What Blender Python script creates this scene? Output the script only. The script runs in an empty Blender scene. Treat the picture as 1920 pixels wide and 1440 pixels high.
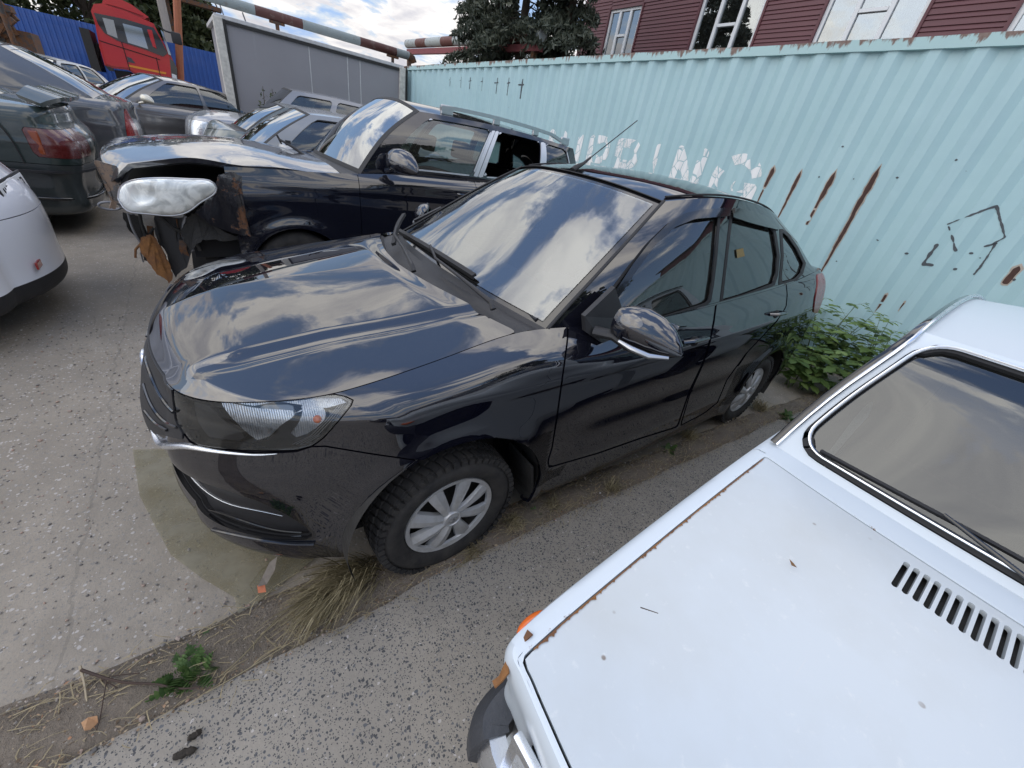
import bpy, bmesh, math, random
import numpy as np
from mathutils import Vector, Matrix
rnd = random.Random(7)
S = bpy.context.scene
COL = S.collection
R = math.radians

# ---------------------------------------------------------------- camera
CAM_LOC = (0.54777, 1.65007, 1.53454)
CAM_ROT = (58.61812, -9.24689, 144.73399)
FPX = 728.87                      # focal length in pixels of a 1920 px wide picture
cam_data = bpy.data.cameras.new("camera")
cam = bpy.data.objects.new("camera", cam_data)
COL.objects.link(cam)
cam.location = CAM_LOC
cam.rotation_euler = [R(a) for a in CAM_ROT]
cam_data.sensor_width = 36
cam_data.lens = FPX * 36 / 1920
cam_data.clip_start = 0.02
cam_data.clip_end = 600
S.camera = cam

# ---------------------------------------------------------------- world: sky with broken cloud
SUN_EL, SUN_AZ = 32, 14            # azimuth counted from +x towards -y
world = bpy.data.worlds.new("World")
S.world = world
world.use_nodes = True
wn, wl = world.node_tree.nodes, world.node_tree.links
wn.clear()
def wnode(t, **k):
    n = wn.new(t)
    for a, b in k.items(): setattr(n, a, b)
    return n
sky = wnode('ShaderNodeTexSky', sky_type='NISHITA', sun_disc=False)
sky.sun_elevation = R(SUN_EL)
sky.sun_rotation = R(90 + SUN_AZ)
sky.air_density = 1.4; sky.dust_density = 0.6; sky.ozone_density = 2.0
bg_sky = wnode('ShaderNodeBackground'); bg_sky.inputs[1].default_value = 0.15
wl.new(sky.outputs[0], bg_sky.inputs[0])
tc = wnode('ShaderNodeTexCoord')
sep = wnode('ShaderNodeSeparateXYZ'); wl.new(tc.outputs['Generated'], sep.inputs[0])
def wmath(op, a, b=None, c=None):
    n = wnode('ShaderNodeMath', operation=op)
    for i, v in enumerate((a, b, c)):
        if v is None: continue
        if hasattr(v, 'is_linked'): wl.new(v, n.inputs[i])
        else: n.inputs[i].default_value = v
    return n.outputs[0]
zz = wmath('ADD', wmath('MAXIMUM', sep.outputs[2], 0.0), 0.16)
cx = wmath('DIVIDE', sep.outputs[0], zz); cy = wmath('DIVIDE', sep.outputs[1], zz)
cmb = wnode('ShaderNodeCombineXYZ'); wl.new(cx, cmb.inputs[0]); wl.new(cy, cmb.inputs[1])
def wnoise(scale, detail, rough, off, dist=0.0):
    m = wnode('ShaderNodeMapping'); m.inputs['Location'].default_value = off
    wl.new(cmb.outputs[0], m.inputs[0])
    n = wnode('ShaderNodeTexNoise'); wl.new(m.outputs[0], n.inputs['Vector'])
    n.inputs['Scale'].default_value = scale; n.inputs['Detail'].default_value = detail
    n.inputs['Roughness'].default_value = rough; n.inputs['Distortion'].default_value = dist
    return n.outputs['Fac']
n1 = wnoise(1.35, 12, 0.60, (3.1, 1.7, 0), 0.15)
ramp = wnode('ShaderNodeValToRGB'); wl.new(n1, ramp.inputs[0])
ramp.color_ramp.elements[0].position = 0.445; ramp.color_ramp.elements[0].color = (0, 0, 0, 1)
ramp.color_ramp.elements[1].position = 0.525; ramp.color_ramp.elements[1].color = (1, 1, 1, 1)
n2 = wnoise(2.3, 7, 0.6, (9.3, 4.2, 2.0), 0.4)
ramp2 = wnode('ShaderNodeValToRGB'); wl.new(n2, ramp2.inputs[0])
e = ramp2.color_ramp.elements
e[0].position = 0.36; e[0].color = (0.56, 0.555, 0.60, 1)
e[1].position = 0.62; e[1].color = (1.0, 0.965, 0.92, 1)
bg_cl = wnode('ShaderNodeBackground')
wl.new(wmath('MULTIPLY_ADD', wmath('POWER', wmath('MAXIMUM', sep.outputs[2], 0.0), 1.3), 1.75, 1.0), bg_cl.inputs[1])   # cloud brightened overhead, out of view, for stronger reflections in the black paint
thin = wnode('ShaderNodeMix', data_type='RGBA')          # thin cloud lets the blue through
wl.new(ramp.outputs[0], thin.inputs[0]); thin.inputs[6].default_value = (.30, .44, .80, 1); wl.new(ramp2.outputs[0], thin.inputs[7])
wl.new(thin.outputs[2], bg_cl.inputs[0])
# thin veil towards the horizon
veil = wmath('SMOOTH_MAX', ramp.outputs[0], wmath('SUBTRACT', 1.0, wmath('MULTIPLY', sep.outputs[2], 2.2)), 0.1)
veil = wmath('MINIMUM', wmath('MAXIMUM', veil, 0.32), 1.0)
mixs = wnode('ShaderNodeMixShader')
wl.new(veil, mixs.inputs[0]); wl.new(bg_sky.outputs[0], mixs.inputs[1]); wl.new(bg_cl.outputs[0], mixs.inputs[2])
wo = wnode('ShaderNodeOutputWorld'); wl.new(mixs.outputs[0], wo.inputs[0])

# ---------------------------------------------------------------- sun
sd = bpy.data.lights.new("sun", 'SUN'); sd.energy = 0.8; sd.angle = R(60); sd.color = (1.0, 0.95, 0.88)
so = bpy.data.objects.new("sun", sd); COL.objects.link(so)
az = R(SUN_AZ)
sdir = Vector((math.cos(R(SUN_EL))*math.cos(az), -math.cos(R(SUN_EL))*math.sin(az), math.sin(R(SUN_EL))))
so.rotation_euler = (-sdir).to_track_quat('-Z', 'Y').to_euler()
so.location = (6, -3, 9)
S.view_settings.view_transform = 'Standard'; S.view_settings.look = 'None'
S.view_settings.exposure = 0.14; S.view_settings.gamma = 1

# ---------------------------------------------------------------- object helpers
def link(o, parent=None):
    COL.objects.link(o)
    if parent is not None: o.parent = parent
    return o
def tag(o, label=None, cat=None, group=None, kind=None):
    if label: o['label'] = label
    if cat: o['category'] = cat
    if group: o['group'] = group
    if kind: o['kind'] = kind
    return o
def empty(name, loc=(0, 0, 0), rz=0, label=None, cat=None, group=None):
    o = bpy.data.objects.new(name, None); link(o)
    o.location = loc; o.rotation_euler = (0, 0, rz); o.empty_display_size = 0.2
    return tag(o, label, cat, group)
def obj(name, bm, mat, parent=None, smooth=True, ang=35, loc=None):
    """link a bmesh as one mesh object"""
    me = bpy.data.meshes.new(name)
    bm.normal_update()
    bm.to_mesh(me); bm.free()
    mats = mat if isinstance(mat, (list, tuple)) else [mat]
    for m in mats: me.materials.append(m)
    if smooth:
        me.polygons.foreach_set('use_smooth', [True]*len(me.polygons))
        me.set_sharp_from_angle(angle=R(ang))
    o = bpy.data.objects.new(name, me)
    link(o, parent)
    if loc: o.location = loc
    return o
def copy_tree(o, parent=None):
    c = o.copy(); COL.objects.link(c); c.parent = parent
    if parent is not None and 'category' in c: del c['category']
    for ch in list(o.children): copy_tree(ch, c)
    return c

# ---------------------------------------------------------------- mesh primitives (into a bmesh)
def B(): return bmesh.new()
def add_box(bm, c, s, rot=None, bev=0.0, mi=0):
    M = Matrix.Translation(c) @ (rot.to_4x4() if rot is not None else Matrix.Identity(4)) @ Matrix.Diagonal((s[0], s[1], s[2], 1))
    r = bmesh.ops.create_cube(bm, size=1, matrix=M)
    fs = list({f for v in r['verts'] for f in v.link_faces})
    for f in fs: f.material_index = mi
    if bev:
        es = list({e for v in r['verts'] for e in v.link_edges})
        rr = bmesh.ops.bevel(bm, geom=es, offset=bev, segments=2, affect='EDGES', profile=0.6)
        for f in rr['faces']: f.material_index = mi
    return bm
def add_tube(bm, pts, r, n=10, mi=0, cap=True, flat=1.0, up=None):
    """tube through a polyline; r a number or one radius per point"""
    pts = [Vector(p) for p in pts]
    rs = r if isinstance(r, (list, tuple)) else [r]*len(pts)
    rings = []; ref = Vector(up) if up else None
    for i, p in enumerate(pts):
        t = (pts[min(i+1, len(pts)-1)] - pts[max(i-1, 0)]).normalized()
        if ref is None:
            ref = Vector((0, 0, 1)) if abs(t.z) < .9 else Vector((1, 0, 0))
        a = t.cross(ref)
        if a.length < 1e-6: a = t.cross(Vector((0.3, 1, .2)))
        a.normalize(); b = a.cross(t).normalized(); ref = b
        rings.append([bm.verts.new(p + a*math.cos(2*math.pi*k/n)*rs[i] + b*math.sin(2*math.pi*k/n)*rs[i]*flat) for k in range(n)])
    for i in range(len(rings)-1):
        for k in range(n):
            f = bm.faces.new((rings[i][k], rings[i][(k+1) % n], rings[i+1][(k+1) % n], rings[i+1][k])); f.material_index = mi
    if cap:
        for q in (rings[0][::-1], rings[-1]):
            try: bm.faces.new(q).material_index = mi
            except ValueError: pass
    return bm
def add_lathe(bm, prof, c=(0, 0, 0), axis='y', n=48, mi=0, a0=0, a1=2*math.pi):
    """prof: list of (radius, along axis)"""
    c = Vector(c); rings = []
    full = abs(a1-a0-2*math.pi) < 1e-6
    m = n if full else n+1
    for k in range(m):
        a = a0+(a1-a0)*k/n
        ring = []
        for r, h in prof:
            if axis == 'y': v = Vector((r*math.cos(a), h, r*math.sin(a)))
            elif axis == 'z': v = Vector((r*math.cos(a), r*math.sin(a), h))
            else: v = Vector((h, r*math.cos(a), r*math.sin(a)))
            ring.append(bm.verts.new(c+v))
        rings.append(ring)
    for k in range(m if full else m-1):
        for j in range(len(prof)-1):
            A, Bq = rings[k], rings[(k+1) % m]
            try: bm.faces.new((A[j], A[j+1], Bq[j+1], Bq[j])).material_index = mi
            except ValueError: pass
    return bm
def add_poly(bm, pts, h=None, mi=0):
    """flat polygon (3d points); h: extrude vector"""
    vs = [bm.verts.new(p) for p in pts]
    f = bm.faces.new(vs); f.material_index = mi
    if h is not None:
        r = bmesh.ops.extrude_face_region(bm, geom=[f])
        nv = [g for g in r['geom'] if isinstance(g, bmesh.types.BMVert)]
        bmesh.ops.translate(bm, verts=nv, vec=h)
        for g in r['geom']:
            if isinstance(g, bmesh.types.BMFace): g.material_index = mi
    return bm
def add_strip(bm, pts, w, t, up, mi=0):
    """flat bar along a polyline: width w across, thickness t along 'up'"""
    pts = [Vector(p) for p in pts]; up = Vector(up).normalized(); rings = []
    for i, p in enumerate(pts):
        d = (pts[min(i+1, len(pts)-1)]-pts[max(i-1, 0)]).normalized()
        a = d.cross(up).normalized(); b = a.cross(d).normalized()
        ww = w[i] if isinstance(w, (list, tuple)) else w
        rings.append([bm.verts.new(p+a*x*ww/2+b*y*t/2) for x, y in ((-1, -1), (1, -1), (1, 1), (-1, 1))])
    for i in range(len(rings)-1):
        for k in range(4):
            bm.faces.new((rings[i][k], rings[i][(k+1) % 4], rings[i+1][(k+1) % 4], rings[i+1][k])).material_index = mi
    bm.faces.new(rings[0][::-1]).material_index = mi; bm.faces.new(rings[-1]).material_index = mi
    return bm
def fix(bm):
    bmesh.ops.recalc_face_normals(bm, faces=bm.faces[:]); return bm

# ---------------------------------------------------------------- numeric helpers
def lerp(a, b, t): return a+(b-a)*t
def sm(a, b, x):
    t = np.clip((x-a)/(b-a), 0, 1); return t*t*(3-2*t)
def spline(xs, ys, q):
    """natural cubic spline through (xs, ys); ys may be n x d"""
    xs = np.asarray(xs, float); ys = np.asarray(ys, float); q = np.asarray(q, float)
    if xs[0] > xs[-1]: xs = xs[::-1]; ys = ys[::-1]
    one = ys.ndim == 1
    if one: ys = ys[:, None]
    n = len(xs); h = np.diff(xs)
    A = np.zeros((n, n)); b = np.zeros((n, ys.shape[1])); A[0, 0] = A[-1, -1] = 1
    for i in range(1, n-1):
        A[i, i-1] = h[i-1]; A[i, i] = 2*(h[i-1]+h[i]); A[i, i+1] = h[i]
        b[i] = 6*((ys[i+1]-ys[i])/h[i]-(ys[i]-ys[i-1])/h[i-1])
    m = np.linalg.solve(A, b)
    qc = np.clip(q, xs[0], xs[-1])
    i = np.clip(np.searchsorted(xs, qc)-1, 0, n-2)
    t = (qc-xs[i])[:, None]; hh = h[i][:, None]
    c = (ys[i+1]-ys[i])/hh-hh*(2*m[i]+m[i+1])/6
    r = ys[i]+t*(c+t*(m[i]/2+t*(m[i+1]-m[i])/(6*hh)))
    return r[:, 0] if one else r
def curve(pts, n, closed=False):
    """smooth 3-D curve through points, n samples evenly spread"""
    P = np.asarray(pts, float)
    if closed: P = np.vstack([P, P[:1]])
    d = np.r_[0, np.cumsum(np.sqrt((np.diff(P, axis=0)**2).sum(1)))]
    keep = np.r_[True, d[1:]-d[:-1] > 1e-5]; P = P[keep]; d = d[keep]
    if len(P) == 1: return np.repeat(P, n, 0)
    if len(P) == 2: return P[0]+(P[1]-P[0])*np.linspace(0, 1, n)[:, None]
    fine = spline(d, P, np.linspace(0, d[-1], max(n*4, 60)))
    e = np.r_[0, np.cumsum(np.sqrt((np.diff(fine, axis=0)**2).sum(1)))]
    s = np.linspace(0, e[-1], n)
    return np.stack([np.interp(s, e, fine[:, k]) for k in range(P.shape[1])], 1)
def coons(c0, c1, d0, d1):
    """c0: u curve at v=0, c1: at v=1 (n x 3); d0: v curve at u=0, d1: at u=1 (m x 3) -> n x m x 3"""
    n, m = len(c0), len(d0)
    u = np.linspace(0, 1, n)[:, None, None]; v = np.linspace(0, 1, m)[None, :, None]
    a = c0[:, None]*(1-v)+c1[:, None]*v
    b = d0[None]*(1-u)+d1[None]*u
    k = (c0[0]*(1-u)+c0[-1]*u)*(1-v)+(c1[0]*(1-u)+c1[-1]*u)*v
    return a+b-k
def grid(P):
    bm = B(); n, m = P.shape[:2]
    vs = [[bm.verts.new(P[i, j]) for j in range(m)] for i in range(n)]
    for i in range(n-1):
        for j in range(m-1):
            try: bm.faces.new((vs[i][j], vs[i+1][j], vs[i+1][j+1], vs[i][j+1]))
            except ValueError: pass
    return bm
def co(bm): return np.array([v.co[:] for v in bm.verts]) if len(bm.verts) else np.zeros((0, 3))
def sdpoly(poly, q):
    """signed distance of q (n x 2) to a closed polygon, negative inside"""
    P = np.asarray(poly, float); d = np.full(len(q), 1e18); s = np.ones(len(q))
    for i in range(len(P)):
        a, b = P[i], P[i-1]
        e = b-a; w = q-a
        t = np.clip((w@e)/max(e@e, 1e-12), 0, 1)
        r = w-e*t[:, None]; d = np.minimum(d, (r**2).sum(1))
        c1 = q[:, 1] >= a[1]; c2 = q[:, 1] < b[1]; c3 = e[0]*w[:, 1] > e[1]*w[:, 0]
        flip = (c1 & c2 & c3) | (~c1 & ~c2 & ~c3)
        s[flip] *= -1
    return s*np.sqrt(d)
def cut(bm, f):
    """keep the part of the mesh where f(n x 3) < 0, splitting faces along f = 0"""
    if not len(bm.verts): return bm
    bm.verts.ensure_lookup_table()
    vals = f(co(bm)); val = {v: float(x) for v, x in zip(bm.verts, vals)}
    for v in val:
        if abs(val[v]) < 1e-7: val[v] = -1e-7
    zero = set()
    for ed in list(bm.edges):
        a, b = ed.verts; x, y = val[a], val[b]
        if (x < 0) != (y < 0):
            t = x/(x-y); t = min(max(t, .02), .98)
            _, nv = bmesh.utils.edge_split(ed, a, t)
            val[nv] = 0.0; zero.add(nv)
    for fc in list(bm.faces):
        zs = [v for v in fc.verts if v in zero]
        if len(zs) == 2:
            try: bmesh.utils.face_split(fc, zs[0], zs[1])
            except ValueError: pass
        elif len(zs) == 4:
            vs = list(fc.verts); k = [i for i, v in enumerate(vs) if v in zero]
            try:
                nf, _ = bmesh.utils.face_split(fc, vs[k[0]], vs[k[1]])
                for g in (fc, nf):
                    if vs[k[2]] in g.verts and vs[k[3]] in g.verts:
                        bmesh.utils.face_split(g, vs[k[2]], vs[k[3]]); break
            except ValueError: pass
    bad = [fc for fc in bm.faces if sum(val[v] for v in fc.verts) > 0]
    bmesh.ops.delete(bm, geom=bad, context='FACES')
    return bm
def rim(bm, depth, inward=None):
    """turn the open borders of a panel inwards so that it shows a folded edge"""
    bm.normal_update()
    be = [e for e in bm.edges if e.is_boundary]
    if not be: return bm
    nrm = {}
    for e in be:
        for v in e.verts: nrm[v] = v.normal.copy()
    r = bmesh.ops.extrude_edge_only(bm, edges=be)
    nv = [g for g in r['geom'] if isinstance(g, bmesh.types.BMVert)]
    bm.verts.ensure_lookup_table()
    old = {tuple(round(x, 6) for x in v.co): n for v, n in nrm.items()}
    for v in nv:
        n = old.get(tuple(round(x, 6) for x in v.co))
        if n is not None: v.co -= n*depth
    return bm
def flipto(bm, d):
    """orient the open sheet so that its normals look along d(co)"""
    bm.normal_update()
    s = 0
    for fc in bm.faces:
        c = fc.calc_center_median(); s += fc.normal.dot(Vector(d(c)))*fc.calc_area()
    if s < 0: bmesh.ops.reverse_faces(bm, faces=bm.faces[:])
    return bm
def mirror_y(bm):
    nb = bm.copy()
    for v in nb.verts: v.co.y *= -1
    bmesh.ops.reverse_faces(nb, faces=nb.faces[:])
    return nb
def weld(bm, d=1e-4):
    bmesh.ops.remove_doubles(bm, verts=bm.verts[:], dist=d); return bm
def join(a, b):
    me = bpy.data.meshes.new('tmp'); b.to_mesh(me); b.free(); a.from_mesh(me); bpy.data.meshes.remove(me); return a
# the photograph's own measurements: a traced outline is carried onto the surface it lies on
_ce = [R(a) for a in CAM_ROT]
def _rot(rx, ry, rz):
    c, s = math.cos, math.sin
    X = np.array([[1, 0, 0], [0, c(rx), -s(rx)], [0, s(rx), c(rx)]])
    Y = np.array([[c(ry), 0, s(ry)], [0, 1, 0], [-s(ry), 0, c(ry)]])
    Z = np.array([[c(rz), -s(rz), 0], [s(rz), c(rz), 0], [0, 0, 1]])
    return Z@Y@X
CM = _rot(*_ce); CL = np.array(CAM_LOC)
def px(P):
    q = (np.asarray(P)-CL)@CM
    z = np.where(q[:, 2] > -1e-3, -1e-3, q[:, 2])
    return np.stack([960-FPX*q[:, 0]/z, 720+FPX*q[:, 1]/z], 1)
def at(x, y, ax, val):
    """world point seen at (x, y) on the plane ax = val"""
    d = CM@np.array([x-960, 720-y, -FPX]); k = 'xyz'.index(ax)
    return CL+d*(val-CL[k])/d[k]
def inpx(poly, gap=0):      # inside a traced outline
    return lambda P: sdpoly(poly, px(P))+gap
def inxz(poly, gap=0):
    return lambda P: sdpoly(poly, P[:, [0, 2]])+gap
def inxy(poly, gap=0):
    return lambda P: sdpoly(poly, P[:, [0, 1]])+gap
def neg(f): return lambda P: -f(P)
# ================================================================ materials
def newmat(name):
    m = bpy.data.materials.new(name); m.use_nodes = True
    nt = m.node_tree; nt.nodes.clear()
    out = nt.nodes.new('ShaderNodeOutputMaterial')
    b = nt.nodes.new('ShaderNodeBsdfPrincipled'); nt.links.new(b.outputs[0], out.inputs[0])
    return m, nt, b, out
class N:
    """small node-tree writer"""
    def __init__(s, nt, coord='Object', scale=(1, 1, 1)):
        s.nt = nt; s.tc = nt.nodes.new('ShaderNodeTexCoord')
        s.mp = nt.nodes.new('ShaderNodeMapping'); s.mp.inputs['Scale'].default_value = scale
        nt.links.new(s.tc.outputs[coord], s.mp.inputs[0]); s.v = s.mp.outputs[0]
    def n(s, t, ins=None, **k):
        x = s.nt.nodes.new(t)
        for a, b in k.items(): setattr(x, a, b)
        for a, b in (ins or {}).items(): s.set(x.inputs[a], b)
        return x
    def set(s, inp, b):
        if isinstance(b, bpy.types.NodeSocket): s.nt.links.new(b, inp)
        else: inp.default_value = b
    def sc(s, sx, sy, sz, loc=(0, 0, 0), rot=(0, 0, 0)):
        m = s.n('ShaderNodeMapping', {'Vector': s.tc.outputs['Object'], 'Scale': (sx, sy, sz), 'Location': loc, 'Rotation': rot}); return m.outputs[0]
    def noise(s, scale, detail=4, rough=.55, vec=None, dist=0):
        x = s.n('ShaderNodeTexNoise', {'Vector': vec or s.v, 'Scale': scale, 'Detail': detail, 'Roughness': rough, 'Distortion': dist}); return x.outputs['Fac']
    def voro(s, scale, vec=None, feature='F1', out='Distance', rand=1.0):
        x = s.n('ShaderNodeTexVoronoi', feature=feature); s.set(x.inputs['Vector'], vec or s.v); x.inputs['Scale'].default_value = scale
        x.inputs['Randomness'].default_value = rand
        return x.outputs[out]
    def ramp(s, fac, *st):
        x = s.n('ShaderNodeValToRGB', {'Fac': fac}); cr = x.color_ramp
        while len(cr.elements) < len(st): cr.elements.new(0.5)
        for e, (p, c) in zip(cr.elements, st):
            e.position = p; e.color = (c, c, c, 1) if isinstance(c, (int, float)) else (*c, 1)
        return x.outputs[0]
    def mix(s, f, a, b, mode='MIX'):
        x = s.n('ShaderNodeMix', data_type='RGBA', blend_type=mode)
        s.set(x.inputs[0], f)
        for i, c in ((6, a), (7, b)):
            s.set(x.inputs[i], c if isinstance(c, bpy.types.NodeSocket) else ((c, c, c, 1) if isinstance(c, (int, float)) else (*c, 1)))
        return x.outputs[2]
    def math(s, op, a, b=0.0, c=None):
        x = s.n('ShaderNodeMath', operation=op); s.set(x.inputs[0], a); s.set(x.inputs[1], b)
        if c is not None: s.set(x.inputs[2], c)
        return x.outputs[0]
    def xyz(s, vec=None):
        x = s.n('ShaderNodeSeparateXYZ', {0: vec or s.tc.outputs['Object']}); return x.outputs
    def bump(s, b, h, st=.3, dist=.01, prev=None):
        x = s.n('ShaderNodeBump', {'Height': h, 'Strength': st, 'Distance': dist})
        if prev is not None: s.set(x.inputs['Normal'], prev)
        if b is not None: s.nt.links.new(x.outputs[0], b.inputs['Normal'])
        return x.outputs[0]
def simple(name, col, rough=.5, metal=0., coat=0., spec=.5, bump=None, var=0., vs=8., ior=1.5, coatr=.03, emit=None, coatior=1.5):
    m, nt, b, o = newmat(name)
    b.inputs['Base Color'].default_value = (*col, 1)
    b.inputs['Roughness'].default_value = rough; b.inputs['Metallic'].default_value = metal
    b.inputs['Coat Weight'].default_value = coat; b.inputs['Coat Roughness'].default_value = coatr
    b.inputs['Coat IOR'].default_value = coatior
    b.inputs['Specular IOR Level'].default_value = spec; b.inputs['IOR'].default_value = ior
    w = N(nt)
    if var:
        f = w.noise(vs, 5, .6)
        nt.links.new(w.mix(f, tuple(c*(1-var) for c in col), tuple(min(1, c*(1+var)) for c in col)), b.inputs['Base Color'])
        nt.links.new(w.math('MULTIPLY_ADD', f, .3, rough-.15 if rough > .15 else rough), b.inputs['Roughness'])
    if bump: w.bump(b, w.noise(bump[0], 4), bump[1], .01)
    return m
def paint(name, col, metal=0., dust=.12, dustcol=(.30, .28, .25), coatior=1.5, rust=0., rough=.35, up=.5, spec=.5, coatr=.02, wave=.012, dustr=.5):
    """car paint under a clear coat, with settled dust and a faint orange-peel"""
    m, nt, b, o = newmat(name); w = N(nt)
    g = w.n('ShaderNodeNewGeometry'); nz = w.xyz(g.outputs['Normal'])[2]
    f = w.noise(3.0, 6, .62)
    f2 = w.noise(60, 3, .6)
    d = w.math('MULTIPLY', w.ramp(f, (.30, .25), (.70, 1.)), w.ramp(f2, (.3, .5), (.7, 1.)))
    facing = w.math('MULTIPLY_ADD', w.math('MAXIMUM', nz, 0.0), up, 1-up)
    d = w.math('MULTIPLY', w.math('MULTIPLY', d, facing), dust)
    c = w.mix(d, col, dustcol)
    r = w.math('MULTIPLY_ADD', d, .5, coatr)
    if rust:
        rf = w.math('MULTIPLY', w.ramp(w.noise(9, 8, .7), (.62-rust*.1, 0.), (.68-rust*.08, 1.)), 1.0)
        c = w.mix(rf, c, w.mix(w.noise(40, 4), (.10, .035, .015), (.26, .11, .04)))
        nt.links.new(w.math('SUBTRACT', 1.0, rf), b.inputs['Coat Weight'])
        w.set(b.inputs['Roughness'], w.math('MULTIPLY_ADD', rf, .5, rough))
    else:
        b.inputs['Coat Weight'].default_value = 1; b.inputs['Roughness'].default_value = rough
    nt.links.new(c, b.inputs['Base Color']); b.inputs['Metallic'].default_value = metal
    b.inputs['Specular IOR Level'].default_value = spec
    b.inputs['Coat IOR'].default_value = coatior
    nt.links.new(r, b.inputs['Coat Roughness'])
    x = w.bump(None, w.noise(7, 2, .5), wave, .02)
    nt.links.new(x, b.inputs['Coat Normal'])
    return m
def glassmat(name, tint=(.55, .62, .62), refl=.12, dust=.06, ior=1.6, rough=.0, wave=.01):
    """thin pane: clear tinted sheet that mirrors more at a slant, lightly dusty"""
    m = bpy.data.materials.new(name); m.use_nodes = True; nt = m.node_tree; nt.nodes.clear()
    w = N(nt); out = nt.nodes.new('ShaderNodeOutputMaterial')
    tr = w.n('ShaderNodeBsdfTransparent', {'Color': (*tint, 1)})
    gl = w.n('ShaderNodeBsdfGlossy', {'Color': (.93, .97, 1., 1), 'Roughness': rough})
    bp = w.bump(None, w.noise(3.5, 2, .5), wave, .02); nt.links.new(bp, gl.inputs['Normal'])
    fr = w.n('ShaderNodeFresnel', {'IOR': ior})
    f = w.math('MULTIPLY_ADD', fr.outputs[0], 1-refl, refl)
    mx = w.n('ShaderNodeMixShader', {0: f, 1: tr.outputs[0], 2: gl.outputs[0]})
    df = w.n('ShaderNodeBsdfDiffuse', {'Color': (.34, .33, .30, 1)})
    dn = w.math('MULTIPLY', w.ramp(w.noise(5, 6, .65), (.3, .3), (.75, 1.)), dust)
    mx2 = w.n('ShaderNodeMixShader', {0: dn, 1: mx.outputs[0], 2: df.outputs[0]})
    nt.links.new(mx2.outputs[0], out.inputs[0])
    return m
M = {}
M['black_paint'] = paint('black car paint', (.003, .0035, .008), dust=.03, coatior=2.0, spec=0., up=.9, coatr=.006, wave=.004)
M['black_paint_suv'] = paint('dusty black car paint', (.006, .007, .013), dust=.07, coatior=1.9, up=.85, rough=.3, wave=.02, spec=0.)
M['white_paint'] = paint('old chalky white paint', (.56, .62, .67), dust=.05, dustcol=(.55, .52, .46), coatior=1.35, rough=.6, coatr=.25, wave=.02)
M['glass'] = glassmat('car glass', (.50, .58, .58), .16, .035)
M['glass_ws'] = glassmat('windscreen glass', (.62, .72, .74), .15, .02, wave=.003)
M['glass_side'] = glassmat('side window glass', (.26, .32, .31), .06, .05)
M['glass_dark'] = glassmat('dark tinted glass', (.10, .12, .12), .12, .03)
M['glass_bg'] = glassmat('background car glass', (.22, .27, .28), .30, .04, wave=.02)
M['plastic'] = simple('black grained plastic', (.018, .018, .020), .55, bump=(220, .12), var=.25, vs=5)
M['gloss_plastic'] = simple('gloss black plastic', (.008, .008, .009), .12, coat=.6)
M['rubber'] = simple('rubber seal', (.012, .012, .013), .7)
M['under'] = simple('shadow gap black', (.004, .004, .005), .9)
M['chrome'] = simple('chrome', (.78, .80, .83), .12, 1.0, var=.06, vs=14)
M['satin_metal'] = simple('satin silver metal', (.50, .51, .53), .32, 1.0)
M['steel'] = simple('grey steel', (.22, .22, .23), .5, .7, var=.3)
M['dark_metal'] = simple('dirty dark metal', (.035, .034, .033), .65, .4, var=.45, vs=18, bump=(60, .3))
M['interior'] = simple('dark trim', (.012, .013, .015), .7, var=.3)
M['fabric'] = simple('grey seat fabric', (.045, .047, .052), .9, bump=(150, .2))
M['red'] = simple('red tag', (.45, .02, .015), .5)
M['mirror'] = simple('mirror glass', (.8, .82, .85), .02, 1.0)
M['lens_red'] = simple('red lamp lens', (.28, .012, .012), .12, coat=1.0, var=.3, vs=30)
M['lens_orange'] = simple('orange lamp lens', (.75, .16, .03), .2, coat=.8)
def tyremat():
    m, nt, b, o = newmat('tyre rubber'); w = N(nt)
    f = w.noise(14, 6, .65)
    nt.links.new(w.mix(w.ramp(f, (.35, 0.), (.8, .8)), (.010, .010, .011), (.055, .050, .044)), b.inputs['Base Color'])
    b.inputs['Roughness'].default_value = .78
    w.bump(b, w.noise(120, 3), .25, .004)
    return m
M['tyre'] = tyremat()
def hubmat():
    m, nt, b, o = newmat('silver wheel trim'); w = N(nt)
    f = w.noise(16, 7, .7)
    nt.links.new(w.mix(w.ramp(f, (.45, 0.), (.8, .55)), (.52, .53, .54), (.19, .17, .14)), b.inputs['Base Color'])
    b.inputs['Metallic'].default_value = .55; b.inputs['Roughness'].default_value = .42
    w.bump(b, w.noise(200, 2), .05, .003)
    return m
M['hub'] = hubmat()
def rustmat(name='rusty scrap metal', dark=(.035, .02, .012), mid=(.22, .09, .03), grey=(.05, .05, .05)):
    m, nt, b, o = newmat(name); w = N(nt)
    f = w.noise(9, 8, .7); g = w.noise(30, 6, .65)
    c = w.mix(w.ramp(f, (.4, 0.), (.56, 1.)), grey, w.mix(g, dark, mid))
    nt.links.new(c, b.inputs['Base Color']); b.inputs['Roughness'].default_value = .85
    w.bump(b, g, .5, .01); return m
M['rust'] = rustmat()
M['rust_brown'] = rustmat('crumpled rusty sheet', (.05, .022, .01), (.38, .17, .05), (.13, .06, .03))
def lampglass():
    m = glassmat('clear lamp lens', (.93, .95, .96), .05, .02, 1.45, wave=.0); return m
M['lamp_lens'] = lampglass()
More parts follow.
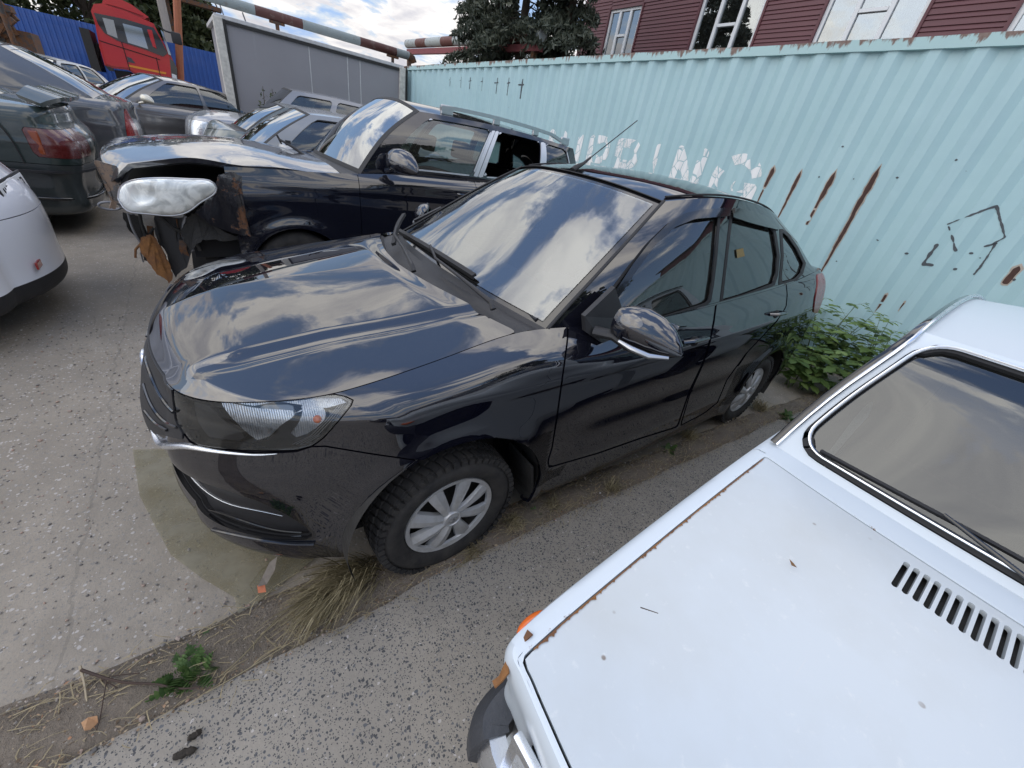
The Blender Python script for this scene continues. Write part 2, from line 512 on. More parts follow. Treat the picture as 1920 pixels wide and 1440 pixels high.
def cloudylens():
    m, nt, b, o = newmat('fogged headlamp lens'); w = N(nt)
    f = w.noise(4, 4, .5, w.sc(1, 1, 3)); g = w.noise(9, 3, .5, dist=1.5)
    nt.links.new(w.mix(w.ramp(g, (.42, 0.), (.62, 1.)), (.58, .60, .58), (.93, .95, .91)), b.inputs['Base Color'])
    nt.links.new(w.ramp(f, (.4, .08), (.7, .35)), b.inputs['Roughness'])
    b.inputs['Metallic'].default_value = .12; b.inputs['Coat Weight'].default_value = .9
    w.bump(b, g, .22, .02); return m
M['fog_lens'] = cloudylens()
# ================================================================ car body engine
NF, NC, NS, NR = 22, 20, 90, 16      # samples: front face half, corner, side, rear corner / face
class Shape:
    """Half body: rings at several levels. A level = dict(xn, xt, w, rf, rr, bf, br, z): nose x, tail x, half width,
    corner sizes, bow of the front and rear face, height; z, w may be [(x, value), ...]."""
    def __init__(s, levels, nlev=40, res=1.0, bump=None):
        s.res = res
        K = lambda n: max(4, int(n*res))
        s.nf, s.nc, s.ns, s.nr = K(NF), K(NC), K(NS), K(NR)
        rings = np.array([s.ring(L) for L in levels])          # J x S x 3
        J = len(levels)
        d = np.r_[0, np.cumsum(np.sqrt((np.diff(rings, axis=0)**2).sum(2)).mean(1))]
        q = np.linspace(0, d[-1], nlev)
        G = np.stack([spline(d, rings[:, i], q) for i in range(rings.shape[1])], 1)   # nlev x S x 3
        s.top = rings[-1]
        if bump is not None: G = bump(G)
        s.top = G[-1]
        s.G = G
    def f(s, v, x):
        if isinstance(v, (int, float)): return np.full_like(x, v)
        a = np.array(v, float); keep = [0]
        for i in range(1, len(a)):
            if abs(a[i, 0]-a[keep[-1], 0]) > .09 and (a[i, 0]-a[keep[-1], 0])*(a[-1, 0]-a[0, 0]) > 0: keep.append(i)
        a = a[keep]
        return spline(a[:, 0], a[:, 1], x) if len(a) > 2 else np.interp(x, a[::-1, 0] if a[0, 0] > a[-1, 0] else a[:, 0], a[::-1, 1] if a[0, 0] > a[-1, 0] else a[:, 1])
    def ring(s, L):
        xn, xt, rf, rr, bf, br = (L[k] for k in ('xn', 'xt', 'rf', 'rr', 'bf', 'br'))
        ef = L.get('ef', 2.3); er = L.get('er', 2.3)
        xcf = xn-bf-rf; xcr = xt+br+rr
        wf = float(s.f(L['w'], np.array([xcf]))[0]); wr = float(s.f(L['w'], np.array([xcr]))[0])
        cf = L.get('cf', rf); cr = L.get('cr', rr)
        t = np.linspace(0, 1, s.nf, endpoint=False)
        y = t*(wf-cf); x = xn-bf*(t**2)
        a = np.linspace(0, math.pi/2, s.nc, endpoint=False)
        x = np.r_[x, xcf+rf*np.cos(a)**(2/ef)]; y = np.r_[y, wf-cf+cf*np.sin(a)**(2/ef)]
        xs = np.linspace(xcf, xcr, s.ns); x = np.r_[x, xs]; y = np.r_[y, s.f(L['w'], xs)]
        a = np.linspace(0, math.pi/2, s.nr+1)[1:]
        x = np.r_[x, xcr-rr*np.sin(a)**(2/er)]; y = np.r_[y, wr-cr+cr*np.cos(a)**(2/er)]
        t = np.linspace(1, 0, s.nr+1)[1:]
        y = np.r_[y, t*(wr-cr)]; x = np.r_[x, xt+br*(t**2)]
        return np.stack([x, y, s.f(L['z'], x)], 1)
    def idx(s, x, side=True):
        """index of the top ring at x along the side"""
        i0 = s.nf+s.nc//2; i1 = s.nf+s.nc+s.ns+s.nr//2
        return i0+int(np.argmin(np.abs(s.top[i0:i1, 0]-x)))
    def side(s): return grid(s.G)
def up(c): return (0, 0, 1)
def outw(c): return (c.x*.3, 1 if c.y >= 0 else -1, .2)
def both(name, bm, mat, parent, dr, rimd=.014, single=False, ang=30, mirror=True, labels=None, smooth=True):
    """link a left-hand panel and its mirror image"""
    if not len(bm.faces):
        print('EMPTY', name); bm.free(); return None, None
    flipto(bm, dr)
    if rimd: rim(bm, rimd)
    m2 = mirror_y(bm) if mirror else None
    a = obj(name, bm, mat, parent, ang=ang, smooth=smooth)
    b = obj(name, m2, mat, parent, ang=ang, smooth=smooth) if mirror else None
    return a, b
def whole(name, bm, mat, parent, dr=up, rimd=.014, ang=30):
    """left half joined with its mirror image to one part"""
    m2 = mirror_y(bm); join(bm, m2); weld(bm, 3e-4); flipto(bm, dr)
    if rimd: rim(bm, rimd)
    return obj(name, bm, mat, parent, ang=ang)
def offset(bm, d):
    bm.normal_update()
    for v in bm.verts: v.co -= v.normal*d
    return bm
def arch(xa, za, r): return lambda P: r-np.hypot(P[:, 0]-xa, P[:, 2]-za)

def mirror_shell(c0, k=1.0):
    prof = [(-.105, .012, .040, -.030), (-.095, .034, .056, -.048), (-.060, .056, .072, -.058), (-.010, .064, .076, -.060), (.045, .058, .064, -.056), (.090, .042, .040, -.048), (.125, .022, .010, -.036), (.138, .008, -.012, -.028)]
    bm = B(); rings = []
    for (s_, a, zt_, zb_) in prof:
        rg = []
        for q in range(32):
            th = 2*math.pi*q/32
            cx_, sz = math.cos(th), math.sin(th)
            ex = math.copysign(abs(cx_)**.75, cx_); ez = math.copysign(abs(sz)**.80, sz)
            zz2 = (zt_+zb_)/2+ez*(zt_-zb_)/2
            rg.append(bm.verts.new(c0+k*Vector((ex*a*(1.0 if ex > 0 else .5)-.36*s_-.010-.30*max(0, ez)*a, s_, zz2-.10*max(0, s_)))))
        rings.append(rg)
    for i in range(len(rings)-1):
        for q in range(32): bm.faces.new((rings[i][q], rings[i][(q+1) % 32], rings[i+1][(q+1) % 32], rings[i+1][q]))
    bm.faces.new(rings[0]); bm.faces.new(rings[-1])
    return bm
def make_wheel(parent, x, y, z, R0, w, rim_r, steer=0., style='spoke', full=True, mat_rim=None, camber=0):
    """wheel (> tyre, rim, brake disc); outside faces +y when y > 0"""
    t = bpy.data.objects.new('wheel', None); link(t, parent); t.location = (x, y, z)
    t.rotation_euler = (0, 0, steer + (0 if y > 0 else math.pi))
    h = w/2
    bm = B()
    prof = [(rim_r-.012, h*.62), (rim_r, h*.86), (rim_r+.012, h*.93), (rim_r+(R0-rim_r)*.35, h*1.04), (rim_r+(R0-rim_r)*.62, h*1.02), (R0-.022, h*.90), (R0-.010, h*.80), (R0-.004, h*.70),
            (R0, h*.3), (R0, -h*.3), (R0-.004, -h*.70), (R0-.022, -h*.9), (rim_r+.012, -h*.93), (rim_r-.012, -h*.62)]
    add_lathe(bm, prof, n=96 if full else 40)
    fix(bm)
    ty = obj('tyre', bm, M['tyre'], t, ang=50)
    if full:
        bm = B(); nb = 54
        for k in range(nb):
            for row, (a, bq, off) in enumerate(((h*.42, h*.86, 0), (h*.06, h*.36, .5), (-h*.34, -.02*h, .2), (-h*.86, -h*.42, .6))):
                th = 2*math.pi*(k+off)/nb; rr = R0+.003
                c = Vector((rr*math.cos(th), (a+bq)/2, rr*math.sin(th)))
                if abs(a+bq) > h*.9: c *= 1; c.x *= (rr-.004)/rr; c.z *= (rr-.004)/rr
                rot = Matrix.Rotation(-th, 3, 'Y') @ Matrix.Rotation(.32*(1 if row < 2 else -1), 3, 'X') 
                add_box(bm, c, (.012, (bq-a), 2*math.pi*R0/nb*.70), rot)
        for k in range(nb):            # shoulder lugs
            th = 2*math.pi*(k+.2)/nb; rr = R0-.012
            add_box(bm, (rr*math.cos(th), h*.93, rr*math.sin(th)), (.022, .014, .020), Matrix.Rotation(-th, 3, 'Y'))
        obj('tread', bm, M['tyre'], ty, smooth=False)
    bm = B()
    add_lathe(bm, [(rim_r*.99, h*.86), (rim_r*.96, h*.80), (rim_r*.90, h*.2), (rim_r*.88, -h*.6)], n=48)
    add_lathe(bm, [(.001, h*.0), (rim_r*.9, h*.0)], n=48)
    fix(bm); obj('rim', bm, M['dark_metal'], t)
    if style == 'spoke':
        bm = B(); d = h*.84
        nk = 8
        # dished cover: outer ring, spokes in pairs, centre cap
        add_lathe(bm, [(rim_r*.985, d-.006), (rim_r*.97, d+.004), (rim_r*.88, d-.002), (rim_r*.865, d-.012)], n=72)
        for k in range(nk):
            th = 2*math.pi*k/nk+.2
            q = Matrix.Rotation(-th, 3, 'Y')
            r0, r1 = rim_r*.16, rim_r*.90
            w0, w1 = .032, .064
            P = []
            for (rr, ww, dy) in ((r0, w0, .012), (lerp(r0, r1, .35), lerp(w0, w1, .33), .014), (lerp(r0, r1, .7), lerp(w0, w1, .74), .008), (r1, w1, -.003)):
                tw = .010*(rr-r0)/(r1-r0)*2.2
                row = [Vector((rr, d-.016+dy, -ww/2-.003+tw)), Vector((rr, d+dy-.001, -ww/2+tw)), Vector((rr, d+dy+.003, 0+tw)), Vector((rr, d+dy-.010, ww/2+tw)), Vector((rr, d+dy-.026, ww/2+.003+tw))]
                P.append([bm.verts.new(q@v) for v in row])
            for i in range(3):
                for j in range(4): bm.faces.new((P[i][j], P[i+1][j], P[i+1][j+1], P[i][j+1]))
        add_lathe(bm, [(rim_r*.20, d-.012), (rim_r*.205, d+.012), (rim_r*.185, d+.020), (rim_r*.16, d+.021), (rim_r*.15, d+.018), (.001, d+.020)], n=36)
        hc = obj('hubcap', fix(bm), mat_rim or M['hub'], t, ang=28)
        # oval emblem on the cap: a ring with a small boat-like swoosh
        bm = B(); ov = []
        for k in range(28):
            a = 2*math.pi*k/28; ov.append((.019*math.cos(a), d+.0225, .0125*math.sin(a)))
        add_tube(bm, ov+[ov[0]], .0014, 6)
        add_tube(bm, [(-.010, d+.0225, -.007), (-.004, d+.0225, .001), (.004, d+.0225, .006), (.012, d+.0225, .004)], [.0012, .002, .0022, .0008], 6)
        add_tube(bm, [(-.004, d+.0225, -.006), (.004, d+.0225, -.004), (.006, d+.0225, .005)], .0014, 6)
        obj('emblem', bm, M['satin_metal'], hc)
    else:
        bm = B(); d = h*.7
        add_lathe(bm, [(rim_r*.97, h*.86), (rim_r*.90, h*.7), (rim_r*.6, h*.35), (rim_r*.35, h*.6), (.001, h*.62)], n=40)
        obj('hubcap', fix(bm), mat_rim or M['steel'], t)
    return t
# ================================================================ ground, container, buildings behind, plants
def gz(x, y):      # the yard rises gently away from the camera
    return np.maximum(0, -(np.asarray(y, float)+3.0))*.017
nprng = np.random.default_rng(11)
def vnoise(x, y, seed=0, oct=4, base=1.0):
    """cheap value noise for mesh heights"""
    r = np.random.default_rng(seed); T = r.random((64, 64)); out = 0; amp = 1; tot = 0; f = base
    for o in range(oct):
        u, v = x*f, y*f; i, j = np.floor(u).astype(int), np.floor(v).astype(int); a, b = u-i, v-j
        a = a*a*(3-2*a); b = b*b*(3-2*b)
        g = lambda p, q: T[p % 64, q % 64]
        out = out+amp*(g(i, j)*(1-a)*(1-b)+g(i+1, j)*a*(1-b)+g(i, j+1)*(1-a)*b+g(i+1, j+1)*a*b); tot += amp; amp *= .5; f *= 2.03
    return out/tot
def sheet(name, xs, ys, hz, mat, label=None, kind='structure', cat=None):
    X, Y = np.meshgrid(xs, ys, indexing='ij'); P = np.stack([X, Y, hz(X, Y)], -1)
    bm = grid(P); flipto(bm, up)
    o = obj(name, bm, mat, ang=60)
    return tag(o, label, cat, None, kind)
def concrete(name, base, dark, agg=(.10, .105, .11), agg_amt=.5, agg_scale=55, pale=.0, seams=False, dirt=.5, dens=.55):
    m, nt, b, o = newmat(name); w = N(nt)
    big = w.noise(.9, 6, .6); mid = w.noise(6, 6, .65); fine = w.noise(70, 4, .7)
    c = w.mix(w.ramp(big, (.35, 0.), (.68, 1.)), base, dark)
    c = w.mix(w.ramp(mid, (.40, 0.), (.75, dirt)), c, tuple(x*.62 for x in base))
    c = w.mix(w.ramp(fine, (.3, .35), (.7, 0.)), c, tuple(x*.72 for x in base))
    c = w.mix(w.ramp(w.noise(.55, 7, .68, dist=.6), (.55, 0.), (.66, .42)), c, (.125, .105, .080))
    c = w.mix(w.ramp(w.noise(2.6, 6, .7), (.64, 0.), (.70, .35)), c, (.10, .088, .072))
    # embedded stones of two sizes
    wob = w.n('ShaderNodeMixRGB', {0: .018, 1: w.v, 2: w.n('ShaderNodeTexNoise', {'Vector': w.v, 'Scale': 40.}).outputs['Color']}).outputs[0]
    d1 = w.voro(agg_scale, wob); c1 = w.voro(agg_scale, wob, out='Color')
    d2 = w.voro(agg_scale*1.9, wob); c2 = w.voro(agg_scale*1.9, wob, out='Color')
    s1 = w.xyz(c1)[0]; s2 = w.xyz(c2)[0]; t1 = w.xyz(c1)[1]
    thr1 = w.math('MULTIPLY', w.ramp(s1, (1-dens, 0.), (1., .50)), 1.0)
    m1 = w.math('MULTIPLY', w.math('LESS_THAN', d1, thr1), agg_amt)
    thr2 = w.math('MULTIPLY', w.ramp(s2, (1-dens, .0), (1., .46)), 1.0)
    m2 = w.math('MULTIPLY', w.math('LESS_THAN', d2, thr2), agg_amt)
    stone = w.mix(w.ramp(t1, (.2, 0.), (.9, 1.)), agg, tuple(min(1, x*2.2) for x in agg))
    if pale: stone = w.mix(w.ramp(t1, (1-pale, 0.), (1-pale+.02, 1.)), stone, (.42, .39, .36))
    c = w.mix(m1, c, stone); c = w.mix(m2, c, agg)
    if seams:
        xyz = w.xyz(w.v)
        jit = w.math('MULTIPLY', w.math('SUBTRACT', w.noise(5, 4, .6), .5), .10)
        for ax, off, per in ((0, .35, 3.0), (1, 1.75, 6.0)):
            q = w.math('ABSOLUTE', w.math('SUBTRACT', w.math('MODULO', w.math('ADD', w.math('ADD', xyz[ax], jit), 60+off), per), per/2))
            ln = w.math('LESS_THAN', q, .005)
            c = w.mix(w.math('MULTIPLY', ln, .22), c, (.06, .055, .048))
    nt.links.new(c, b.inputs['Base Color'])
    nt.links.new(w.math('MULTIPLY_ADD', mid, .25, .68), b.inputs['Roughness'])
    h = w.math('ADD', w.math('MULTIPLY', fine, .6), w.math('MULTIPLY', m1, .35))
    x = w.bump(None, mid, .25, .03); w.bump(b, h, .55, .006, x)
    return m
M['concrete'] = concrete('worn yard concrete', (.325, .285, .232), (.215, .187, .150), (.20, .185, .165), .85, 80, pale=.40, seams=True, dirt=.85, dens=.68)
M['slab'] = concrete('exposed aggregate slab', (.315, .285, .24), (.25, .225, .19), (.050, .052, .056), .95, 108, pale=.08, dirt=.40, dens=.80)
def dirtmat():
    m, nt, b, o = newmat('dry dirt and litter'); w = N(nt)
    f = w.noise(12, 8, .7); g = w.noise(60, 4, .7); k = w.noise(2.5, 4, .6)
    c = w.mix(f, (.085, .066, .050), (.25, .21, .165)); c = w.mix(w.ramp(k, (.45, 0.), (.7, .6)), c, (.055, .050, .036))
    c = w.mix(w.ramp(w.voro(60), (.10, 1.), (.16, 0.)), c, (.30, .27, .23))
    nt.links.new(c, b.inputs['Base Color']); b.inputs['Roughness'].default_value = .95
    w.bump(b, w.math('ADD', f, g), .8, .02); return m
M['dirt'] = dirtmat()
# far sheet, and a finer one near the camera
xs = np.r_[np.linspace(-90, -8, 20), np.linspace(-7, 7, 57), np.linspace(8, 90, 20)]
ys = np.r_[np.linspace(-120, -16, 24), np.linspace(-15, 6, 64), np.linspace(7, 60, 14)]
def hz(x, y):
    d = gz(x, y)
    near = sm(9, 5, np.abs(x))*sm(14, 9, np.abs(y))
    strip = np.exp(-((y-.76)/.16)**4)*sm(3, 2, np.abs(x+.5))*.03
    return d+near*(vnoise(x, y, 3, 3, .8)-.5)*.012
sheet('ground', xs, ys, hz, M['concrete'])
def edge1(x): return .665+.045*(vnoise(x, x*0, 5, 4, 2.2)-.5)*2-.03*(x-.3)-.045*np.minimum(0, x+.3)      # left edge of the dirt strip
def edge2(x): return .845+.020*(vnoise(x, x*0+7, 6, 4, 3.0)-.5)*2+.03*np.minimum(0, x+.2)*-1.7
xs = np.linspace(-4.6, 2.6, 260)
X = xs[:, None]; t = np.linspace(0, 1, 22)[None]
Yg = edge1(X)-.03+(edge2(X)+.03-edge1(X)+.03)*t
hd_ = .012+.026*np.sin(math.pi*t)*(.3+vnoise(X*3, Yg*3, 8, 3, 2.))+(vnoise(X, Yg, 9, 4, 14)-.5)*.016
hd_ = hd_*np.minimum(1, 6*np.minimum(t, 1-t))-.006*(1-np.minimum(1, 8*np.minimum(t, 1-t)))
bm = grid(np.stack([X+0*t, Yg, hd_+.004], -1)); flipto(bm, up)
tag(obj('dirt_strip', bm, M['dirt'], ang=180), kind='structure')
# aggregate slab to the right, a step higher with a crumbling edge
Yg = edge2(X)+(3.6-edge2(X))*np.linspace(0, 1, 40)[None]**1.5
Z = .022+(vnoise(X, Yg, 4, 3, 1.3)-.5)*.010
bm = grid(np.stack([X+0*Yg, Yg, Z], -1)); flipto(bm, up)
be = [e for e in bm.edges if e.is_boundary and all(abs(v.co.y-float(edge2(np.array(v.co.x)))) < 1e-3 for v in e.verts)]
r = bmesh.ops.extrude_edge_only(bm, edges=be)
for v in [g for g in r['geom'] if isinstance(g, bmesh.types.BMVert)]: v.co.z -= .04; v.co.y -= rnd.uniform(.0, .012)
fix(bm); flipto(bm, up)
tag(obj('pavement', bm, M['slab'], ang=50), kind='structure')

# loose stones (nobody could count them)
def stones(n, fx, fy, s0, s1, zf):
    bm = B()
    base = bmesh.new(); bmesh.ops.create_icosphere(base, subdivisions=1, radius=1)
    V0 = [v.co.copy() for v in base.verts]; F0 = [[v.index for v in f.verts] for f in base.faces]; base.free()
    for i in range(n):
        x, y = fx(), fy()
        y = y(x) if callable(y) else y
        s = rnd.uniform(s0, s1)*(1 if rnd.random() < .93 else 1.8); q = Matrix.Rotation(rnd.uniform(0, 6.3), 3, 'Z')
        k = [rnd.uniform(.75, 1.2) for _ in V0]; sx, sy, sz = rnd.uniform(.7, 1.3), rnd.uniform(.6, 1.1), rnd.uniform(.35, .7)
        vs = [bm.verts.new(q@Vector((v.x*sx*s*a, v.y*sy*s*a, v.z*sz*s*a))+Vector((x, y, zf(x, y)+s*sz*.3))) for v, a in zip(V0, k)]
        for f in F0: bm.faces.new([vs[j] for j in f])
    return bm
def stonemat():
    m, nt, b, o = newmat('loose grit'); w = N(nt); g = w.n('ShaderNodeNewGeometry')
    c = w.ramp(g.outputs['Random Per Island'], (0, (.10, .095, .09)), (.35, (.22, .20, .18)), (.7, (.30, .28, .25)), (.93, (.30, .20, .15)), (1, (.50, .48, .46)))
    nt.links.new(c, b.inputs['Base Color']); b.inputs['Roughness'].default_value = .85; return m
M['grit'] = stonemat()
g1 = stones(4200, lambda: rnd.uniform(-.2, 2.3), lambda: rnd.uniform(-2.2, .68), .0016, .0055, lambda x, y: .003)
tag(obj('gravel', g1, M['grit'], smooth=False), kind='stuff', label='fine loose grit scattered over the worn concrete')
g2 = stones(1500, lambda: rnd.uniform(-3.2, 1.4), lambda: (lambda x: rnd.uniform(float(edge1(np.array(x)))-.02, float(edge2(np.array(x)))+.015)), .002, .006, lambda x, y: .026)
tag(obj('dirt_litter', g2, M['grit'], smooth=False), kind='stuff', label='small crumbs and grit in the dirt strip')

# dry flakes, bark crumbs and needles caught in the strip
def flakes(n, yf, xa, xb):
    V, F = [], []
    r_ = random.Random(31)
    for i in range(n):
        x = r_.uniform(xa, xb); y = yf(x, r_); s = r_.uniform(.0015, .0058)*(1 if r_.random() < .95 else 1.8); a = r_.uniform(0, 6.28); asp = r_.choice((.25, .5, .8, .10))
        u = Vector((math.cos(a), math.sin(a), r_.uniform(-.3, .3)))*s; v = Vector((-math.sin(a), math.cos(a), r_.uniform(-.4, .4)))*s*asp; c_ = Vector((x, y, .030+r_.uniform(0, .006)))
        k = len(V); V += [tuple(c_-u), tuple(c_+v), tuple(c_+u), tuple(c_-v)]; F.append((k, k+1, k+2, k+3))
    me = bpy.data.meshes.new('flakes'); me.from_pydata(V, [], F); m, nt, b, o_ = newmat('dry flakes'); w = N(nt); g = w.n('ShaderNodeNewGeometry')
    nt.links.new(w.ramp(g.outputs['Random Per Island'], (0, (.06, .04, .025)), (.5, (.20, .14, .085)), (.85, (.34, .27, .18)), (1, (.30, .14, .07))), b.inputs['Base Color']); b.inputs['Roughness'].default_value = .85
    me.materials.append(m); o = bpy.data.objects.new('leaf_litter', me); link(o); return tag(o, 'dry brown leaf crumbs and needles lying along the dirt strip', kind='stuff')
flakes(9000, lambda x, r_: float(edge1(np.array(x)))-.01+(float(edge2(np.array(x)))-float(edge1(np.array(x)))+.03)*r_.betavariate(1.6, 1.3), -4.2, 1.5)

def stalks(n, xa, xb):
    V, F = [], []; r_ = random.Random(44)
    for i in range(n):
        x = r_.uniform(xa, xb); e1, e2 = float(edge1(np.array(x))), float(edge2(np.array(x))); y = r_.uniform(e1-.02, e2+.03); a = r_.gauss(0.15, .9)+(math.pi if r_.random() < .5 else 0)
        l = r_.uniform(.02, .10); cur = r_.uniform(-.5, .5); w_ = r_.uniform(.0006, .0014); z = .028+r_.uniform(0, .012); pts = []
        for t in (0, .33, .66, 1):
            pts.append((x+math.cos(a+cur*t)*l*t, y+math.sin(a+cur*t)*l*t*.6, z+math.sin(t*3.1)*l*r_.uniform(0, .2)))
        for p, q in zip(pts, pts[1:]):
            k = len(V); nx, ny = -(q[1]-p[1]), q[0]-p[0]; m_ = math.hypot(nx, ny)+1e-9; nx *= w_/m_; ny *= w_/m_
            V += [(p[0]-nx, p[1]-ny, p[2]), (p[0]+nx, p[1]+ny, p[2]), (q[0]+nx, q[1]+ny, q[2]), (q[0]-nx, q[1]-ny, q[2])]; F.append((k, k+1, k+2, k+3))
    me = bpy.data.meshes.new('stalks'); me.from_pydata(V, [], F); me.materials.append(simple('straw', (.27, .22, .13), .8, var=.4, vs=20)); o = bpy.data.objects.new('straw_litter', me); link(o); return tag(o, 'scattered broken straw lying flat in the dirt strip', kind='stuff')
stalks(1500, -4.0, 1.3)

# clear film / spilled sheet under the nose of the black car
sh_px = [(249, 843), (262, 930), (290, 985), (320, 1040), (380, 1085), (440, 1120), (446, 1150), (443, 1178), (470, 1170), (497, 1160), (484, 1128), (468, 1098), (490, 1070), (517, 1046), (560, 1030), (640, 1010), (600, 900), (400, 840)]
pts = [at(x, y, 'z', .006) for x, y in sh_px]
bm = B(); add_poly(bm, pts); bmesh.ops.triangulate(bm, faces=bm.faces[:]); bmesh.ops.subdivide_edges(bm, edges=bm.edges[:], cuts=4)
for v in bm.verts: v.co.z += .003*float(vnoise(np.array(v.co.x), np.array(v.co.y), 12, 2, 9))
flipto(bm, up); rim(bm, .0015)
def filmmat():
    m = bpy.data.materials.new('olive plastic film'); m.use_nodes = True; nt = m.node_tree; nt.nodes.clear(); w = N(nt)
    out = nt.nodes.new('ShaderNodeOutputMaterial')
    tr = w.n('ShaderNodeBsdfTransparent', {'Color': (.80, .77, .62, 1)})
    df = w.n('ShaderNodeBsdfPrincipled', {'Base Color': (.34, .32, .25, 1), 'Roughness': .45})
    nt.links.new(w.mix(w.ramp(w.noise(4, 6, .65), (.35, 0.), (.7, 1.)), (.36, .335, .26), (.27, .25, .185)), df.inputs['Base Color'])
    w.bump(df, w.noise(14, 4, .6), .25, .01)
    f = w.ramp(w.noise(5, 5, .6), (.3, .22), (.7, .62))
    mx = w.n('ShaderNodeMixShader', {0: f, 1: tr.outputs[0], 2: df.outputs[0]}); nt.links.new(mx.outputs[0], out.inputs[0]); return m
M['film'] = filmmat()
tag(obj('plastic_film', bm, M['film'], ang=60), 'murky olive translucent film lying on the concrete under the black sedan nose', 'film')

# ---------------------------------------------------------------- container
CX, CK = -4.741, -.01175
def container():
    T = empty('shipping_container', (CX, 0, 0), 0, 'long pale turquoise corrugated shipping container with rust streaks and flaking white letters', 'container')
    # local axes: y along the world y, x = 0 at outer face; the wall leans along CK
    cx = lambda y: CK*y
    m, nt, b, o = newmat('chipped turquoise paint'); w = N(nt)
    f = w.noise(1.2, 6, .6); st = w.noise(5, 6, .65, w.sc(1, 1, .12))
    c = w.mix(w.ramp(f, (.3, 0.), (.7, 1.)), (.35, .525, .555), (.405, .58, .61))
    c = w.mix(w.ramp(st, (.48, 0.), (.75, .5)), c, (.33, .49, .54))
    zz_ = w.xyz()[2]
    low = w.math('MULTIPLY', w.ramp(zz_, (.0, 1.), (.28, 0.)), w.ramp(w.noise(4, 5, .6, w.sc(1, 1, .3)), (.3, 0.), (.6, .7)))
    c = w.mix(low, c, (.26, .40, .44))
    fl = w.ramp(w.noise(26, 6, .7, w.sc(1, 1, .45)), (.715, 0.), (.725, 1.))
    clump = w.ramp(w.noise(1.6, 3, .5), (.42, 0.), (.58, 1.))
    fl = w.math('MULTIPLY', fl, clump)
    c = w.mix(fl, c, w.mix(w.noise(60, 2), (.10, .085, .09), (.16, .08, .055)))
    sc = w.ramp(w.noise(60, 3, .6, w.sc(1, 1, .03)), (.80, 0.), (.82, .5))
    c = w.mix(sc, c, (.62, .70, .70))
    nt.links.new(c, b.inputs['Base Color']); b.inputs['Roughness'].default_value = .5
    w.bump(b, w.noise(3, 4, .6), .12, .03); M['cont'] = m
    m2, nt, b, o = newmat('rusting rail paint'); w = N(nt)
    f = w.noise(9, 7, .7, w.sc(1, 1, .25)); zz_ = w.xyz()[2]
    hi_ = w.ramp(zz_, (.945, 0.), (.99, .35))
    k = w.ramp(w.math('ADD', f, w.math('MULTIPLY', w.math('SUBTRACT', zz_, 2.83), 2.2)), (.60, 0.), (.66, 1.))
    c = w.mix(k, (.40, .57, .575), w.mix(w.noise(40, 4), (.09, .035, .02), (.30, .24, .21)))
    nt.links.new(c, b.inputs['Base Color']); b.inputs['Roughness'].default_value = .7; w.bump(b, f, .3, .01); M['cont_rail'] = m2
    y0, y1 = -11.0, 9.2
    H = 2.90
    pitch = .298; dep = .036
    prof = []   # (y, depth) across one pitch: outer flat, slope, inner flat, slope
    y = y0+.12
    ph = [(0.0, 0), (.075, 0), (.138, -dep), (.225, -dep), (.298, 0)]
    k0 = round((-1.02+.0-y)/pitch)
    off = (-1.00-.10)-(y+k0*pitch)      # line the ribs up with those measured
    Y = []
    while y+off < y1-.1:
        for a, d in ph[:-1]: Y.append((y+off+a, d))
        y += pitch
    zs = np.linspace(.14, H-.085, 30)
    P = np.array([[(cx(yy)+d+.012*math.sin(yy*2.1)*math.sin(zz/2.6*math.pi)*.5, yy, zz) for zz in zs] for yy, d in Y])
    bm = grid(P); flipto(bm, lambda c: (1, 0, 0)); bw = bm.copy()
    obj('corrugated_wall', bm, M['cont'], T, smooth=False)
    wt = BVHTree.FromBMesh(bw)
    def bar(name, x, z, sx, sz, ya=y0, yb=y1, mat=None, wav=0):
        bm = B(); n = 60; rings = []
        for i in range(n+1):
            yy = lerp(ya, yb, i/n); dx = cx(yy); wz = wav*math.sin(i*1.7)*rnd.random()
            rings.append([bm.verts.new((dx+x+a*sx/2, yy, z+wz*(1 if c_ > 0 else .3)+c_*sz/2)) for a, c_ in ((-1, -1), (1, -1), (1, 1), (-1, 1))])
        for i in range(n):
            for k in range(4): bm.faces.new((rings[i][k], rings[i][(k+1) % 4], rings[i+1][(k+1) % 4], rings[i+1][k]))
        bm.faces.new(rings[0]); bm.faces.new(rings[-1]); fix(bm); return obj(name, bm, mat or M['cont_rail'], T, smooth=False)
    bar('top_rail', -.022, H-.045, .075, .085, wav=.008)
    bar('bottom_rail', -.02, .09, .06, .12, mat=M['cont'])
    bar('roof_edge', -.3, H-.012, .6, .02)
    for yy in (y0+.02, y1):
        bm = B(); add_box(bm, (cx(yy)-.06, yy, H/2), (.14, .17, H-.26), None, .012); add_box(bm, (cx(yy)-.05, yy, H-.075), (.17, .18, .14), None, .01); add_box(bm, (cx(yy)-.05, yy, .075), (.17, .18, .14), None, .01)
        obj('corner_post', bm, M['rust'], T, smooth=False)
    bm = B(); add_box(bm, (-1.3, (y0+y1)/2, 1.45), (2.3, y1-y0-.3, 2.6)); obj('far_shell', bm, M['under'], T, smooth=False)
    # everything painted or worn into the wall follows the ribs: thin shells cut to shape
    def shell(name, fdist, mat, out=.0025, y_a=-4, y_b=2, z_a=.4, z_b=2.4, step=.010):
        ys_ = np.array(sorted(set(np.round(np.r_[np.arange(y_a, y_b, step), [q for q, _ in Y if y_a < q < y_b]], 4))))
        dd = np.interp(ys_, [q for q, _ in Y], [d for _, d in Y])
        z_ = np.arange(z_a, z_b, step)
        G = np.stack([np.repeat((cx(ys_)+dd+.006*np.sin(ys_*2.1)*0+out)[:, None], len(z_), 1), np.repeat(ys_[:, None], len(z_), 1), np.repeat(z_[None], len(ys_), 0)], -1)
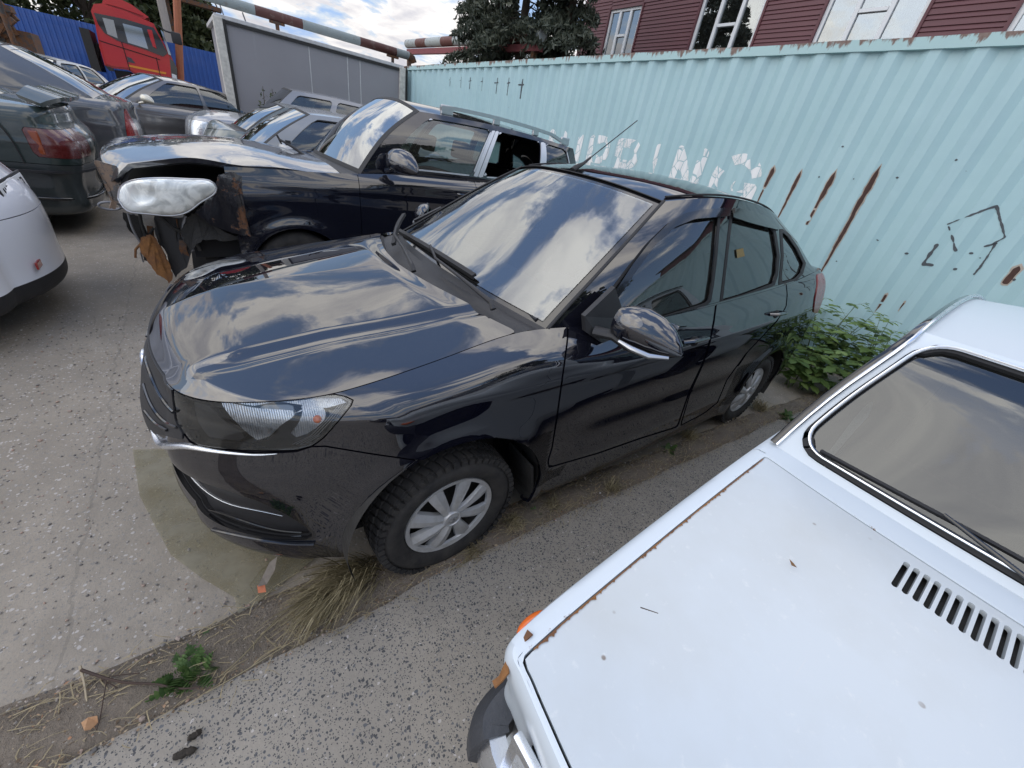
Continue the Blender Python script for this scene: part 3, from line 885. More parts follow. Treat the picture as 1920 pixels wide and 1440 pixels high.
        G[..., 0] += .006*np.sin(G[..., 1]*2.1)*np.sin(G[..., 2]/2.6*math.pi)
        bm = grid(G); cut(bm, fdist)
        if not len(bm.faces): bm.free(); return None
        flipto(bm, lambda c: (1, 0, 0)); return obj(name, bm, mat, T, smooth=False)
    yz = lambda Q: Q[:, [1, 2]]
    def seg(a, b_, wd):
        a, b_ = np.array(a, float), np.array(b_, float); e = b_-a
        def g(q):
            t = np.clip(((q-a)@e)/(e@e), 0, 1); return np.sqrt((((q-a)-e*t[:, None])**2).sum(1))-wd
        return g
    def arc_(c_, r, wd, a0, a1):
        def g(q):
            d = q-np.array(c_); ang = np.arctan2(d[:, 1], d[:, 0]); rr = np.abs(np.hypot(d[:, 0], d[:, 1])-r)-wd
            mid = (a0+a1)/2; da = np.abs((ang-mid+math.pi) % (2*math.pi)-math.pi)-(a1-a0)/2
            return np.maximum(rr, da*r)
        return g
    Ht, zb_ = 1.91, 1.30; t_ = .056
    def letter(ch, yc, wd=.30):     # +y is to the right as one reads it
        L, R_ = yc-wd/2, yc+wd/2; zm = lerp(zb_, Ht, .47)
        if ch == 'I': return [seg((yc, zb_), (yc, Ht-t_), t_)]
        if ch == 'H': return [seg((L, zb_), (L, Ht-t_), t_), seg((R_, zb_), (R_, Ht-t_), t_), seg((L, zm), (R_, zm), t_)]
        if ch == 'P': return [seg((L, zb_), (L, Ht-t_), t_), seg((L, Ht-t_), (R_-.12, Ht-t_), t_), seg((L, zm), (R_-.12, zm), t_), arc_((R_-.12, (Ht-t_+zm)/2), (Ht-t_-zm)/2, t_, -math.pi/2, math.pi/2)]
        if ch == 'N': return [seg((L, zb_), (L, Ht-t_), t_), seg((R_, zb_), (R_, Ht-t_), t_), seg((L, Ht-t_), (R_, zb_), t_)]
        if ch == 'G': return [arc_((yc, (Ht+zb_)/2), (Ht-zb_)/2-t_, t_, .35, 2*math.pi-.3), seg((yc+.04, zm-.02), (R_+.09, zm-.02), t_), seg((R_+.09, zm-.02), (R_+.09, zb_+.15), t_)]
    mw = bpy.data.materials.new('crazed white lettering'); mw.use_nodes = True; nt = mw.node_tree; nt.nodes.clear(); w = N(nt)
    out = nt.nodes.new('ShaderNodeOutputMaterial'); pb = w.n('ShaderNodeBsdfPrincipled', {'Base Color': (.82, .83, .82, 1), 'Roughness': .6})
    ed = w.voro(9, w.sc(1, 1.3, .75), feature='DISTANCE_TO_EDGE')
    vc = w.xyz(w.voro(9, w.sc(1, 1.3, .75), out='Color'))[0]
    crack = w.math('LESS_THAN', ed, .032)
    miss = w.math('GREATER_THAN', vc, .84)
    ed2 = w.math('LESS_THAN', w.voro(26, w.sc(1, 1.2, .8), feature='DISTANCE_TO_EDGE'), .03)
    hole = w.math('MAXIMUM', w.math('MAXIMUM', crack, miss), w.math('MULTIPLY', ed2, w.math('GREATER_THAN', vc, .45)))
    tr = w.n('ShaderNodeBsdfTransparent'); mx = w.n('ShaderNodeMixShader', {0: hole, 1: pb.outputs[0], 2: tr.outputs[0]}); nt.links.new(mx.outputs[0], out.inputs[0])
    for ch, yc in (('H', -4.45), ('I', -3.90), ('P', -3.45), ('P', -2.86), ('I', -2.33), ('N', -1.80), ('G', -1.12)):
        Lp = letter(ch, yc, .34 if ch in 'PN' else .30)
        shell('letter', lambda Q, Lp=Lp: np.min([g(yz(Q)) for g in Lp], 0), mw, .003, yc-.40, yc+.42, 1.25, 1.95)
    # rust scars running down the rib edges
    rs = random.Random(3)
    def streak(y_, zt_, zb2, wmax, sk=0.0, seed=1):
        ph_ = [rs.uniform(0, 6) for _ in range(6)]
        def g(q):
            y, z = q[:, 0], q[:, 1]; t = (zt_-z)/(zt_-zb2)
            wd = wmax*.62*np.clip(1.15-t, 0, 1)**1.1*sm(-.02, .10, t)*(.55+.45*vnoise(z*0+seed, z*8, seed, 3, 2.))
            n_ = (vnoise(y*30, z*9, seed+3, 3, 1.)-.5)*.035
            broken = np.where((t > .45) & (vnoise(y*3, z*7, seed+5, 2, 1.) > .52), .02, 0)
            return np.maximum(np.abs(y-y_-sk*t+n_*.5)-wd+broken, np.maximum(z-zt_, zb2-z))
        return lambda Q: g(yz(Q))
    for (y_, zt_, zb2, wm, sk, sd_) in ((-.735, 1.84, 1.30, .032, -.01, 21), (-.445, 1.84, 1.02, .030, -.01, 22), (-.135, 1.88, .98, .036, -.01, 23), (.20, 1.97, .60, .040, .01, 24), (1.47, 1.40, 1.0, .050, -.01, 25), (.82, .92, .70, .02, 0, 27), (.98, .90, .74, .014, 0, 28)):
        shell('rust_streak', streak(y_, zt_, zb2, wm*1.5, sk, sd_), M['streak_edge'], .0025, y_-.12, y_+.12, zb2-.02, zt_+.02, .006)
        shell('rust_streak', streak(y_, zt_-.02, lerp(zb2, zt_, .1), wm, sk, sd_), M['streak'], .0042, y_-.12, y_+.12, zb2-.02, zt_+.02, .006)
    for k, (y_, z_) in enumerate([(-8.5, 2.60), (-8.05, 2.60), (-7.6, 2.58), (-7.15, 2.58), (-6.6, 2.56), (-6.15, 2.55), (-5.75, 2.53)]):
        s_ = .6+.08*k
        gs_ = [seg((y_-.05*s_, z_), (y_+.06*s_, z_+.01), .010*s_), seg((y_+.02, z_+.08*s_), (y_+.02, z_-.18*s_), .011*s_)]
        shell('scrape', lambda Q, gs_=gs_: np.min([g(yz(Q)) for g in gs_], 0)+(vnoise(Q[:, 1]*30, Q[:, 2]*30, 2, 2, 1.)-.5)*.012, M['scrape'], .003, y_-.12, y_+.14, z_-.25, z_+.14, .008)
    # worn outline of a lost diamond placard, and loose dark chips
    dia = [(.90, 1.585), (1.10, 1.775), (1.275, 1.565), (1.16, 1.42)]
    # traced corners of the placard
    q_ = [at(x, y, 'x', CX-.013)[1:] for x, y in [(1776, 420), (1868, 386), (1884, 445), (1862, 457)]]
    q2 = [at(x, y, 'x', CX-.013)[1:] for x, y in [(1778, 425), (1786, 446), (1792, 470)]]
    q3 = [at(x, y, 'x', CX-.013)[1:] for x, y in [(1755, 460), (1742, 478), (1730, 495), (1748, 497)]]
    q4 = [at(x, y, 'x', CX-.013)[1:] for x, y in [(1845, 462), (1868, 456)]]
    q5 = [at(x, y, 'x', CX-.013)[1:] for x, y in [(1866, 457), (1852, 480), (1838, 500), (1826, 514)]]
    for pl_, wd in ((q_, .006), (q2, .006), (q3, .012), (q4, .007), (q5, .006)):
        gg = [seg(pl_[i], pl_[i+1], wd) for i in range(len(pl_)-1)]
        ya, yb = min(p[0] for p in pl_)-.06, max(p[0] for p in pl_)+.06; za, zb3 = min(p[1] for p in pl_)-.06, max(p[1] for p in pl_)+.06
        shell('placard_outline', lambda Q, gg=gg: np.min([g(yz(Q)) for g in gg], 0)+(vnoise(Q[:, 1]*25, Q[:, 2]*25, 4, 3, 1.)-.5)*.016, M['scrape'], .003, ya, yb, za, zb3, .006)
    for k, (cx_, cy_) in enumerate([(1810, 320), (1793, 300), (1876, 395), (1684, 333), (1645, 450), (1820, 475), (1787, 467), (1838, 484), (1790, 505), (1773, 522), (1900, 525), (1668, 470), (1700, 475), (1600, 335), (1580, 275), (1535, 332), (1568, 490)]):
        p = at(cx_, cy_, 'x', CX-.013)[1:]
        shell('paint_chip', lambda Q, p=p, k=k: np.hypot((Q[:, 1]-p[0])/1.6, Q[:, 2]-p[1])-.005+(vnoise(Q[:, 1]*30, Q[:, 2]*30, 30+k, 3, 1.)-.5)*.022, M['scrape'], .003, p[0]-.05, p[0]+.05, p[1]-.05, p[1]+.05, .006)
    return T
M['streak'] = simple('raw rust', (.070, .036, .028), .9, var=.6, vs=24, bump=(50, .4))
M['streak_edge'] = simple('pale flaked primer with rust bleed', (.42, .36, .30), .85, var=.45, vs=30)
M['scrape'] = simple('bare dark steel', (.075, .085, .095), .8, var=.4, vs=40)
from mathutils.bvhtree import BVHTree
container()

# ---------------------------------------------------------------- grey box body behind
def trailer():
    Y0 = -10.75
    z0 = float(gz(0, Y0)); x0, x1, H = -.42, -4.45, 2.86
    T = empty('box_trailer', (x0, Y0, z0), 0, 'plain grey box trailer body with weathered pale corner post behind the parked cars', 'trailer')
    m, nt, b, o = newmat('grey trailer panel'); w = N(nt)
    f = w.noise(1.1, 5, .6); st = w.noise(4, 5, .6, w.sc(1, 1, .05))
    c = w.mix(f, (.225, .22, .235), (.285, .28, .295)); c = w.mix(w.ramp(st, (.66, 0.), (.72, .4)), c, (.33, .33, .34))
    nt.links.new(c, b.inputs['Base Color']); b.inputs['Roughness'].default_value = .6; w.bump(b, f, .1, .04)
    H = H-z0
    L = x0-x1
    bm = B()
    add_box(bm, (-L/2, -1.2, H/2+.25), (L-.16, 2.4, H-.62)); obj('panel', bm, m, T, smooth=False)
    for xx in (-1.75, -2.6, -2.9):
        bm = B(); add_box(bm, (xx, .003, H/2+.25), (.018, .006, H-.7)); obj('panel_joint', bm, M['satin_white'], T, smooth=False)
    bm = B(); add_box(bm, (-L/2, -1.2, H-.03), (L, 2.44, .07), None, .01); obj('roof_rail', bm, M['satin_white'], T, smooth=False)
    bm = B(); add_box(bm, (-L/2, .018, H-.10), (L-.1, .03, .05)); obj('tarp_track', bm, M['dark_metal'], T, smooth=False)
    for xx in (-.05, -L+.05):
        bm = B(); add_box(bm, (xx, -.03, H/2+.1), (.16, .16, H-.28), None, .015); obj('corner_post', bm, M['flaky_white'], T, smooth=False)
        bm = B(); add_box(bm, (xx-.11, .02, H/2+.1), (.05, .05, H-.32)); obj('post_seal', bm, M['dark_metal'], T, smooth=False)
    bm = B(); add_box(bm, (-L/2, -.2, .30), (L, .25, .2)); obj('chassis', bm, M['dark_metal'], T, smooth=False)
    return T
M['satin_white'] = simple('pale weathered trim', (.50, .50, .50), .6, var=.35, vs=10)
M['flaky_white'] = simple('flaking white post', (.55, .53, .48), .8, var=.5, vs=14, bump=(20, .5))
trailer()

# ---------------------------------------------------------------- blue fence
def fence():
    Y0 = -26.0; z0 = float(gz(0, Y0))
    T = empty('metal_fence', (0, Y0, z0), 0, 'bright blue profiled sheet fence running behind the red truck cab', 'fence')
    bm = B(); xs = []; x = 14.0
    while x > -2.2:
        for a, d in ((0, 0), (.07, 0), (.09, -.03), (.15, -.03), (.17, 0)): xs.append((x-a, d))
        x -= .17
    P = np.array([[(xx, d, z) for z in np.linspace(.0, 2.62, 4)] for xx, d in xs]); bm = grid(P); flipto(bm, lambda c: (0, 1, 0))
    obj('profiled_sheet', bm, simple('blue sheet paint', (.022, .085, .32), .42, var=.15, vs=2, coat=.3), T, smooth=False)
    for k, xx in enumerate(np.arange(-2, 14, 2.6)):
        bm = B(); add_box(bm, (xx, -.08, 1.2), (.07, .07, 2.5)); obj('post', bm, M['dark_metal'], T, smooth=False)
fence()

# ---------------------------------------------------------------- building with burgundy siding
def building():
    X0 = -13.0
    T = empty('building', (X0, 0, 0), 0, 'building clad in burgundy siding with tall white-framed windows, above the container', 'building')
    m, nt, b, o = newmat('burgundy siding'); w = N(nt); f = w.noise(3, 5, .6, w.sc(1, .4, 2))
    nt.links.new(w.mix(f, (.085, .022, .030), (.125, .034, .043)), b.inputs['Base Color']); b.inputs['Roughness'].default_value = .5
    wins = [(-12.46, -10.97), (-8.60, -6.54), (-4.91, -2.79), (-1.30, .9), (2.6, 4.7), (6.4, 8.4)]
    zb, zt = 3.75, 6.35
    lo, hi_ = -13.9, 12.0
    segs = []; cur = lo
    for a, c in wins: segs.append((cur, a)); cur = c
    segs.append((cur, hi_))
    def siding(y0, y1, z0, z1, name='siding'):
        bm = B(); h = .20; n = int(round((z1-z0)/h))
        for i in range(n):
            za = z0+i*(z1-z0)/n; zc = z0+(i+1)*(z1-z0)/n
            for (A, Bq) in (((0.03, za), (0.012, za+.10)), ((.012, za+.10), (.030, za+.115)), ((.030, za+.115), (0.006, zc)), ((.006, zc), (.03, zc))):
                v = [bm.verts.new(p) for p in ((A[0], y0, A[1]), (A[0], y1, A[1]), (Bq[0], y1, Bq[1]), (Bq[0], y0, Bq[1]))]; bm.faces.new(v)
        flipto(bm, lambda c: (1, 0, 0)); return obj(name, bm, m, T, smooth=False)
    for a, c in segs: siding(a, c, 0, 7.6)
    for a, c in wins:
        siding(a, c, 0, zb); siding(a, c, zt, 7.6)
        fr = B(); d = .05
        W_ = c-a
        for yy in (a+.04, c-.04): add_box(fr, (-.06, yy, (zb+zt)/2), (.08, .09, zt-zb))
        for zz in (zb+.04, zt-.04): add_box(fr, (-.06, (a+c)/2, zz), (.079, W_-.17, .08))
        for k in (1, 2):
            yy = a+W_*k/3; add_box(fr, (-.055, yy, (zb+zt)/2), (.085, .10, zt-zb-.17))
        add_box(fr, (-.05, (a+c)/2, zt-.75), (.084, W_/3-.12, .07))
        wf = obj('window', fr, M['pvc'], T, smooth=False)
        for k in range(3):
            bm = B(); add_box(bm, (-.075, a+W_*(k+.5)/3, (zb+zt)/2), (.01, W_/3-.10, zt-zb-.17)); obj('pane', bm, M['glass_win'], wf, smooth=False)
        bm = B(); add_box(bm, (-.45, (a+c)/2, (zb+zt)/2), (.02, W_, zt-zb)); 
        bm2 = B()
        for k in range(int(W_/.09)): add_tube(bm2, [(-.36+.02*math.sin(k*1.3), a+.1+k*.09, zb), (-.36+.02*math.sin(k*1.3+1), a+.1+k*.09, zt)], .035, 6)
        bm.free(); obj('curtain', bm2, M['curtain'], wf)
        for yy, s_ in ((a, 1), (c, -1)):
            bm = B(); add_box(bm, (-.03, yy-s_*.03, (zb+zt)/2), (.16, .06, zt-zb+.12)); obj('reveal', bm, m, T, smooth=False)
    bm = B(); add_box(bm, (-3, -1, 7.65), (6.6, 26.6, .12)); obj('roof', bm, M['dark_metal'], T, smooth=False)
    bm = B(); add_box(bm, (-.6, -1, 3.8), (.1, 25.6, 7.4)); obj('inner_wall', bm, M['under'], T, smooth=False)
M['pvc'] = simple('white window frame', (.70, .72, .73), .35)
M['curtain'] = simple('pale curtain', (.16, .17, .18), .9, var=.4)
M['glass_win'] = glassmat('house window glass', (.45, .5, .5), .22, .02, wave=.02)
building()

# ---------------------------------------------------------------- striped gas pipes
def stripes(name, a, bcol, period, ax, ph=0., chip=.6):
    m, nt, b, o = newmat(name); w = N(nt); c_ = w.xyz()[ax]
    k = w.math('LESS_THAN', w.math('MODULO', w.math('ADD', c_, 50+ph), period), period*.42)
    f = w.noise(7, 7, .7)
    c = w.mix(k, a, bcol); c = w.mix(w.ramp(f, (.55, 0.), (.66, chip)), c, (.16, .13, .11))
    nt.links.new(c, b.inputs['Base Color']); b.inputs['Roughness'].default_value = .6; return m
def pipes():
    T = empty('gas_pipe', (0, -13, 3.38), 0, 'grey and brown striped overhead gas pipe on thin steel supports above the grey trailer', 'pipe')
    bm = B(); add_tube(bm, [(6, 0, 0), (-5.5, 0, 0)], .105, 16); obj('pipe_run', bm, stripes('striped pipe', (.23, .27, .27), (.085, .030, .024), 2.55, 0, 1.0), T)
    bm = B(); add_tube(bm, [(-5.5, 0, 0), (-5.62, 0, -.05), (-5.66, 0, -.14)], .11, 14); obj('elbow', bm, M['rust'], T)
    for xx in (-1.95, -5.0, 3):
        bm = B(); add_tube(bm, [(xx, 0, -.08), (xx, 0, -3.2)], .045, 8); add_box(bm, (xx, 0, -.13), (.34, .10, .05)); obj('support', bm, M['rust'], T)
    bm = B()
    for a, c in (((-.75, -.1), (-.95, -.62)), ((-1.2, -.12), (-1.42, -.62)), ((-.95, -.60), (-1.2, -.14)), ((-1.2, -.14), (-1.42, -.60))): add_tube(bm, [(a[0], .05, a[1]), (c[0], .05, c[1]-.3)], .014, 6)
    obj('bracket', bm, M['steel'], T)
    T = empty('pipe_bridge', (-8, 0, 0), 0, 'peeling white and brown pipe on a dull red beam behind the turquoise container', 'pipe')
    bm = B(); add_tube(bm, [(0, -19.2, 4.55), (0, -9.7, 4.27)], .15, 16); obj('pipe_run', bm, stripes('peeling striped pipe', (.36, .39, .38), (.12, .04, .03), 2.3, 1, .3, .95), T)
    bm = B(); add_box(bm, (0, -14.4, 4.14), (.16, 9.4, .17), Matrix.Rotation(R(-1.65), 3, 'X')); obj('beam', bm, simple('dull red beam', (.22, .06, .065), .7, var=.3), T, smooth=False)
    for yy in (-19.0, -14, -10):
        bm = B(); add_box(bm, (0, yy, 2.1), (.14, .14, 4.2)); obj('post', bm, M['rust'], T, smooth=False)
pipes()
# ================================================================ black sedan (nose at +x, its left side at +y)
def black_sedan():
    T = empty('sedan', (0, 0, 0), 0, 'glossy black four-door sedan, clouds mirrored on its hood, nearest the old white car', 'car')
    zt = [(.80, .80), (.70, .822), (.52, .862), (.33, .888), (.15, .918), (-.05, .952), (-.27, .99), (-.5, 1.0), (-.95, 1.006), (-1.43, 1.03), (-2.2, 1.088), (-2.5, 1.11), (-2.95, 1.14), (-3.3, 1.125)]
    z7 = [(x, z-.045-.02*(x < -.4)) for x, z in zt]
    z6 = [(.85, .72), (.5, .765), (0, .82), (-.5, .86), (-1.5, .88), (-2.6, .93), (-3.4, .93)]
    z5 = [(.85, .63), (.4, .66), (-.5, .72), (-2.6, .78), (-3.4, .78)]
    f = dict(ef=1.65, er=2.0)
    wq = lambda m: [(.6, .74*m), (.15, .80*m), (-.2, .825*m), (-.7, .842*m), (-1.4, .846*m), (-2.1, .842*m), (-2.7, .82*m), (-3.1, .78*m)]
    L = [dict(xn=.66, xt=-3.30, rf=.55, cf=.42, rr=.3, bf=.08, br=.05, w=wq(.93), z=.185, **f),
         dict(xn=.785, xt=-3.38, rf=.55, cf=.42, rr=.33, bf=.08, br=.06, w=wq(.975), z=.200, **f),
         dict(xn=.825, xt=-3.42, rf=.57, cf=.43, rr=.35, bf=.07, br=.06, w=wq(.985), z=.255, **f),
         dict(xn=.815, xt=-3.43, rf=.58, cf=.43, rr=.35, bf=.07, br=.06, w=wq(.995), z=.36, **f),
         dict(xn=.838, xt=-3.43, rf=.60, cf=.45, rr=.35, bf=.07, br=.06, w=wq(1.0), z=.50, **f),
         dict(xn=.828, xt=-3.41, rf=.60, cf=.45, rr=.35, bf=.07, br=.06, w=wq(1.0), z=z5, **f),
         dict(xn=.800, xt=-3.36, rf=.57, cf=.43, rr=.34, bf=.07, br=.06, w=wq(.99), z=z6, **f),
         dict(xn=.782, xt=-3.31, rf=.48, cf=.40, rr=.32, bf=.06, br=.06, w=[(.6, .68), (.3, .745), (0, .775), (-.3, .79), (-.6, .80), (-1.4, .806), (-2.2, .80), (-2.7, .775), (-3.1, .72)], z=z7, ef=1.8, er=2.0),
         dict(xn=.768, xt=-3.27, rf=.42, cf=.36, rr=.30, bf=.045, br=.06, w=[(.6, .66), (.25, .70), (0, .694), (-.27, .69), (-.45, .715), (-.7, .752), (-1.4, .768), (-2.2, .758), (-2.7, .715), (-3.1, .66)], z=zt, ef=1.85, er=2.0)]
    def bump(G):
        P = G.reshape(-1, 3); x, y, z = P.T
        side = sm(.55, .70, y)
        for xa, r in ((-.02, .39), (-2.476, .37)):
            d = np.hypot(x-xa, z-.30)
            y += side*.016*np.exp(-((d-r)/.05)**2)*(z > .2)
        # shoulder crease and lower door hollow
        inb = sm(.10, -.25, x)*sm(-3.0, -2.7, x)
        y += side*inb*(.006*np.exp(-((z-(.845+.03*(-x-.5)))/.018)**2) - .010*np.exp(-((z-.60)/.07)**2)*sm(-.4, -.7, x) + .006*np.exp(-((z-.40)/.04)**2))
        return np.stack([x, y, z], 1).reshape(G.shape)
    sh = Shape(L, 54, 1.25, bump)
    side = sh.side()
    # ---------------- traced outlines (on the near side; the far side mirrors them)
    HL = [(325, 728), (379, 733), (483, 737), (587, 740), (640, 740), (664, 752), (640, 782), (615, 812), (592, 834), (552, 845), (466, 845), (400, 840), (362, 833), (334, 800), (325, 765)]
    FOG = [(300, 775), (293, 800), (303, 845), (312, 880), (330, 901), (400, 912), (448, 925), (505, 945), (550, 968), (580, 990), (594, 1004), (590, 1015), (540, 1013), (483, 1004), (420, 990), (375, 978), (352, 968), (342, 950), (336, 915), (330, 875), (345, 830)]
    HOODN = None
    BUMPTOP = [(100, 560), (325, 726), (334, 800), (362, 835), (466, 849), (552, 848), (594, 834), (690, 850), (800, 866), (830, 880), (830, 1200), (60, 1200), (60, 560)]
    DOORF = [(1068, 572), (1064, 640), (1056, 700), (1045, 780), (1035, 840), (1027, 866), (1030, 876), (1120, 850), (1200, 822), (1270, 800), (1292, 735), (1318, 680), (1331, 638), (1338, 602), (1342, 570), (1250, 540), (1130, 500)]
    DOORR = [(1344, 566), (1339, 604), (1332, 640), (1319, 682), (1294, 737), (1276, 798), (1320, 775), (1345, 755), (1363, 712), (1398, 664), (1432, 628), (1458, 600), (1474, 575), (1476, 552), (1474, 532), (1440, 530)]
    fa, ra = (-.02, .305, .385), (-2.476, .30, .345)
    arches = (arch(*fa), arch(*ra))
    D = outw
    def panel(name, f_list, mat=None, **k):
        bm = side.copy()
        for g in f_list: cut(bm, g)
        return both(name, bm, mat or M['black_paint'], T, D, **k)
    xmax = lambda a: (lambda P: P[:, 0]-a)
    xmin = lambda a: (lambda P: a-P[:, 0])
    FYZ = [(-.1, .545), (.58, .545), (.64, .520), (.675, .475), (.698, .420), (.712, .368), (.706, .338), (.66, .330), (-.1, .318)]
    def fog(gm=0.): return lambda P: np.maximum(sdpoly(FYZ, P[:, [1, 2]]), .30-P[:, 0])+gm
    # bumper, with openings
    LOWF = [(-.9, .13), (.45, .13), (.9, .13), (.9, .2), (-.9, .2)]
    bp = panel('front_bumper', [xmin(-.35), inpx(BUMPTOP, 1.5), lambda P: .205+.05*sm(.55, .38, P[:, 0])-P[:, 2], neg(fog(-.002)), arch(fa[0], fa[1], fa[2]+.004), lambda P: P[:, 0]*-1+.02])
    for o in bp: tag(o)
    # fender
    fnd = panel('fender', [xmin(-.75), neg(inpx(BUMPTOP, -1.5)), neg(inpx(HL, -2)), neg(inpx(DOORF, -2)), arches[0], lambda P: .30-P[:, 2], xmin(-.56), lambda P: sdpoly([(325, 728), (325, 500), (60, 400), (60, 800)], px(P))*-1])
    panel('front_door', [xmax(-.3), inpx(DOORF, 1.3), xmin(-1.6)])
    panel('rear_door', [xmax(-1.2), inpx(DOORR, 1.0), xmin(-2.6), arches[1]])
    sill = [xmax(-.28), xmin(-2.3), neg(inpx(DOORF, -1.5)), neg(inpx(DOORR, -1.0)), lambda P: P[:, 2]-.62, arches[0], arches[1]]
    panel('sill', sill)
    panel('rear_quarter', [xmax(-1.95), neg(inpx(DOORR, -1.0)), arches[1], lambda P: .30-P[:, 2]], rimd=.01)
    # dark liner behind every gap
    bm = side.copy(); cut(bm, lambda P: .215+.05*sm(.55, .38, P[:, 0])-P[:, 2]); cut(bm, arch(fa[0], fa[1], fa[2]+.01)); cut(bm, arch(ra[0], ra[1], ra[2]+.01)); cut(bm, neg(fog(.012))); cut(bm, neg(inpx(HL, 4)))
    offset(flipto(bm, D), .016); both('liner', bm, M['under'], T, D, 0)
    # wheel housings
    for xa, za, r in (fa, ra):
        bm = B(); add_lathe(bm, [(r+.012, .845-.03), (r+.016, .50)], c=(xa, 0, za), axis='y', n=40, a0=R(-18), a1=R(198))
        add_lathe(bm, [(r+.016, .50), (.01, .50)], c=(xa, 0, za), axis='y', n=40, a0=R(-18), a1=R(198))
        both('wheel_housing', bm, M['dark_metal'], T, D, 0)
    # mud flap behind front wheel
    bm = B(); add_box(bm, (-.395, .74, .30), (.012, .17, .26), Matrix.Rotation(R(14), 3, 'Y'), .004)
    both('mud_flap', bm, M['dark_metal'], T, D, 0)
    # ---------------- hood
    i_s = sh.nf+sh.nc//2+2
    i_c = sh.idx(-.27)
    top = sh.top
    e0 = curve(top[0:i_s+1], 72)                                     # leading edge, centre -> corner
    e1 = curve(top[i_s:i_c+1:2], 70)                                 # corner -> cowl along the fender
    e1[-1] = top[i_c]
    cen = curve([top[0], (.73, 0, .852), (.62, 0, .888), (.40, 0, .932), (.15, 0, .972), (-.02, 0, 1.000), (-.105, 0, 1.012)], 70)
    cow = curve([cen[-1], (-.128, .22, 1.012), (-.180, .42, 1.006), (-.232, .58, .998), e1[-1]], 72)
    e1[-1] = cow[-1]; e0[0] = cen[0]; e0[-1] = e1[0]
    H = coons(cen, e1, e0, cow)
    u = np.linspace(0, 1, 70)[:, None]; v = np.linspace(0, 1, 72)[None]
    x, y = H[..., 0], H[..., 1]
    # raised middle with a soft edge that narrows towards the lamp
    yc = np.interp(x, [-.3, 0, .3, .55, .66], [.50, .47, .44, .43, .41])
    yc2 = np.interp(x, [-.3, 0, .3, .55, .66], [.60, .565, .50, .45, .41])
    env = sm(.70, .52, x)
    H[..., 2] += .016*sm(0, 1, 1-v)*sm(0.02, .25, u)*(1-sm(.9, 1., u))
    H[..., 2] += env*(.014*(1-sm(yc-.022, yc+.010, y)))
    H[..., 2] -= env*.005*np.exp(-((y-(yc+.028))/.016)**2)
    H[..., 2] += .018*sm(.0, .10, u)*(1-v**3)*sm(.55, .9, 1-u*.5)
    hood = grid(H)
    gap = .0035
    ho = hood.copy()
    def inset(P):
        d = np.full(len(P), -1.)
        edge = np.vstack([e0, e1, cow[::-1]])
        poly = np.vstack([[(.9, -.5, 0)], [(e0[0][0], -.5, 0)], edge, [(cow[0][0], -.5, 0)]])[1:]
        return sdpoly(poly[:, :2], P[:, :2])+gap
    cut(ho, inset)
    hd = whole('hood', ho, M['black_paint'], T, up, .016)
    bm = hood.copy(); flipto(bm, up); offset(bm, .03); whole('hood_underlay', bm, M['under'], T, up, 0)
    # shallow strip closing the nose between hood lip and grille is part of the bumper mask below
    # ---------------- greenhouse
    A0, A1 = np.array((-.40, .655, 1.005)), np.array((-1.085, .525, 1.440))
    apil = curve([A0, (-.60, .635, 1.135), (-.84, .592, 1.292), A1], 40)
    troof = curve([A1, (-1.30, .558, 1.473), (-1.60, .572, 1.492), (-1.90, .562, 1.483), (-2.15, .545, 1.455), (-2.36, .53, 1.405)], 70)
    cpil = curve([(-2.93, .66, 1.135), (-2.78, .635, 1.200), (-2.58, .585, 1.31), troof[-1]], 40)
    i0, i1 = sh.idx(-.40), sh.idx(-2.93)
    bl = curve(top[i0:i1+1:3], 70)
    bl[:, 1] -= .006; bl[:, 2] -= .006
    A = apil.copy(); apil = A+(bl[0]-A[0])*np.linspace(1, 0, 40)[:, None]**3
    Cc = cpil+(bl[-1]-cpil[0])*np.linspace(1, 0, 40)[:, None]**3
    Gs = coons(bl, troof, apil, Cc)
    vv = np.linspace(0, 1, 40)[None]; uu = np.linspace(0, 1, 70)[:, None]
    Gs[..., 1] += .020*np.sin(math.pi*vv)*np.minimum(1, 4*np.minimum(uu, 1-uu))
    gside = grid(Gs)
    WF = [(1118, 585), (1150, 540), (1180, 500), (1215, 458), (1254, 422), (1280, 409), (1310, 404), (1348, 404), (1342, 480), (1336, 530), (1330, 566), (1318, 572), (1243, 595), (1180, 616), (1130, 612)]
    WR = [(1371, 404), (1410, 409), (1448, 422), (1453, 440), (1459, 480), (1456, 515), (1450, 533), (1400, 552), (1352, 567), (1360, 500)]
    WQ = [(1464, 430), (1478, 442), (1494, 465), (1508, 494), (1503, 512), (1492, 524), (1462, 533), (1467, 480)]
    frame = [(-.3, .9), (-.3, 1.6), (-3.2, 1.6), (-3.2, .9)]
    for nm, fl in (('pillar_frame', [neg(inpx(WF, 0)), neg(inpx(WR, 0)), neg(inpx(WQ, 0))]),):
        bm = gside.copy()
        for g in fl: cut(bm, g)
        both(nm, bm, M['black_paint'], T, D, .02)
    for poly, lab in ((WF, 1), (WR, 2), (WQ, 3)):
        bm = gside.copy(); cut(bm, inpx(poly, -2)); flipto(bm, D); offset(bm, .010)
        both('side_window', bm, M['glass_side'], T, D, 0)
        # rubber surround
        bm = gside.copy(); cut(bm, inpx(poly, -2.6)); cut(bm, neg(inpx(poly, 2.2))); flipto(bm, D); offset(bm, -.002)
        both('window_seal', bm, M['rubber'], T, D, .004)
    # belt moulding and wind deflectors
    bm = gside.copy(); cut(bm, inpx([(1125, 604), (1243, 593), (1341, 568), (1471, 531), (1492, 526), (1492, 531), (1471, 537), (1341, 576), (1243, 602), (1128, 636)])); flipto(bm, D); offset(bm, -.005)
    both('belt_moulding', bm, M['gloss_plastic'], T, D, .008)
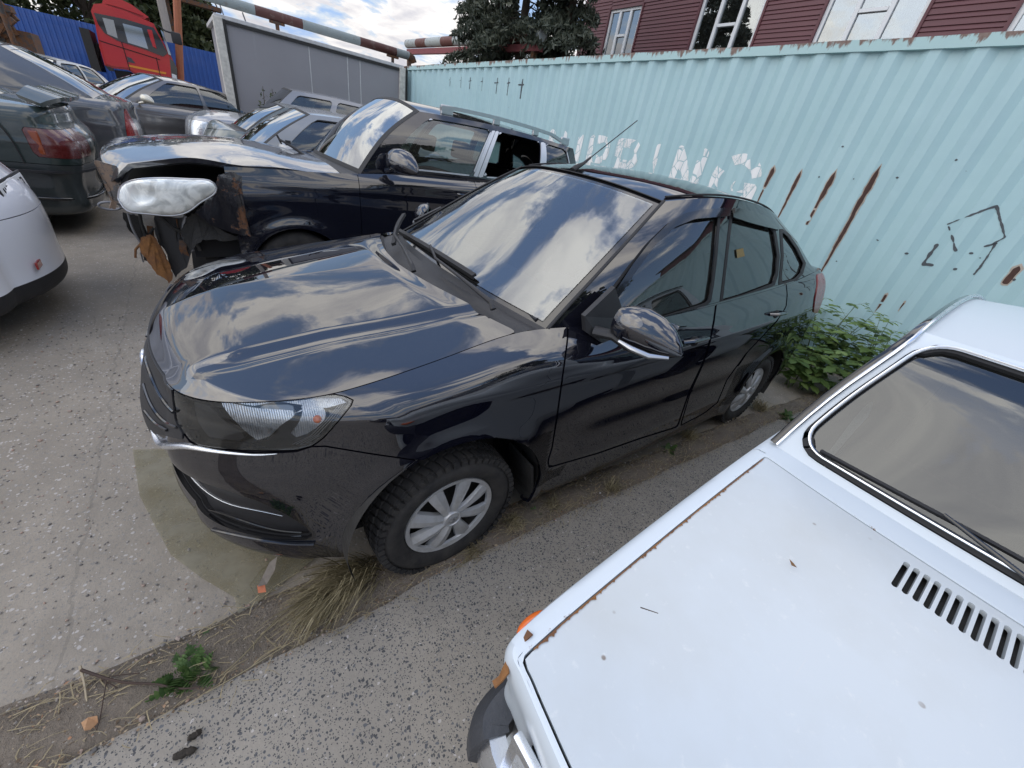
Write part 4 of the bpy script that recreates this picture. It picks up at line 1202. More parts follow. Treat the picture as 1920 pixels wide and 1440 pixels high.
    VF = [(1128, 580), (1180, 500), (1215, 455), (1254, 417), (1282, 402), (1312, 396), (1364, 391), (1364, 407), (1320, 411), (1299, 413), (1262, 428), (1224, 462), (1190, 508), (1142, 578)]
    VR = [(1368, 391), (1410, 398), (1446, 415), (1464, 431), (1450, 432), (1400, 419), (1369, 409)]
    for poly in (VF, VR):
        bm = gside.copy(); cut(bm, inpx(poly)); flipto(bm, D); offset(bm, -.016)
        both('wind_deflector', bm, M['gloss_plastic'], T, D, .004)
    # ---------------- windscreen
    wa = apil.copy()
    n = 40
    wt = curve([A1, (-1.035, .35, 1.462), (-1.005, .18, 1.474), (-.995, 0, 1.478)], n)
    wb0 = np.array(wa[0])
    wb = curve([wb0, (-.322, .45, 1.012), (-.292, .22, 1.020), (-.282, 0, 1.022)], n)
    wc = curve([wb[-1], (-.50, 0, 1.152), (-.74, 0, 1.318), wt[-1]], 40)
    W = coons(wb, wt, wa, wc)
    ws = grid(W)
    def shrink(grid_, d):     # keep margin
        return grid_
    uu = np.linspace(0, 1, n)
    bm = B()
    k0 = 2
    inner = grid(W[k0:, 1:-2]); whole('windscreen', inner, M['glass_ws'], T, up, 0)
    # black ceramic border just under the glass
    g2 = W.copy(); g2[..., 2] -= .004
    b1 = grid(g2[:k0+2, :]); join(b1, grid(g2[k0+1:, :4])); join(b1, grid(g2[k0+1:, -3:])); weld(b1)
    whole('windscreen_border', b1, M['gloss_plastic'], T, up, .01)
    # pillar rubber
    bm = B(); add_tube(bm, [p+np.array((0, .002, .003)) for p in apil[::3]], .008, 8, flat=.6)
    both('pillar_seal', bm, M['rubber'], T, D, 0)
    # ---------------- roof
    rr_ = curve([troof[-1], (-2.40, .30, 1.437), (-2.43, 0, 1.45)], n)
    rc = curve([wt[-1], (-1.10, 0, 1.500), (-1.35, 0, 1.527), (-1.65, 0, 1.538), (-1.95, 0, 1.530), (-2.22, 0, 1.497), rr_[-1]], 70)
    Rf = coons(rc, troof, wt[::-1], rr_[::-1])
    rf = Rf[1:, :]
    bm = grid(Rf)
    whole('roof', bm, M['black_paint'], T, up, .01)
    bm = B(); add_tube(bm, [p+np.array((.004, 0, .0)) for p in wt[::3]]+[np.array((-.991, -.01, 1.478))], .006, 8, flat=.5)
    both('roof_seal', bm, M['rubber'], T, up, 0)
    bm = B(); add_tube(bm, [p+np.array((0, -.028, .011)) for p in troof[2:-6:3]], .005, 6)
    both('roof_ditch', bm, M['rubber'], T, up, 0)
    # ---------------- rear glass and boot
    rb = curve([Cc[0], (-3.0, .45, 1.15), (-3.04, .2, 1.158), (-3.05, 0, 1.16)], n)
    rcn = curve([rb[-1], (-2.86, 0, 1.26), (-2.64, 0, 1.37), rr_[-1]], 40)
    Rg = coons(rb, rr_, Cc, rcn)
    whole('rear_window', grid(Rg), M['glass_dark'], T, up, 0)
    i2 = len(top)-1
    e_b = curve(top[i1:i2+1], 60)
    bc = curve([rb[-1], (-3.15, 0, 1.165), top[-1]], 20)
    k = 40
    Tk = coons(curve(rb, k), curve(e_b[::-1], k)[::-1], curve([rb[0], top[i1+2]], 8), curve(bc, 8))
    whole('boot_lid', grid(Tk), M['black_paint'], T, up, .01)
    # ---------------- cowl
    cw0 = curve(cow, n)[::-1]; cw0 = cw0.copy(); cw0[:, 2] -= .012
    cg = coons(cw0, wb, curve([cw0[0], (-.325, .672, 1.0), wb[0]], 8), curve([cw0[-1], (-.19, 0, 1.0), wb[-1]], 8))
    cg[:, 1:-1, 2] -= .016
    whole('cowl', grid(cg), M['plastic'], T, up, .02)
    return T, sh, side, dict(HL=HL, FOG=fog, top=top, W=W, apil=apil, cow=cow, gside=gside, fa=fa, ra=ra, wb=wb)
SED, SH, SIDE, HI = black_sedan()
# ---------------------------------------------------------------- black sedan: lamps, trim, wheels, cabin
from mathutils.bvhtree import BVHTree
def tree_of(bm): return BVHTree.FromBMesh(bm)
def hit(tree, x, y):
    d = Vector(CM@np.array([x-960, 720-y, -FPX])).normalized()
    p, n, i, t = tree.ray_cast(Vector(CAM_LOC), d)
    if p is None: return None, None
    if n.dot(d) > 0: n = -n
    return p, n
def on(tree, pts, out=0.0):
    r = []
    for x, y in pts:
        p, n = hit(tree, x, y)
        if p is not None: r.append(p+n*out)
    return r
def sedan_details():
    T = SED; hi = HI; D = outw
    flipto(SIDE, D)
    st = tree_of(SIDE)
    gs = hi['gside']; flipto(gs, D); gt = tree_of(gs)
    top = hi['top']
    fa, ra = hi['fa'], hi['ra']
    def patch(name, poly, mat, out=0., rimd=0., gap=0, parent=T, base=None, mirror=True, extra=()):
        bm = (base or SIDE).copy(); cut(bm, inpx(poly, gap))
        for g in extra: cut(bm, g)
        flipto(bm, D)
        if out: offset(bm, -out)
        return both(name, bm, mat, parent, D, rimd, mirror=mirror)
    # ---- headlamps
    HL = hi['HL']
    lens = patch('headlight', HL, M['lamp_lens'], 0, .006, 1.5)
    for side_i, par in enumerate(lens):
        def inner(name, poly, mat, out, rimd=.0, gap=0):
            bm = SIDE.copy(); cut(bm, inpx(HL, 1)); cut(bm, inpx(poly, gap)) if poly else None
            if not len(bm.faces): bm.free(); return
            flipto(bm, D); offset(bm, -out)
            if rimd: rim(bm, rimd)
            if side_i: bm = (lambda b: mirror_y(b))(bm)
            obj(name, bm, mat, par, ang=30)
        inner('lamp_housing', None, M['gloss_plastic'], -.052)
        bm = SIDE.copy(); cut(bm, inpx(HL, 0)); cut(bm, neg(inpx(HL, 5))); flipto(bm, D); offset(bm, .002); rim(bm, .05)
        if side_i: bm = mirror_y(bm)
        obj('lamp_border', bm, M['gloss_plastic'], par)
        inner('lamp_reflector', [(400, 748), (425, 757), (470, 766), (556, 770), (545, 784), (500, 824), (478, 830), (460, 820), (428, 788)], M['reflector'], -.012, .014)
        inner('lamp_reflector', [(558, 748), (600, 752), (610, 775), (606, 792), (585, 814), (548, 826), (538, 822), (556, 802), (566, 772)], M['reflector'], -.010, .014)
        inner('lamp_reflector', [(366, 733), (480, 741), (640, 745), (652, 753), (606, 766), (560, 758), (520, 752), (470, 762), (420, 752)], M['reflector'], -.008, .006)
        inner('lamp_bezel', [(340, 760), (362, 758), (400, 800), (450, 828), (440, 838), (372, 828), (350, 800)], M['plastic'], -.030, .01)
        inner('lamp_bezel', [(470, 760), (552, 758), (560, 770), (500, 772)], M['lamp_ridge'], -.014, .006)
        bm = B()
        inn = SIDE.copy(); flipto(inn, D); offset(inn, .022); it = tree_of(inn); inn.free()
        for k in range(6):
            pts = on(it, [(474+k*5.5, 829-k*1.2), (496+k*5.5, 806-k*1.5), (530+k*4, 784-k*1.5), (566+k*2.5, 770-k*1.5)], 0)
            if len(pts) > 1: add_tube(bm, pts, .0013, 6)
        for k in range(5):
            pts = on(it, [(655-k*5, 757+k), (636-k*6, 782+k), (612-k*7, 808+k), (580-k*7, 828)], .012)
            if len(pts) > 1: add_tube(bm, pts, .0009, 6)
        if side_i:
            for v in bm.verts: v.co.y *= -1
            bmesh.ops.reverse_faces(bm, faces=bm.faces[:])
        obj('lamp_ribs', bm, M['satin_metal'], par)
        p, n = hit(it, 597, 784)
        bm = B(); bmesh.ops.create_icosphere(bm, subdivisions=3, radius=.0115, matrix=Matrix.Translation((p.x, p.y, p.z)))
        for v in bm.verts:
            v.co += n*.010
            if side_i: v.co.y *= -1
        obj('indicator_bulb', bm, M['lens_orange'], par)
    # ---- chrome strip, grille, badge
    cs = curve([(.818, 0, .578), (.808, .15, .578)]+on(st, [(300, 826), (350, 836), (400, 844), (450, 850), (490, 852), (520, 850)], .002), 40)
    bm = B(); add_tube(bm, cs, [.013]*22+list(np.linspace(.013, .002, 18)), 12, flat=.75); both('chrome_strip', bm, M['chrome'], T, D, 0)
    patch('grille', [(262, 620), (276, 612), (292, 640), (312, 690), (323, 728), (330, 790), (352, 826), (300, 814), (262, 806)], M['plastic'], .003, .01, extra=(lambda P: sdpoly([(.5, -.1), (.9, -.1), (.9, .46), (.5, .46)], P[:, [0, 1]]),))
    for arc in ([(282, 640), (300, 680), (318, 728), (326, 760)], [(276, 670), (290, 710), (312, 752), (330, 772)], [(274, 720), (285, 752), (305, 782), (335, 800)], [(276, 770), (295, 792), (318, 806)]):
        pts = on(st, arc, .005)
        if len(pts) > 2:
            bm = B(); add_tube(bm, curve(pts, 16), .006, 8, flat=.7); both('grille_bar', bm, M['gloss_plastic'], T, D, 0)
    bm = B(); pr = []
    z0 = .690
    for r_, h_ in ((.001, .0), (.052, .0), (.056, .004), (.057, .012), (.050, .017), (.045, .013), (.001, .016)): pr.append((r_, h_))
    add_lathe(bm, pr, axis='x', n=40)
    for v in bm.verts: v.co = Vector((v.co.x+.792, v.co.y*1.25, v.co.z*.86+z0))
    bd = obj('badge', fix(bm), M['chrome'], T)
    bm = B(); add_lathe(bm, [(.001, 0), (.05, 0), (.052, .03), (.001, .03)], axis='x', n=30)
    for v in bm.verts: v.co = Vector((v.co.x+.765, v.co.y*1.25, v.co.z*.86+z0))
    obj('badge_mount', fix(bm), M['plastic'], bd)
    bm = B(); x = .8095
    add_tube(bm, [(x, -.028, z0-.020), (x, -.015, z0), (x, .006, z0+.016), (x, .034, z0+.013)], [.002, .005, .006, .002], 8)
    add_tube(bm, [(x, -.014, z0-.02), (x, .008, z0-.014), (x, .016, z0+.01)], .003, 8)
    obj('badge_relief', bm, M['chrome'], bd)
    # ---- lower opening
    FOG = hi['FOG']
    bm = SIDE.copy(); cut(bm, FOG(-.006)); flipto(bm, D); offset(bm, .032); both('lower_grille', bm, M['plastic'], T, D, 0)
    bm = SIDE.copy(); cut(bm, FOG(-.002)); cut(bm, neg(FOG(.004))); flipto(bm, D); rim(bm, .035); both('opening_edge', bm, M['gloss_plastic'], T, D, 0)
    inn = SIDE.copy(); flipto(inn, D); offset(inn, .012); it = tree_of(inn); inn.free()
    pts = curve([(.793, 0, .468), (.785, .12, .468), (.758, .30, .468)]+on(it, [(430, 944), (490, 958), (530, 967)]), 24)
    bm = B(); add_tube(bm, pts, list(np.linspace(.0075, .002, 24)), 8, flat=.6); both('chrome_blade', bm, M['chrome'], T, D, 0)
    for off, rr in ((26, .004), (46, .004)):
        pts = on(it, [(335, 908+off), (390, 933+off*.9), (450, 955+off*.8), (520, 980+off*.6), (565, 992+off*.3)], -.004)
        if len(pts) > 2:
            bm = B(); add_tube(bm, curve(pts, 20), rr, 6); both('grille_slat', bm, M['gloss_plastic'], T, D, 0)
    pts = curve(on(st, [(335, 966), (400, 992), (480, 1009), (540, 1017), (590, 1018)], .004), 24)
    bm = B(); add_tube(bm, pts, .006, 8, flat=.8); both('bumper_lip', bm, M['gloss_plastic'], T, D, 0)
    # thin shut-line under the wing
    # ---- tail lamp
    patch('tail_light', [(1531, 514), (1560, 510), (1560, 590), (1524, 586), (1527, 560), (1532, 535)], M['tail_red'], .006, .012)
    # ---- door handles
    for hx, hy in ((1302, 641), (1455, 590)):
        p, n = hit(st, hx, hy)
        bm = B(); bmesh.ops.create_uvsphere(bm, u_segments=20, v_segments=10, radius=1, matrix=Matrix.Translation(p-n*.012)@Matrix.Diagonal((.048, .022, .030, 1)))
        both('handle_cup', bm, M['under'], T, D, 0)
        bm = B(); c = p+n*.026
        add_tube(bm, [p+Vector((.092, -.004, .008)), c+Vector((.062, 0, .010)), c+Vector((0, 0, .010)), c+Vector((-.062, 0, .010)), p+Vector((-.092, -.004, .008))], [.012, .014, .0145, .013, .010], 10, flat=.75)
        both('door_handle', bm, M['black_paint'], T, D, 0)
    # ---- mirrors
    c0 = Vector((-.630, .928, 1.060)); bm = mirror_shell(c0)
    fix(bm)
    mm = both('side_mirror', bm, M['black_paint'], T, D, 0)
    for k, par in enumerate(mm):
        sy = 1 if k == 0 else -1
        def om(name, b, mat):
            if sy < 0:
                for v in b.verts: v.co.y *= -1
                bmesh.ops.reverse_faces(b, faces=b.faces[:])
            obj(name, b, mat, par)
        b = B(); add_tube(b, [c0+Vector((.060, -.04, -.050)), c0+Vector((.050, .01, -.056)), c0+Vector((.022, .07, -.060)), c0+Vector((-.020, .118, -.050))], [.007, .011, .011, .006], 10)
        om('mirror_indicator', b, M['satin_metal'])
        b = B(); add_tube(b, [(-.56, .775, 1.0), (-.60, .84, 1.005), c0+Vector((.02, -.02, -.068)), c0+Vector((-.01, .06, -.072))], [.030, .026, .024, .016], 12, flat=.7); om('mirror_arm', b, M['plastic'])
        b = B(); add_poly(b, [(-.52, .772, 1.0), (-.50, .765, 1.06), (-.66, .735, 1.15), (-.76, .755, 1.02), (-.74, .79, .97), (-.60, .80, .955)], (0, -.02, 0)); om('mirror_base', b, M['plastic'])
        b = B(); add_box(b, c0+Vector((-.052, 0, -.004)), (.004, .17, .10), Matrix.Rotation(.32, 3, 'Z'), 0); om('mirror_glass', b, M['mirror'])
    # ---- wipers on the glass
    Wg = grid(hi['W']); join(Wg, mirror_y(Wg)); flipto(Wg, up); wt = tree_of(Wg)
    bl = curve(on(wt, [(752, 438), (800, 466), (850, 497), (892, 524)], .020), 20)
    bm = B(); add_strip(bm, bl, .020, .012, (.5, 0, 1))
    add_strip(bm, [p+np.array((.004, 0, -.010)) for p in bl], .006, .016, (.5, 0, 1))
    w1 = obj('wiper_blade', bm, M['rubber'], T, smooth=False)
    q = on(wt, [(822, 496)], .034)[0]
    piv = Vector(at(925, 580, 'z', 1.018)); 
    bm = B(); add_tube(bm, [piv, piv+Vector((0, -.02, .02)), lerp(piv, q, .5)+Vector((0, 0, .012)), q, Vector(bl[11])+Vector((0, 0, .012))], [.012, .010, .007, .006, .006], 8)
    obj('wiper_arm', bm, M['plastic'], w1)
    for i in (5, 9, 13):
        pass
    piv2 = Vector(at(776, 509, 'z', 1.015))
    a2 = Vector(at(741, 425, 'y', -.40)); 
    bl2 = curve([Vector(at(x_, y_, 'z', z_)) for x_, y_, z_ in ((738, 458, 1.035), (742, 436, 1.06), (748, 418, 1.09), (758, 402, 1.12))], 16)
    bm = B(); add_strip(bm, bl2, .020, .014, (.5, 0, 1)); w2 = obj('wiper_blade', bm, M['rubber'], T, smooth=False)
    bm = B(); add_tube(bm, [piv2, piv2+Vector((0, -.02, .02)), lerp(piv2, Vector(bl2[4]), .5)+Vector((.0, 0, .02)), Vector(bl2[3])+Vector((0, 0, .02)), Vector(bl2[8])+Vector((0, 0, .012))], [.012, .010, .007, .006, .005], 8)
    obj('wiper_arm', bm, M['plastic'], w2)
    Wg.free()
    # ---- aerial
    rb = Vector((-1.045, 0, 1.497))
    bm = B(); add_tube(bm, [rb+Vector((.035, 0, -.012)), rb+Vector((.012, 0, .004)), rb+Vector((-.02, 0, .020)), rb+Vector((-.05, 0, .036))], [.020, .019, .013, .007], 12, flat=.6)
    an = obj('antenna', bm, M['rubber'], T)
    tip = Vector(at(1195, 226, 'y', 0))
    bm = B(); a = rb+Vector((-.03, 0, .026)); add_tube(bm, [a, a+(tip-a)*.12, a+(tip-a)*.14, tip], [.007, .006, .0028, .0024], 8); obj('antenna_mast', bm, M['plastic'], an)
    # ---- wheels
    R0, w, rr = .289, .185, .190
    make_wheel(T, -.012, .715, .288, R0, w, rr, steer=R(WHEEL_STEER))
    make_wheel(T, -.012, -.715, .288, R0, w, rr, steer=R(WHEEL_STEER))
    make_wheel(T, -2.476, .712, .288, R0, w, rr)
    make_wheel(T, -2.476, -.712, .288, R0, w, rr)
    # ---- underside and cabin
    bm = B(); add_box(bm, (-1.3, 0, .22), (3.6, 1.25, .03)); add_box(bm, (-1.35, 0, .42), (1.9, 1.42, .03))
    add_box(bm, (.42, 0, .36), (.06, 1.2, .40)); add_box(bm, (-.42, 0, .62), (.04, 1.40, .70)); add_box(bm, (-2.75, 0, .6), (.9, 1.2, .65))
    obj('floor_pan', bm, M['under'], T, smooth=False)
    bm = B(); pts = [(-.36, 1.005), (-.50, 1.03), (-.74, 1.00), (-.86, .93), (-.88, .80), (-.80, .62), (-.36, .60)]
    add_poly(bm, [(x, -.66, z) for x, z in pts], (0, 1.32, 0)); bmesh.ops.bevel(bm, geom=bm.edges[:], offset=.02, segments=2, affect='EDGES')
    db = obj('dashboard', fix(bm), M['interior'], T)
    bm = B(); add_box(bm, (-.80, .36, 1.015), (.16, .34, .05), None, .02); obj('instrument_hood', bm, M['interior'], db)
    sw = Vector((-1.02, .36, .93)); q = Matrix.Rotation(R(-64), 4, 'Y')
    bm = B(); ring = [(.185*math.cos(2*math.pi*k/36), .185*math.sin(2*math.pi*k/36), 0) for k in range(37)]; add_tube(bm, ring, .015, 8, cap=False)
    add_box(bm, (0, 0, -.01), (.12, .14, .05), None, .02); add_box(bm, (0, .1, 0), (.03, .16, .015)); add_box(bm, (0, -.1, 0), (.03, .16, .015)); add_box(bm, (-.1, 0, 0), (.14, .03, .015))
    bm.transform(Matrix.Translation(sw)@q); obj('steering_wheel', bm, M['interior'], T)
    bm = B(); add_box(bm, (.02, .155, .022), (.05, .09, .006)); bm.transform(Matrix.Translation(sw)@q); obj('red_tag', bm, M['red'], T)
    for sx, sy in ((-1.45, .36), (-1.45, -.36)):
        bm = B(); add_box(bm, (sx+.12, sy, .62), (.50, .50, .16), Matrix.Rotation(R(-8), 3, 'Y'), .05)
        add_box(bm, (sx-.16, sy, .92), (.14, .48, .60), Matrix.Rotation(R(-18), 3, 'Y'), .05)
        s_ = obj('seat', bm, M['fabric'], T)
        bm = B(); add_box(bm, (sx-.27, sy, 1.27), (.09, .26, .17), Matrix.Rotation(R(-14), 3, 'Y'), .035); obj('headrest', bm, M['fabric'], s_)
    bm = B(); add_box(bm, (-2.15, 0, .62), (.5, 1.3, .2), None, .05); add_box(bm, (-2.45, 0, .95), (.16, 1.3, .60), Matrix.Rotation(R(-20), 3, 'Y'), .05)
    obj('rear_seat', bm, M['fabric'], T)
    bm = B(); add_box(bm, (-.965, .0, 1.405), (.05, .22, .06), Matrix.Rotation(R(-20), 3, 'Y'), .015); obj('rear_view_mirror', bm, M['interior'], T)
    # inner faces of the doors and head lining
    bm = B(); add_box(bm, (-1.4, .735, .72), (1.9, .03, .50)); both('door_card', bm, M['interior'], T, D, 0)
    # number plate lamp side: stickers on the rear side glass
    gofs = gs.copy(); flipto(gofs, D); gt2 = tree_of(gofs)
    bm = B()
    q = on(gt2, [(1382, 468), (1395, 465), (1398, 480), (1384, 484)], -.004)
    if len(q) == 4: add_poly(bm, q); obj('window_sticker', bm, M['sticker'], T, smooth=False)
    gofs.free()
    # dusty rubbed patch where lacquer has come off the wing edge
M['sticker'] = simple('amber and black sticker', (.18, .12, .03), .5, var=.6, vs=90)
def reflmat():
    m, nt, b, o = newmat('fluted lamp reflector'); w = N(nt)
    wv = w.n('ShaderNodeTexWave', {'Vector': w.sc(1, 1, .25), 'Scale': 60., 'Distortion': 1.5, 'Detail': 2.}); f = w.noise(22, 4, .6)
    nt.links.new(w.mix(w.ramp(f, (.35, 0.), (.65, 1.)), (.50, .52, .55), (.88, .90, .92)), b.inputs['Base Color'])
    b.inputs['Metallic'].default_value = .65; b.inputs['Roughness'].default_value = .22; b.inputs['Coat Weight'].default_value = .5
    w.bump(b, w.math('ADD', w.math('MULTIPLY', wv.outputs['Fac'], .6), f), .5, .006); return m
M['reflector'] = reflmat()
M['lamp_ridge'] = simple('grey lamp ridge', (.20, .21, .22), .3, .4)
M['tail_red'] = simple('dusty red tail lens', (.20, .03, .03), .3, coat=.5, var=.3, vs=30)
WHEEL_STEER = 0
sedan_details()
SIDE.free()
# ================================================================ the other cars
def rbox(u, v, u0, u1, v0, v1, r, Lu, Lv):
    """rounded box distance in the (u, v) of a sheet that is Lu x Lv metres"""
    x = (u-(u0+u1)/2)*Lu; y = (v-(v0+v1)/2)*Lv
    a, b = abs(u1-u0)*Lu/2, abs(v1-v0)*Lv/2
    qx = np.abs(x)-a+r; qy = np.abs(y)-b+r
    return np.hypot(np.maximum(qx, 0), np.maximum(qy, 0))+np.minimum(np.maximum(qx, qy), 0)-r
def gen_car(name, label, group, c, loc, rz, cat='car'):
    T = empty(name, loc, rz, label, cat, group)
    T.location.z = loc[2]
    P = c['paint']; g = c.get
    res = g('res', .7)
    xn, xt, w = c['xn'], c['xt'], c['w']
    zn, zh, zb, zd = c['zn'], c['zh'], c['zb'], c['zd']        # nose top, hood rear, belt, rear deck / tail
    xA0, xA1, xC1, xC0 = c['xA0'], c['xA1'], c['xC1'], c['xC0']
    wb, R0 = c['wb'], g('R0', .30)
    zt = [(xn, zn), (lerp(xn, xA0, .35), lerp(zn, zh, .62)), (xA0+.12, zh), (xA0-.3, lerp(zh, zb, .5)), (lerp(xA0, xC0, .5), zb), (xC0+.1, lerp(zb, zd, .8)), (xt, g('ztail', zd-.02))]
    ef = g('ef', 2.2); er = g('er', 2.4); rf = g('rf', .42); rr = g('rr', .34); bf = g('bf', .08); br = g('br', .05)
    f = dict(ef=ef, er=er, bf=bf, br=br)
    def lv(k, z, dn=0., dt=0., rk=1.): return dict(xn=xn-dn, xt=xt+dt, rf=rf*rk, cf=rf*rk*.85, rr=rr*rk, w=[(xn-bf-rf, w*k*.955), (xn-1.1, w*k*.985), (lerp(xn, xt, .5), w*k), (xt+.8, w*k*.98), (xt+.3, w*k*.93)], z=z, **f)
    dz = lambda d: [(x, z-d) for x, z in zt]
    s7 = g('sh', .955)
    Ls = [lv(.93, .20, .12, .10), lv(.985, .235, .02, .02), lv(.995, .36), lv(1., .50, g('b1', .0)), lv(.995, dz(.27), g('b2', .02), g('t2', .03)), lv(.985, dz(.14), g('b3', .05), g('t3', .05)),
          lv(s7, dz(.045), g('b4', .09), g('t4', .08)),
          dict(xn=xn-g('b5', .13), xt=xt+g('t5', .12), rf=rf*.8, cf=rf*.7, rr=rr*.8, w=[(max(xn-.6, xA0+.3), w*g('wf', .83)), (xA0+.1, w*g('wh', .86)), (xA0-.4, w*.905), (lerp(xA0, xC0, .5), w*.915), (xC0+.2, w*.87), (xt+.4, w*.82)], z=zt, **f)]
    ar = g('ar', .36)
    def bump(G):
        Q = G.reshape(-1, 3); x, y, z = Q.T; side = sm(w*.65, w*.8, y)
        for xa in (0, -wb):
            d = np.hypot(x-xa, z-R0); y += side*.016*np.exp(-((d-ar-.02)/.05)**2)
        if g('crease', True): y += side*(.006*np.exp(-((z-(zb-.18))/.02)**2)-.008*np.exp(-((z-.55)/.08)**2))
        return np.stack([x, y, z], 1).reshape(G.shape)
    sh = Shape(Ls, int(40*res)+8, res, bump); side = sh.side(); top = sh.top
    D = outw
    flipto(side, D)
    arches = (arch(0, R0+.01, ar), arch(-wb, R0+.01, ar))
    zsil = .33
    xB = g('xB', lerp(xA0, xC0, .46)); xF = xA0+.02; xR = g('xR', -wb+.12)
    quad = lambda x0, x1, z0=zsil, z1=1.4: [(x0, z0), (x1, z0), (x1, z1), (x0, z1)]
    DF = quad(xB, xF); DR = [(xB, zsil), (-wb+ar+.10, zsil), (-wb+ar*.75+.06, R0+ar*.8), (xR, R0+ar+.14), (xR-.02, 1.5), (xB, 1.5)]
    gap = g('gap', .005)
    def pan(nm, fl, mat=P, **k):
        b = side.copy()
        for q in fl: cut(b, q)
        if not len(b.faces): b.free(); return (None, None)
        return both(nm, b, mat, T, D, **k)
    xbn, xbt = g('xbn', xn-.42), g('xbt', xt+.40); zbt, zbr = g('zbt', .56), g('zbr', .60)
    HLp, TLp = g('hl'), g('tl')
    fr = lambda P: xbn-P[:, 0]; re = lambda P: P[:, 0]-xbt
    bmat = g('bumper', P)
    if not g('nofront'):
        pan('front_bumper', [fr, lambda P: P[:, 2]-zbt+gap/2, arches[0]], bmat)
    fb = lambda P: -np.maximum(xbn-P[:, 0], P[:, 2]-zbt)+gap/2
    rb_ = lambda P: -np.maximum(P[:, 0]-xbt, P[:, 2]-zbr)+gap/2
    ins = lambda po, gp: inxz(po, gp)
    lampcut = [(lambda P, q=q, yl=yl: -np.maximum(sdpoly(q, P[:, [0, 2]]), yl-P[:, 1])+.003) for q, yl in ((HLp, g('hly', .2)), (TLp, g('tly', .3))) if q]
    xfr = g('cutfront', 9)
    fw = [lambda P: xB+.1-P[:, 0], neg(ins(DF, -gap/2)), fb, arches[0], lambda P: zsil-.06-P[:, 2]]+lampcut+[lambda P: P[:, 0]-xfr]
    pan('fender', [q for q in fw])
    if g('doors', 4) == 4:
        pan('front_door', [ins(DF, gap/2)]); pan('rear_door', [ins(DR, gap/2), arches[1]])
        pan('rear_quarter', [lambda P: P[:, 0]-xB+.1, neg(ins(DR, -gap/2)), rb_, arches[1], lambda P: zsil-.06-P[:, 2]]+lampcut)
    else:
        pan('front_door', [ins(DF, gap/2)])
        pan('rear_quarter', [lambda P: P[:, 0]-xB+gap/2, rb_, arches[1], lambda P: zsil-P[:, 2]]+lampcut)
    pan('sill', [lambda P: P[:, 2]-zsil, lambda P: P[:, 0]-xF-.06, lambda P: xbt-P[:, 0], arches[0], arches[1]], g('sillmat', M['plastic']))
    pan('rear_bumper', [re, lambda P: P[:, 2]-zbr+gap/2, arches[1]]+([lambda P: c['val']-P[:, 2]] if g('val') else []), g('rbumper', bmat))
    if g('val'): pan('rear_valance', [re, lambda P: P[:, 2]-c['val'], arches[1]], M['plastic'])
    if HLp:
        b = side.copy(); cut(b, ins(HLp, 0)); cut(b, lambda P: g('hly', .2)-P[:, 1]); a_ = both('headlight', b, g('hlmat', M['bg_lamp']), T, D, .008)
    if TLp:
        b = side.copy(); cut(b, ins(TLp, 0)); cut(b, lambda P: g('tly', .3)-P[:, 1]); both('tail_light', b, g('tlmat', M['lens_red']), T, D, .008)
    b = side.copy(); cut(b, arches[0]); cut(b, arches[1]); cut(b, lambda P: P[:, 0]-xfr+.03); flipto(b, D); offset(b, .016); both('liner', b, M['under'], T, D, 0)
    for xa in (0, -wb):
        b = B(); add_lathe(b, [(ar+.012, w-.05), (ar+.012, w*.55), (.01, w*.55)], c=(xa, 0, R0+.01), n=28, a0=R(-20), a1=R(200)); both('wheel_housing', b, M['under'], T, D, 0)
    # hood
    i_s = sh.nf+sh.nc//2+1; i_c = sh.idx(xA0+.12)
    nu, nv = 44, 28
    e0 = curve(top[0:i_s+1], nv); e1 = curve(top[i_s:i_c+1], nu)
    crown = g('crown', .05)
    xcow = xA0+.12+.07
    cen = curve([top[0], lerp(np.array(top[0]), np.array((xcow, 0, zh+crown)), .12)+np.array((0, 0, .035)), lerp(np.array(top[0]), np.array((xcow, 0, zh+crown)), .5)+np.array((0, 0, .045+.01)), (xcow, 0, zh+crown)], nu)
    cow = curve([cen[-1], (xcow-.02, w*.45, zh+crown*.75), e1[-1]], nv)
    H = coons(cen, e1, e0, cow)
    vh = np.linspace(0, 1, nv)[None]; uh = np.linspace(0, 1, nu)[:, None]
    H[..., 2] += .02*np.sin(math.pi*np.clip(uh*1.0, 0, 1))*(1-vh**4)
    if g('hoodf'): H = g('hoodf')(H, uh, vh)
    if not g('nohood'):
        Hi = H[:, :-1]
        hb = grid(H); poly = np.vstack([[(e0[0][0], -.5)], e0[:, :2], e1[:, :2], cow[::-1][:, :2], [(cow[0][0], -.5)]])
        cut(hb, lambda Q: sdpoly(poly, Q[:, :2])+gap)
        whole('hood', hb, g('hoodmat', P), T, up, g('hoodrim', .016))
        b = grid(H[2:-1]); flipto(b, up); offset(b, .035); whole('hood_underlay', b, M['under'], T, up, 0)
    # greenhouse
    yr, zr = c['yr'], c['zr']; zp = g('zp', zr-.05)
    i0, i1 = sh.idx(xA0), sh.idx(xC0)
    A0 = np.array(top[i0]); C0 = np.array(top[i1])
    A1 = np.array((xA1, yr, zp)); C1 = np.array((xC1, yr*g('yc', .97), g('zc', zp-.03)))
    nU, nV = 60, 26
    ap = curve([A0, lerp(A0, A1, .5)+np.array((-.0+g('abow', .02), .012, g('abow', .02))), A1], nV)
    cp = curve([C0, lerp(C0, C1, .5)+np.array((g('cbow', -.01), .010, g('cbz', .01))), C1], nV)
    tr = curve([A1, lerp(A1, C1, .33)+np.array((0, .012, .03)), lerp(A1, C1, .7)+np.array((0, .012, .028)), C1], nU)
    bl = curve(top[i0:i1+1], nU); bl = bl.copy(); bl[:, 2] -= .004; bl[:, 1] -= .004
    ap[0] = bl[0]; cp[0] = bl[-1]
    GS = coons(bl, tr, ap, cp)
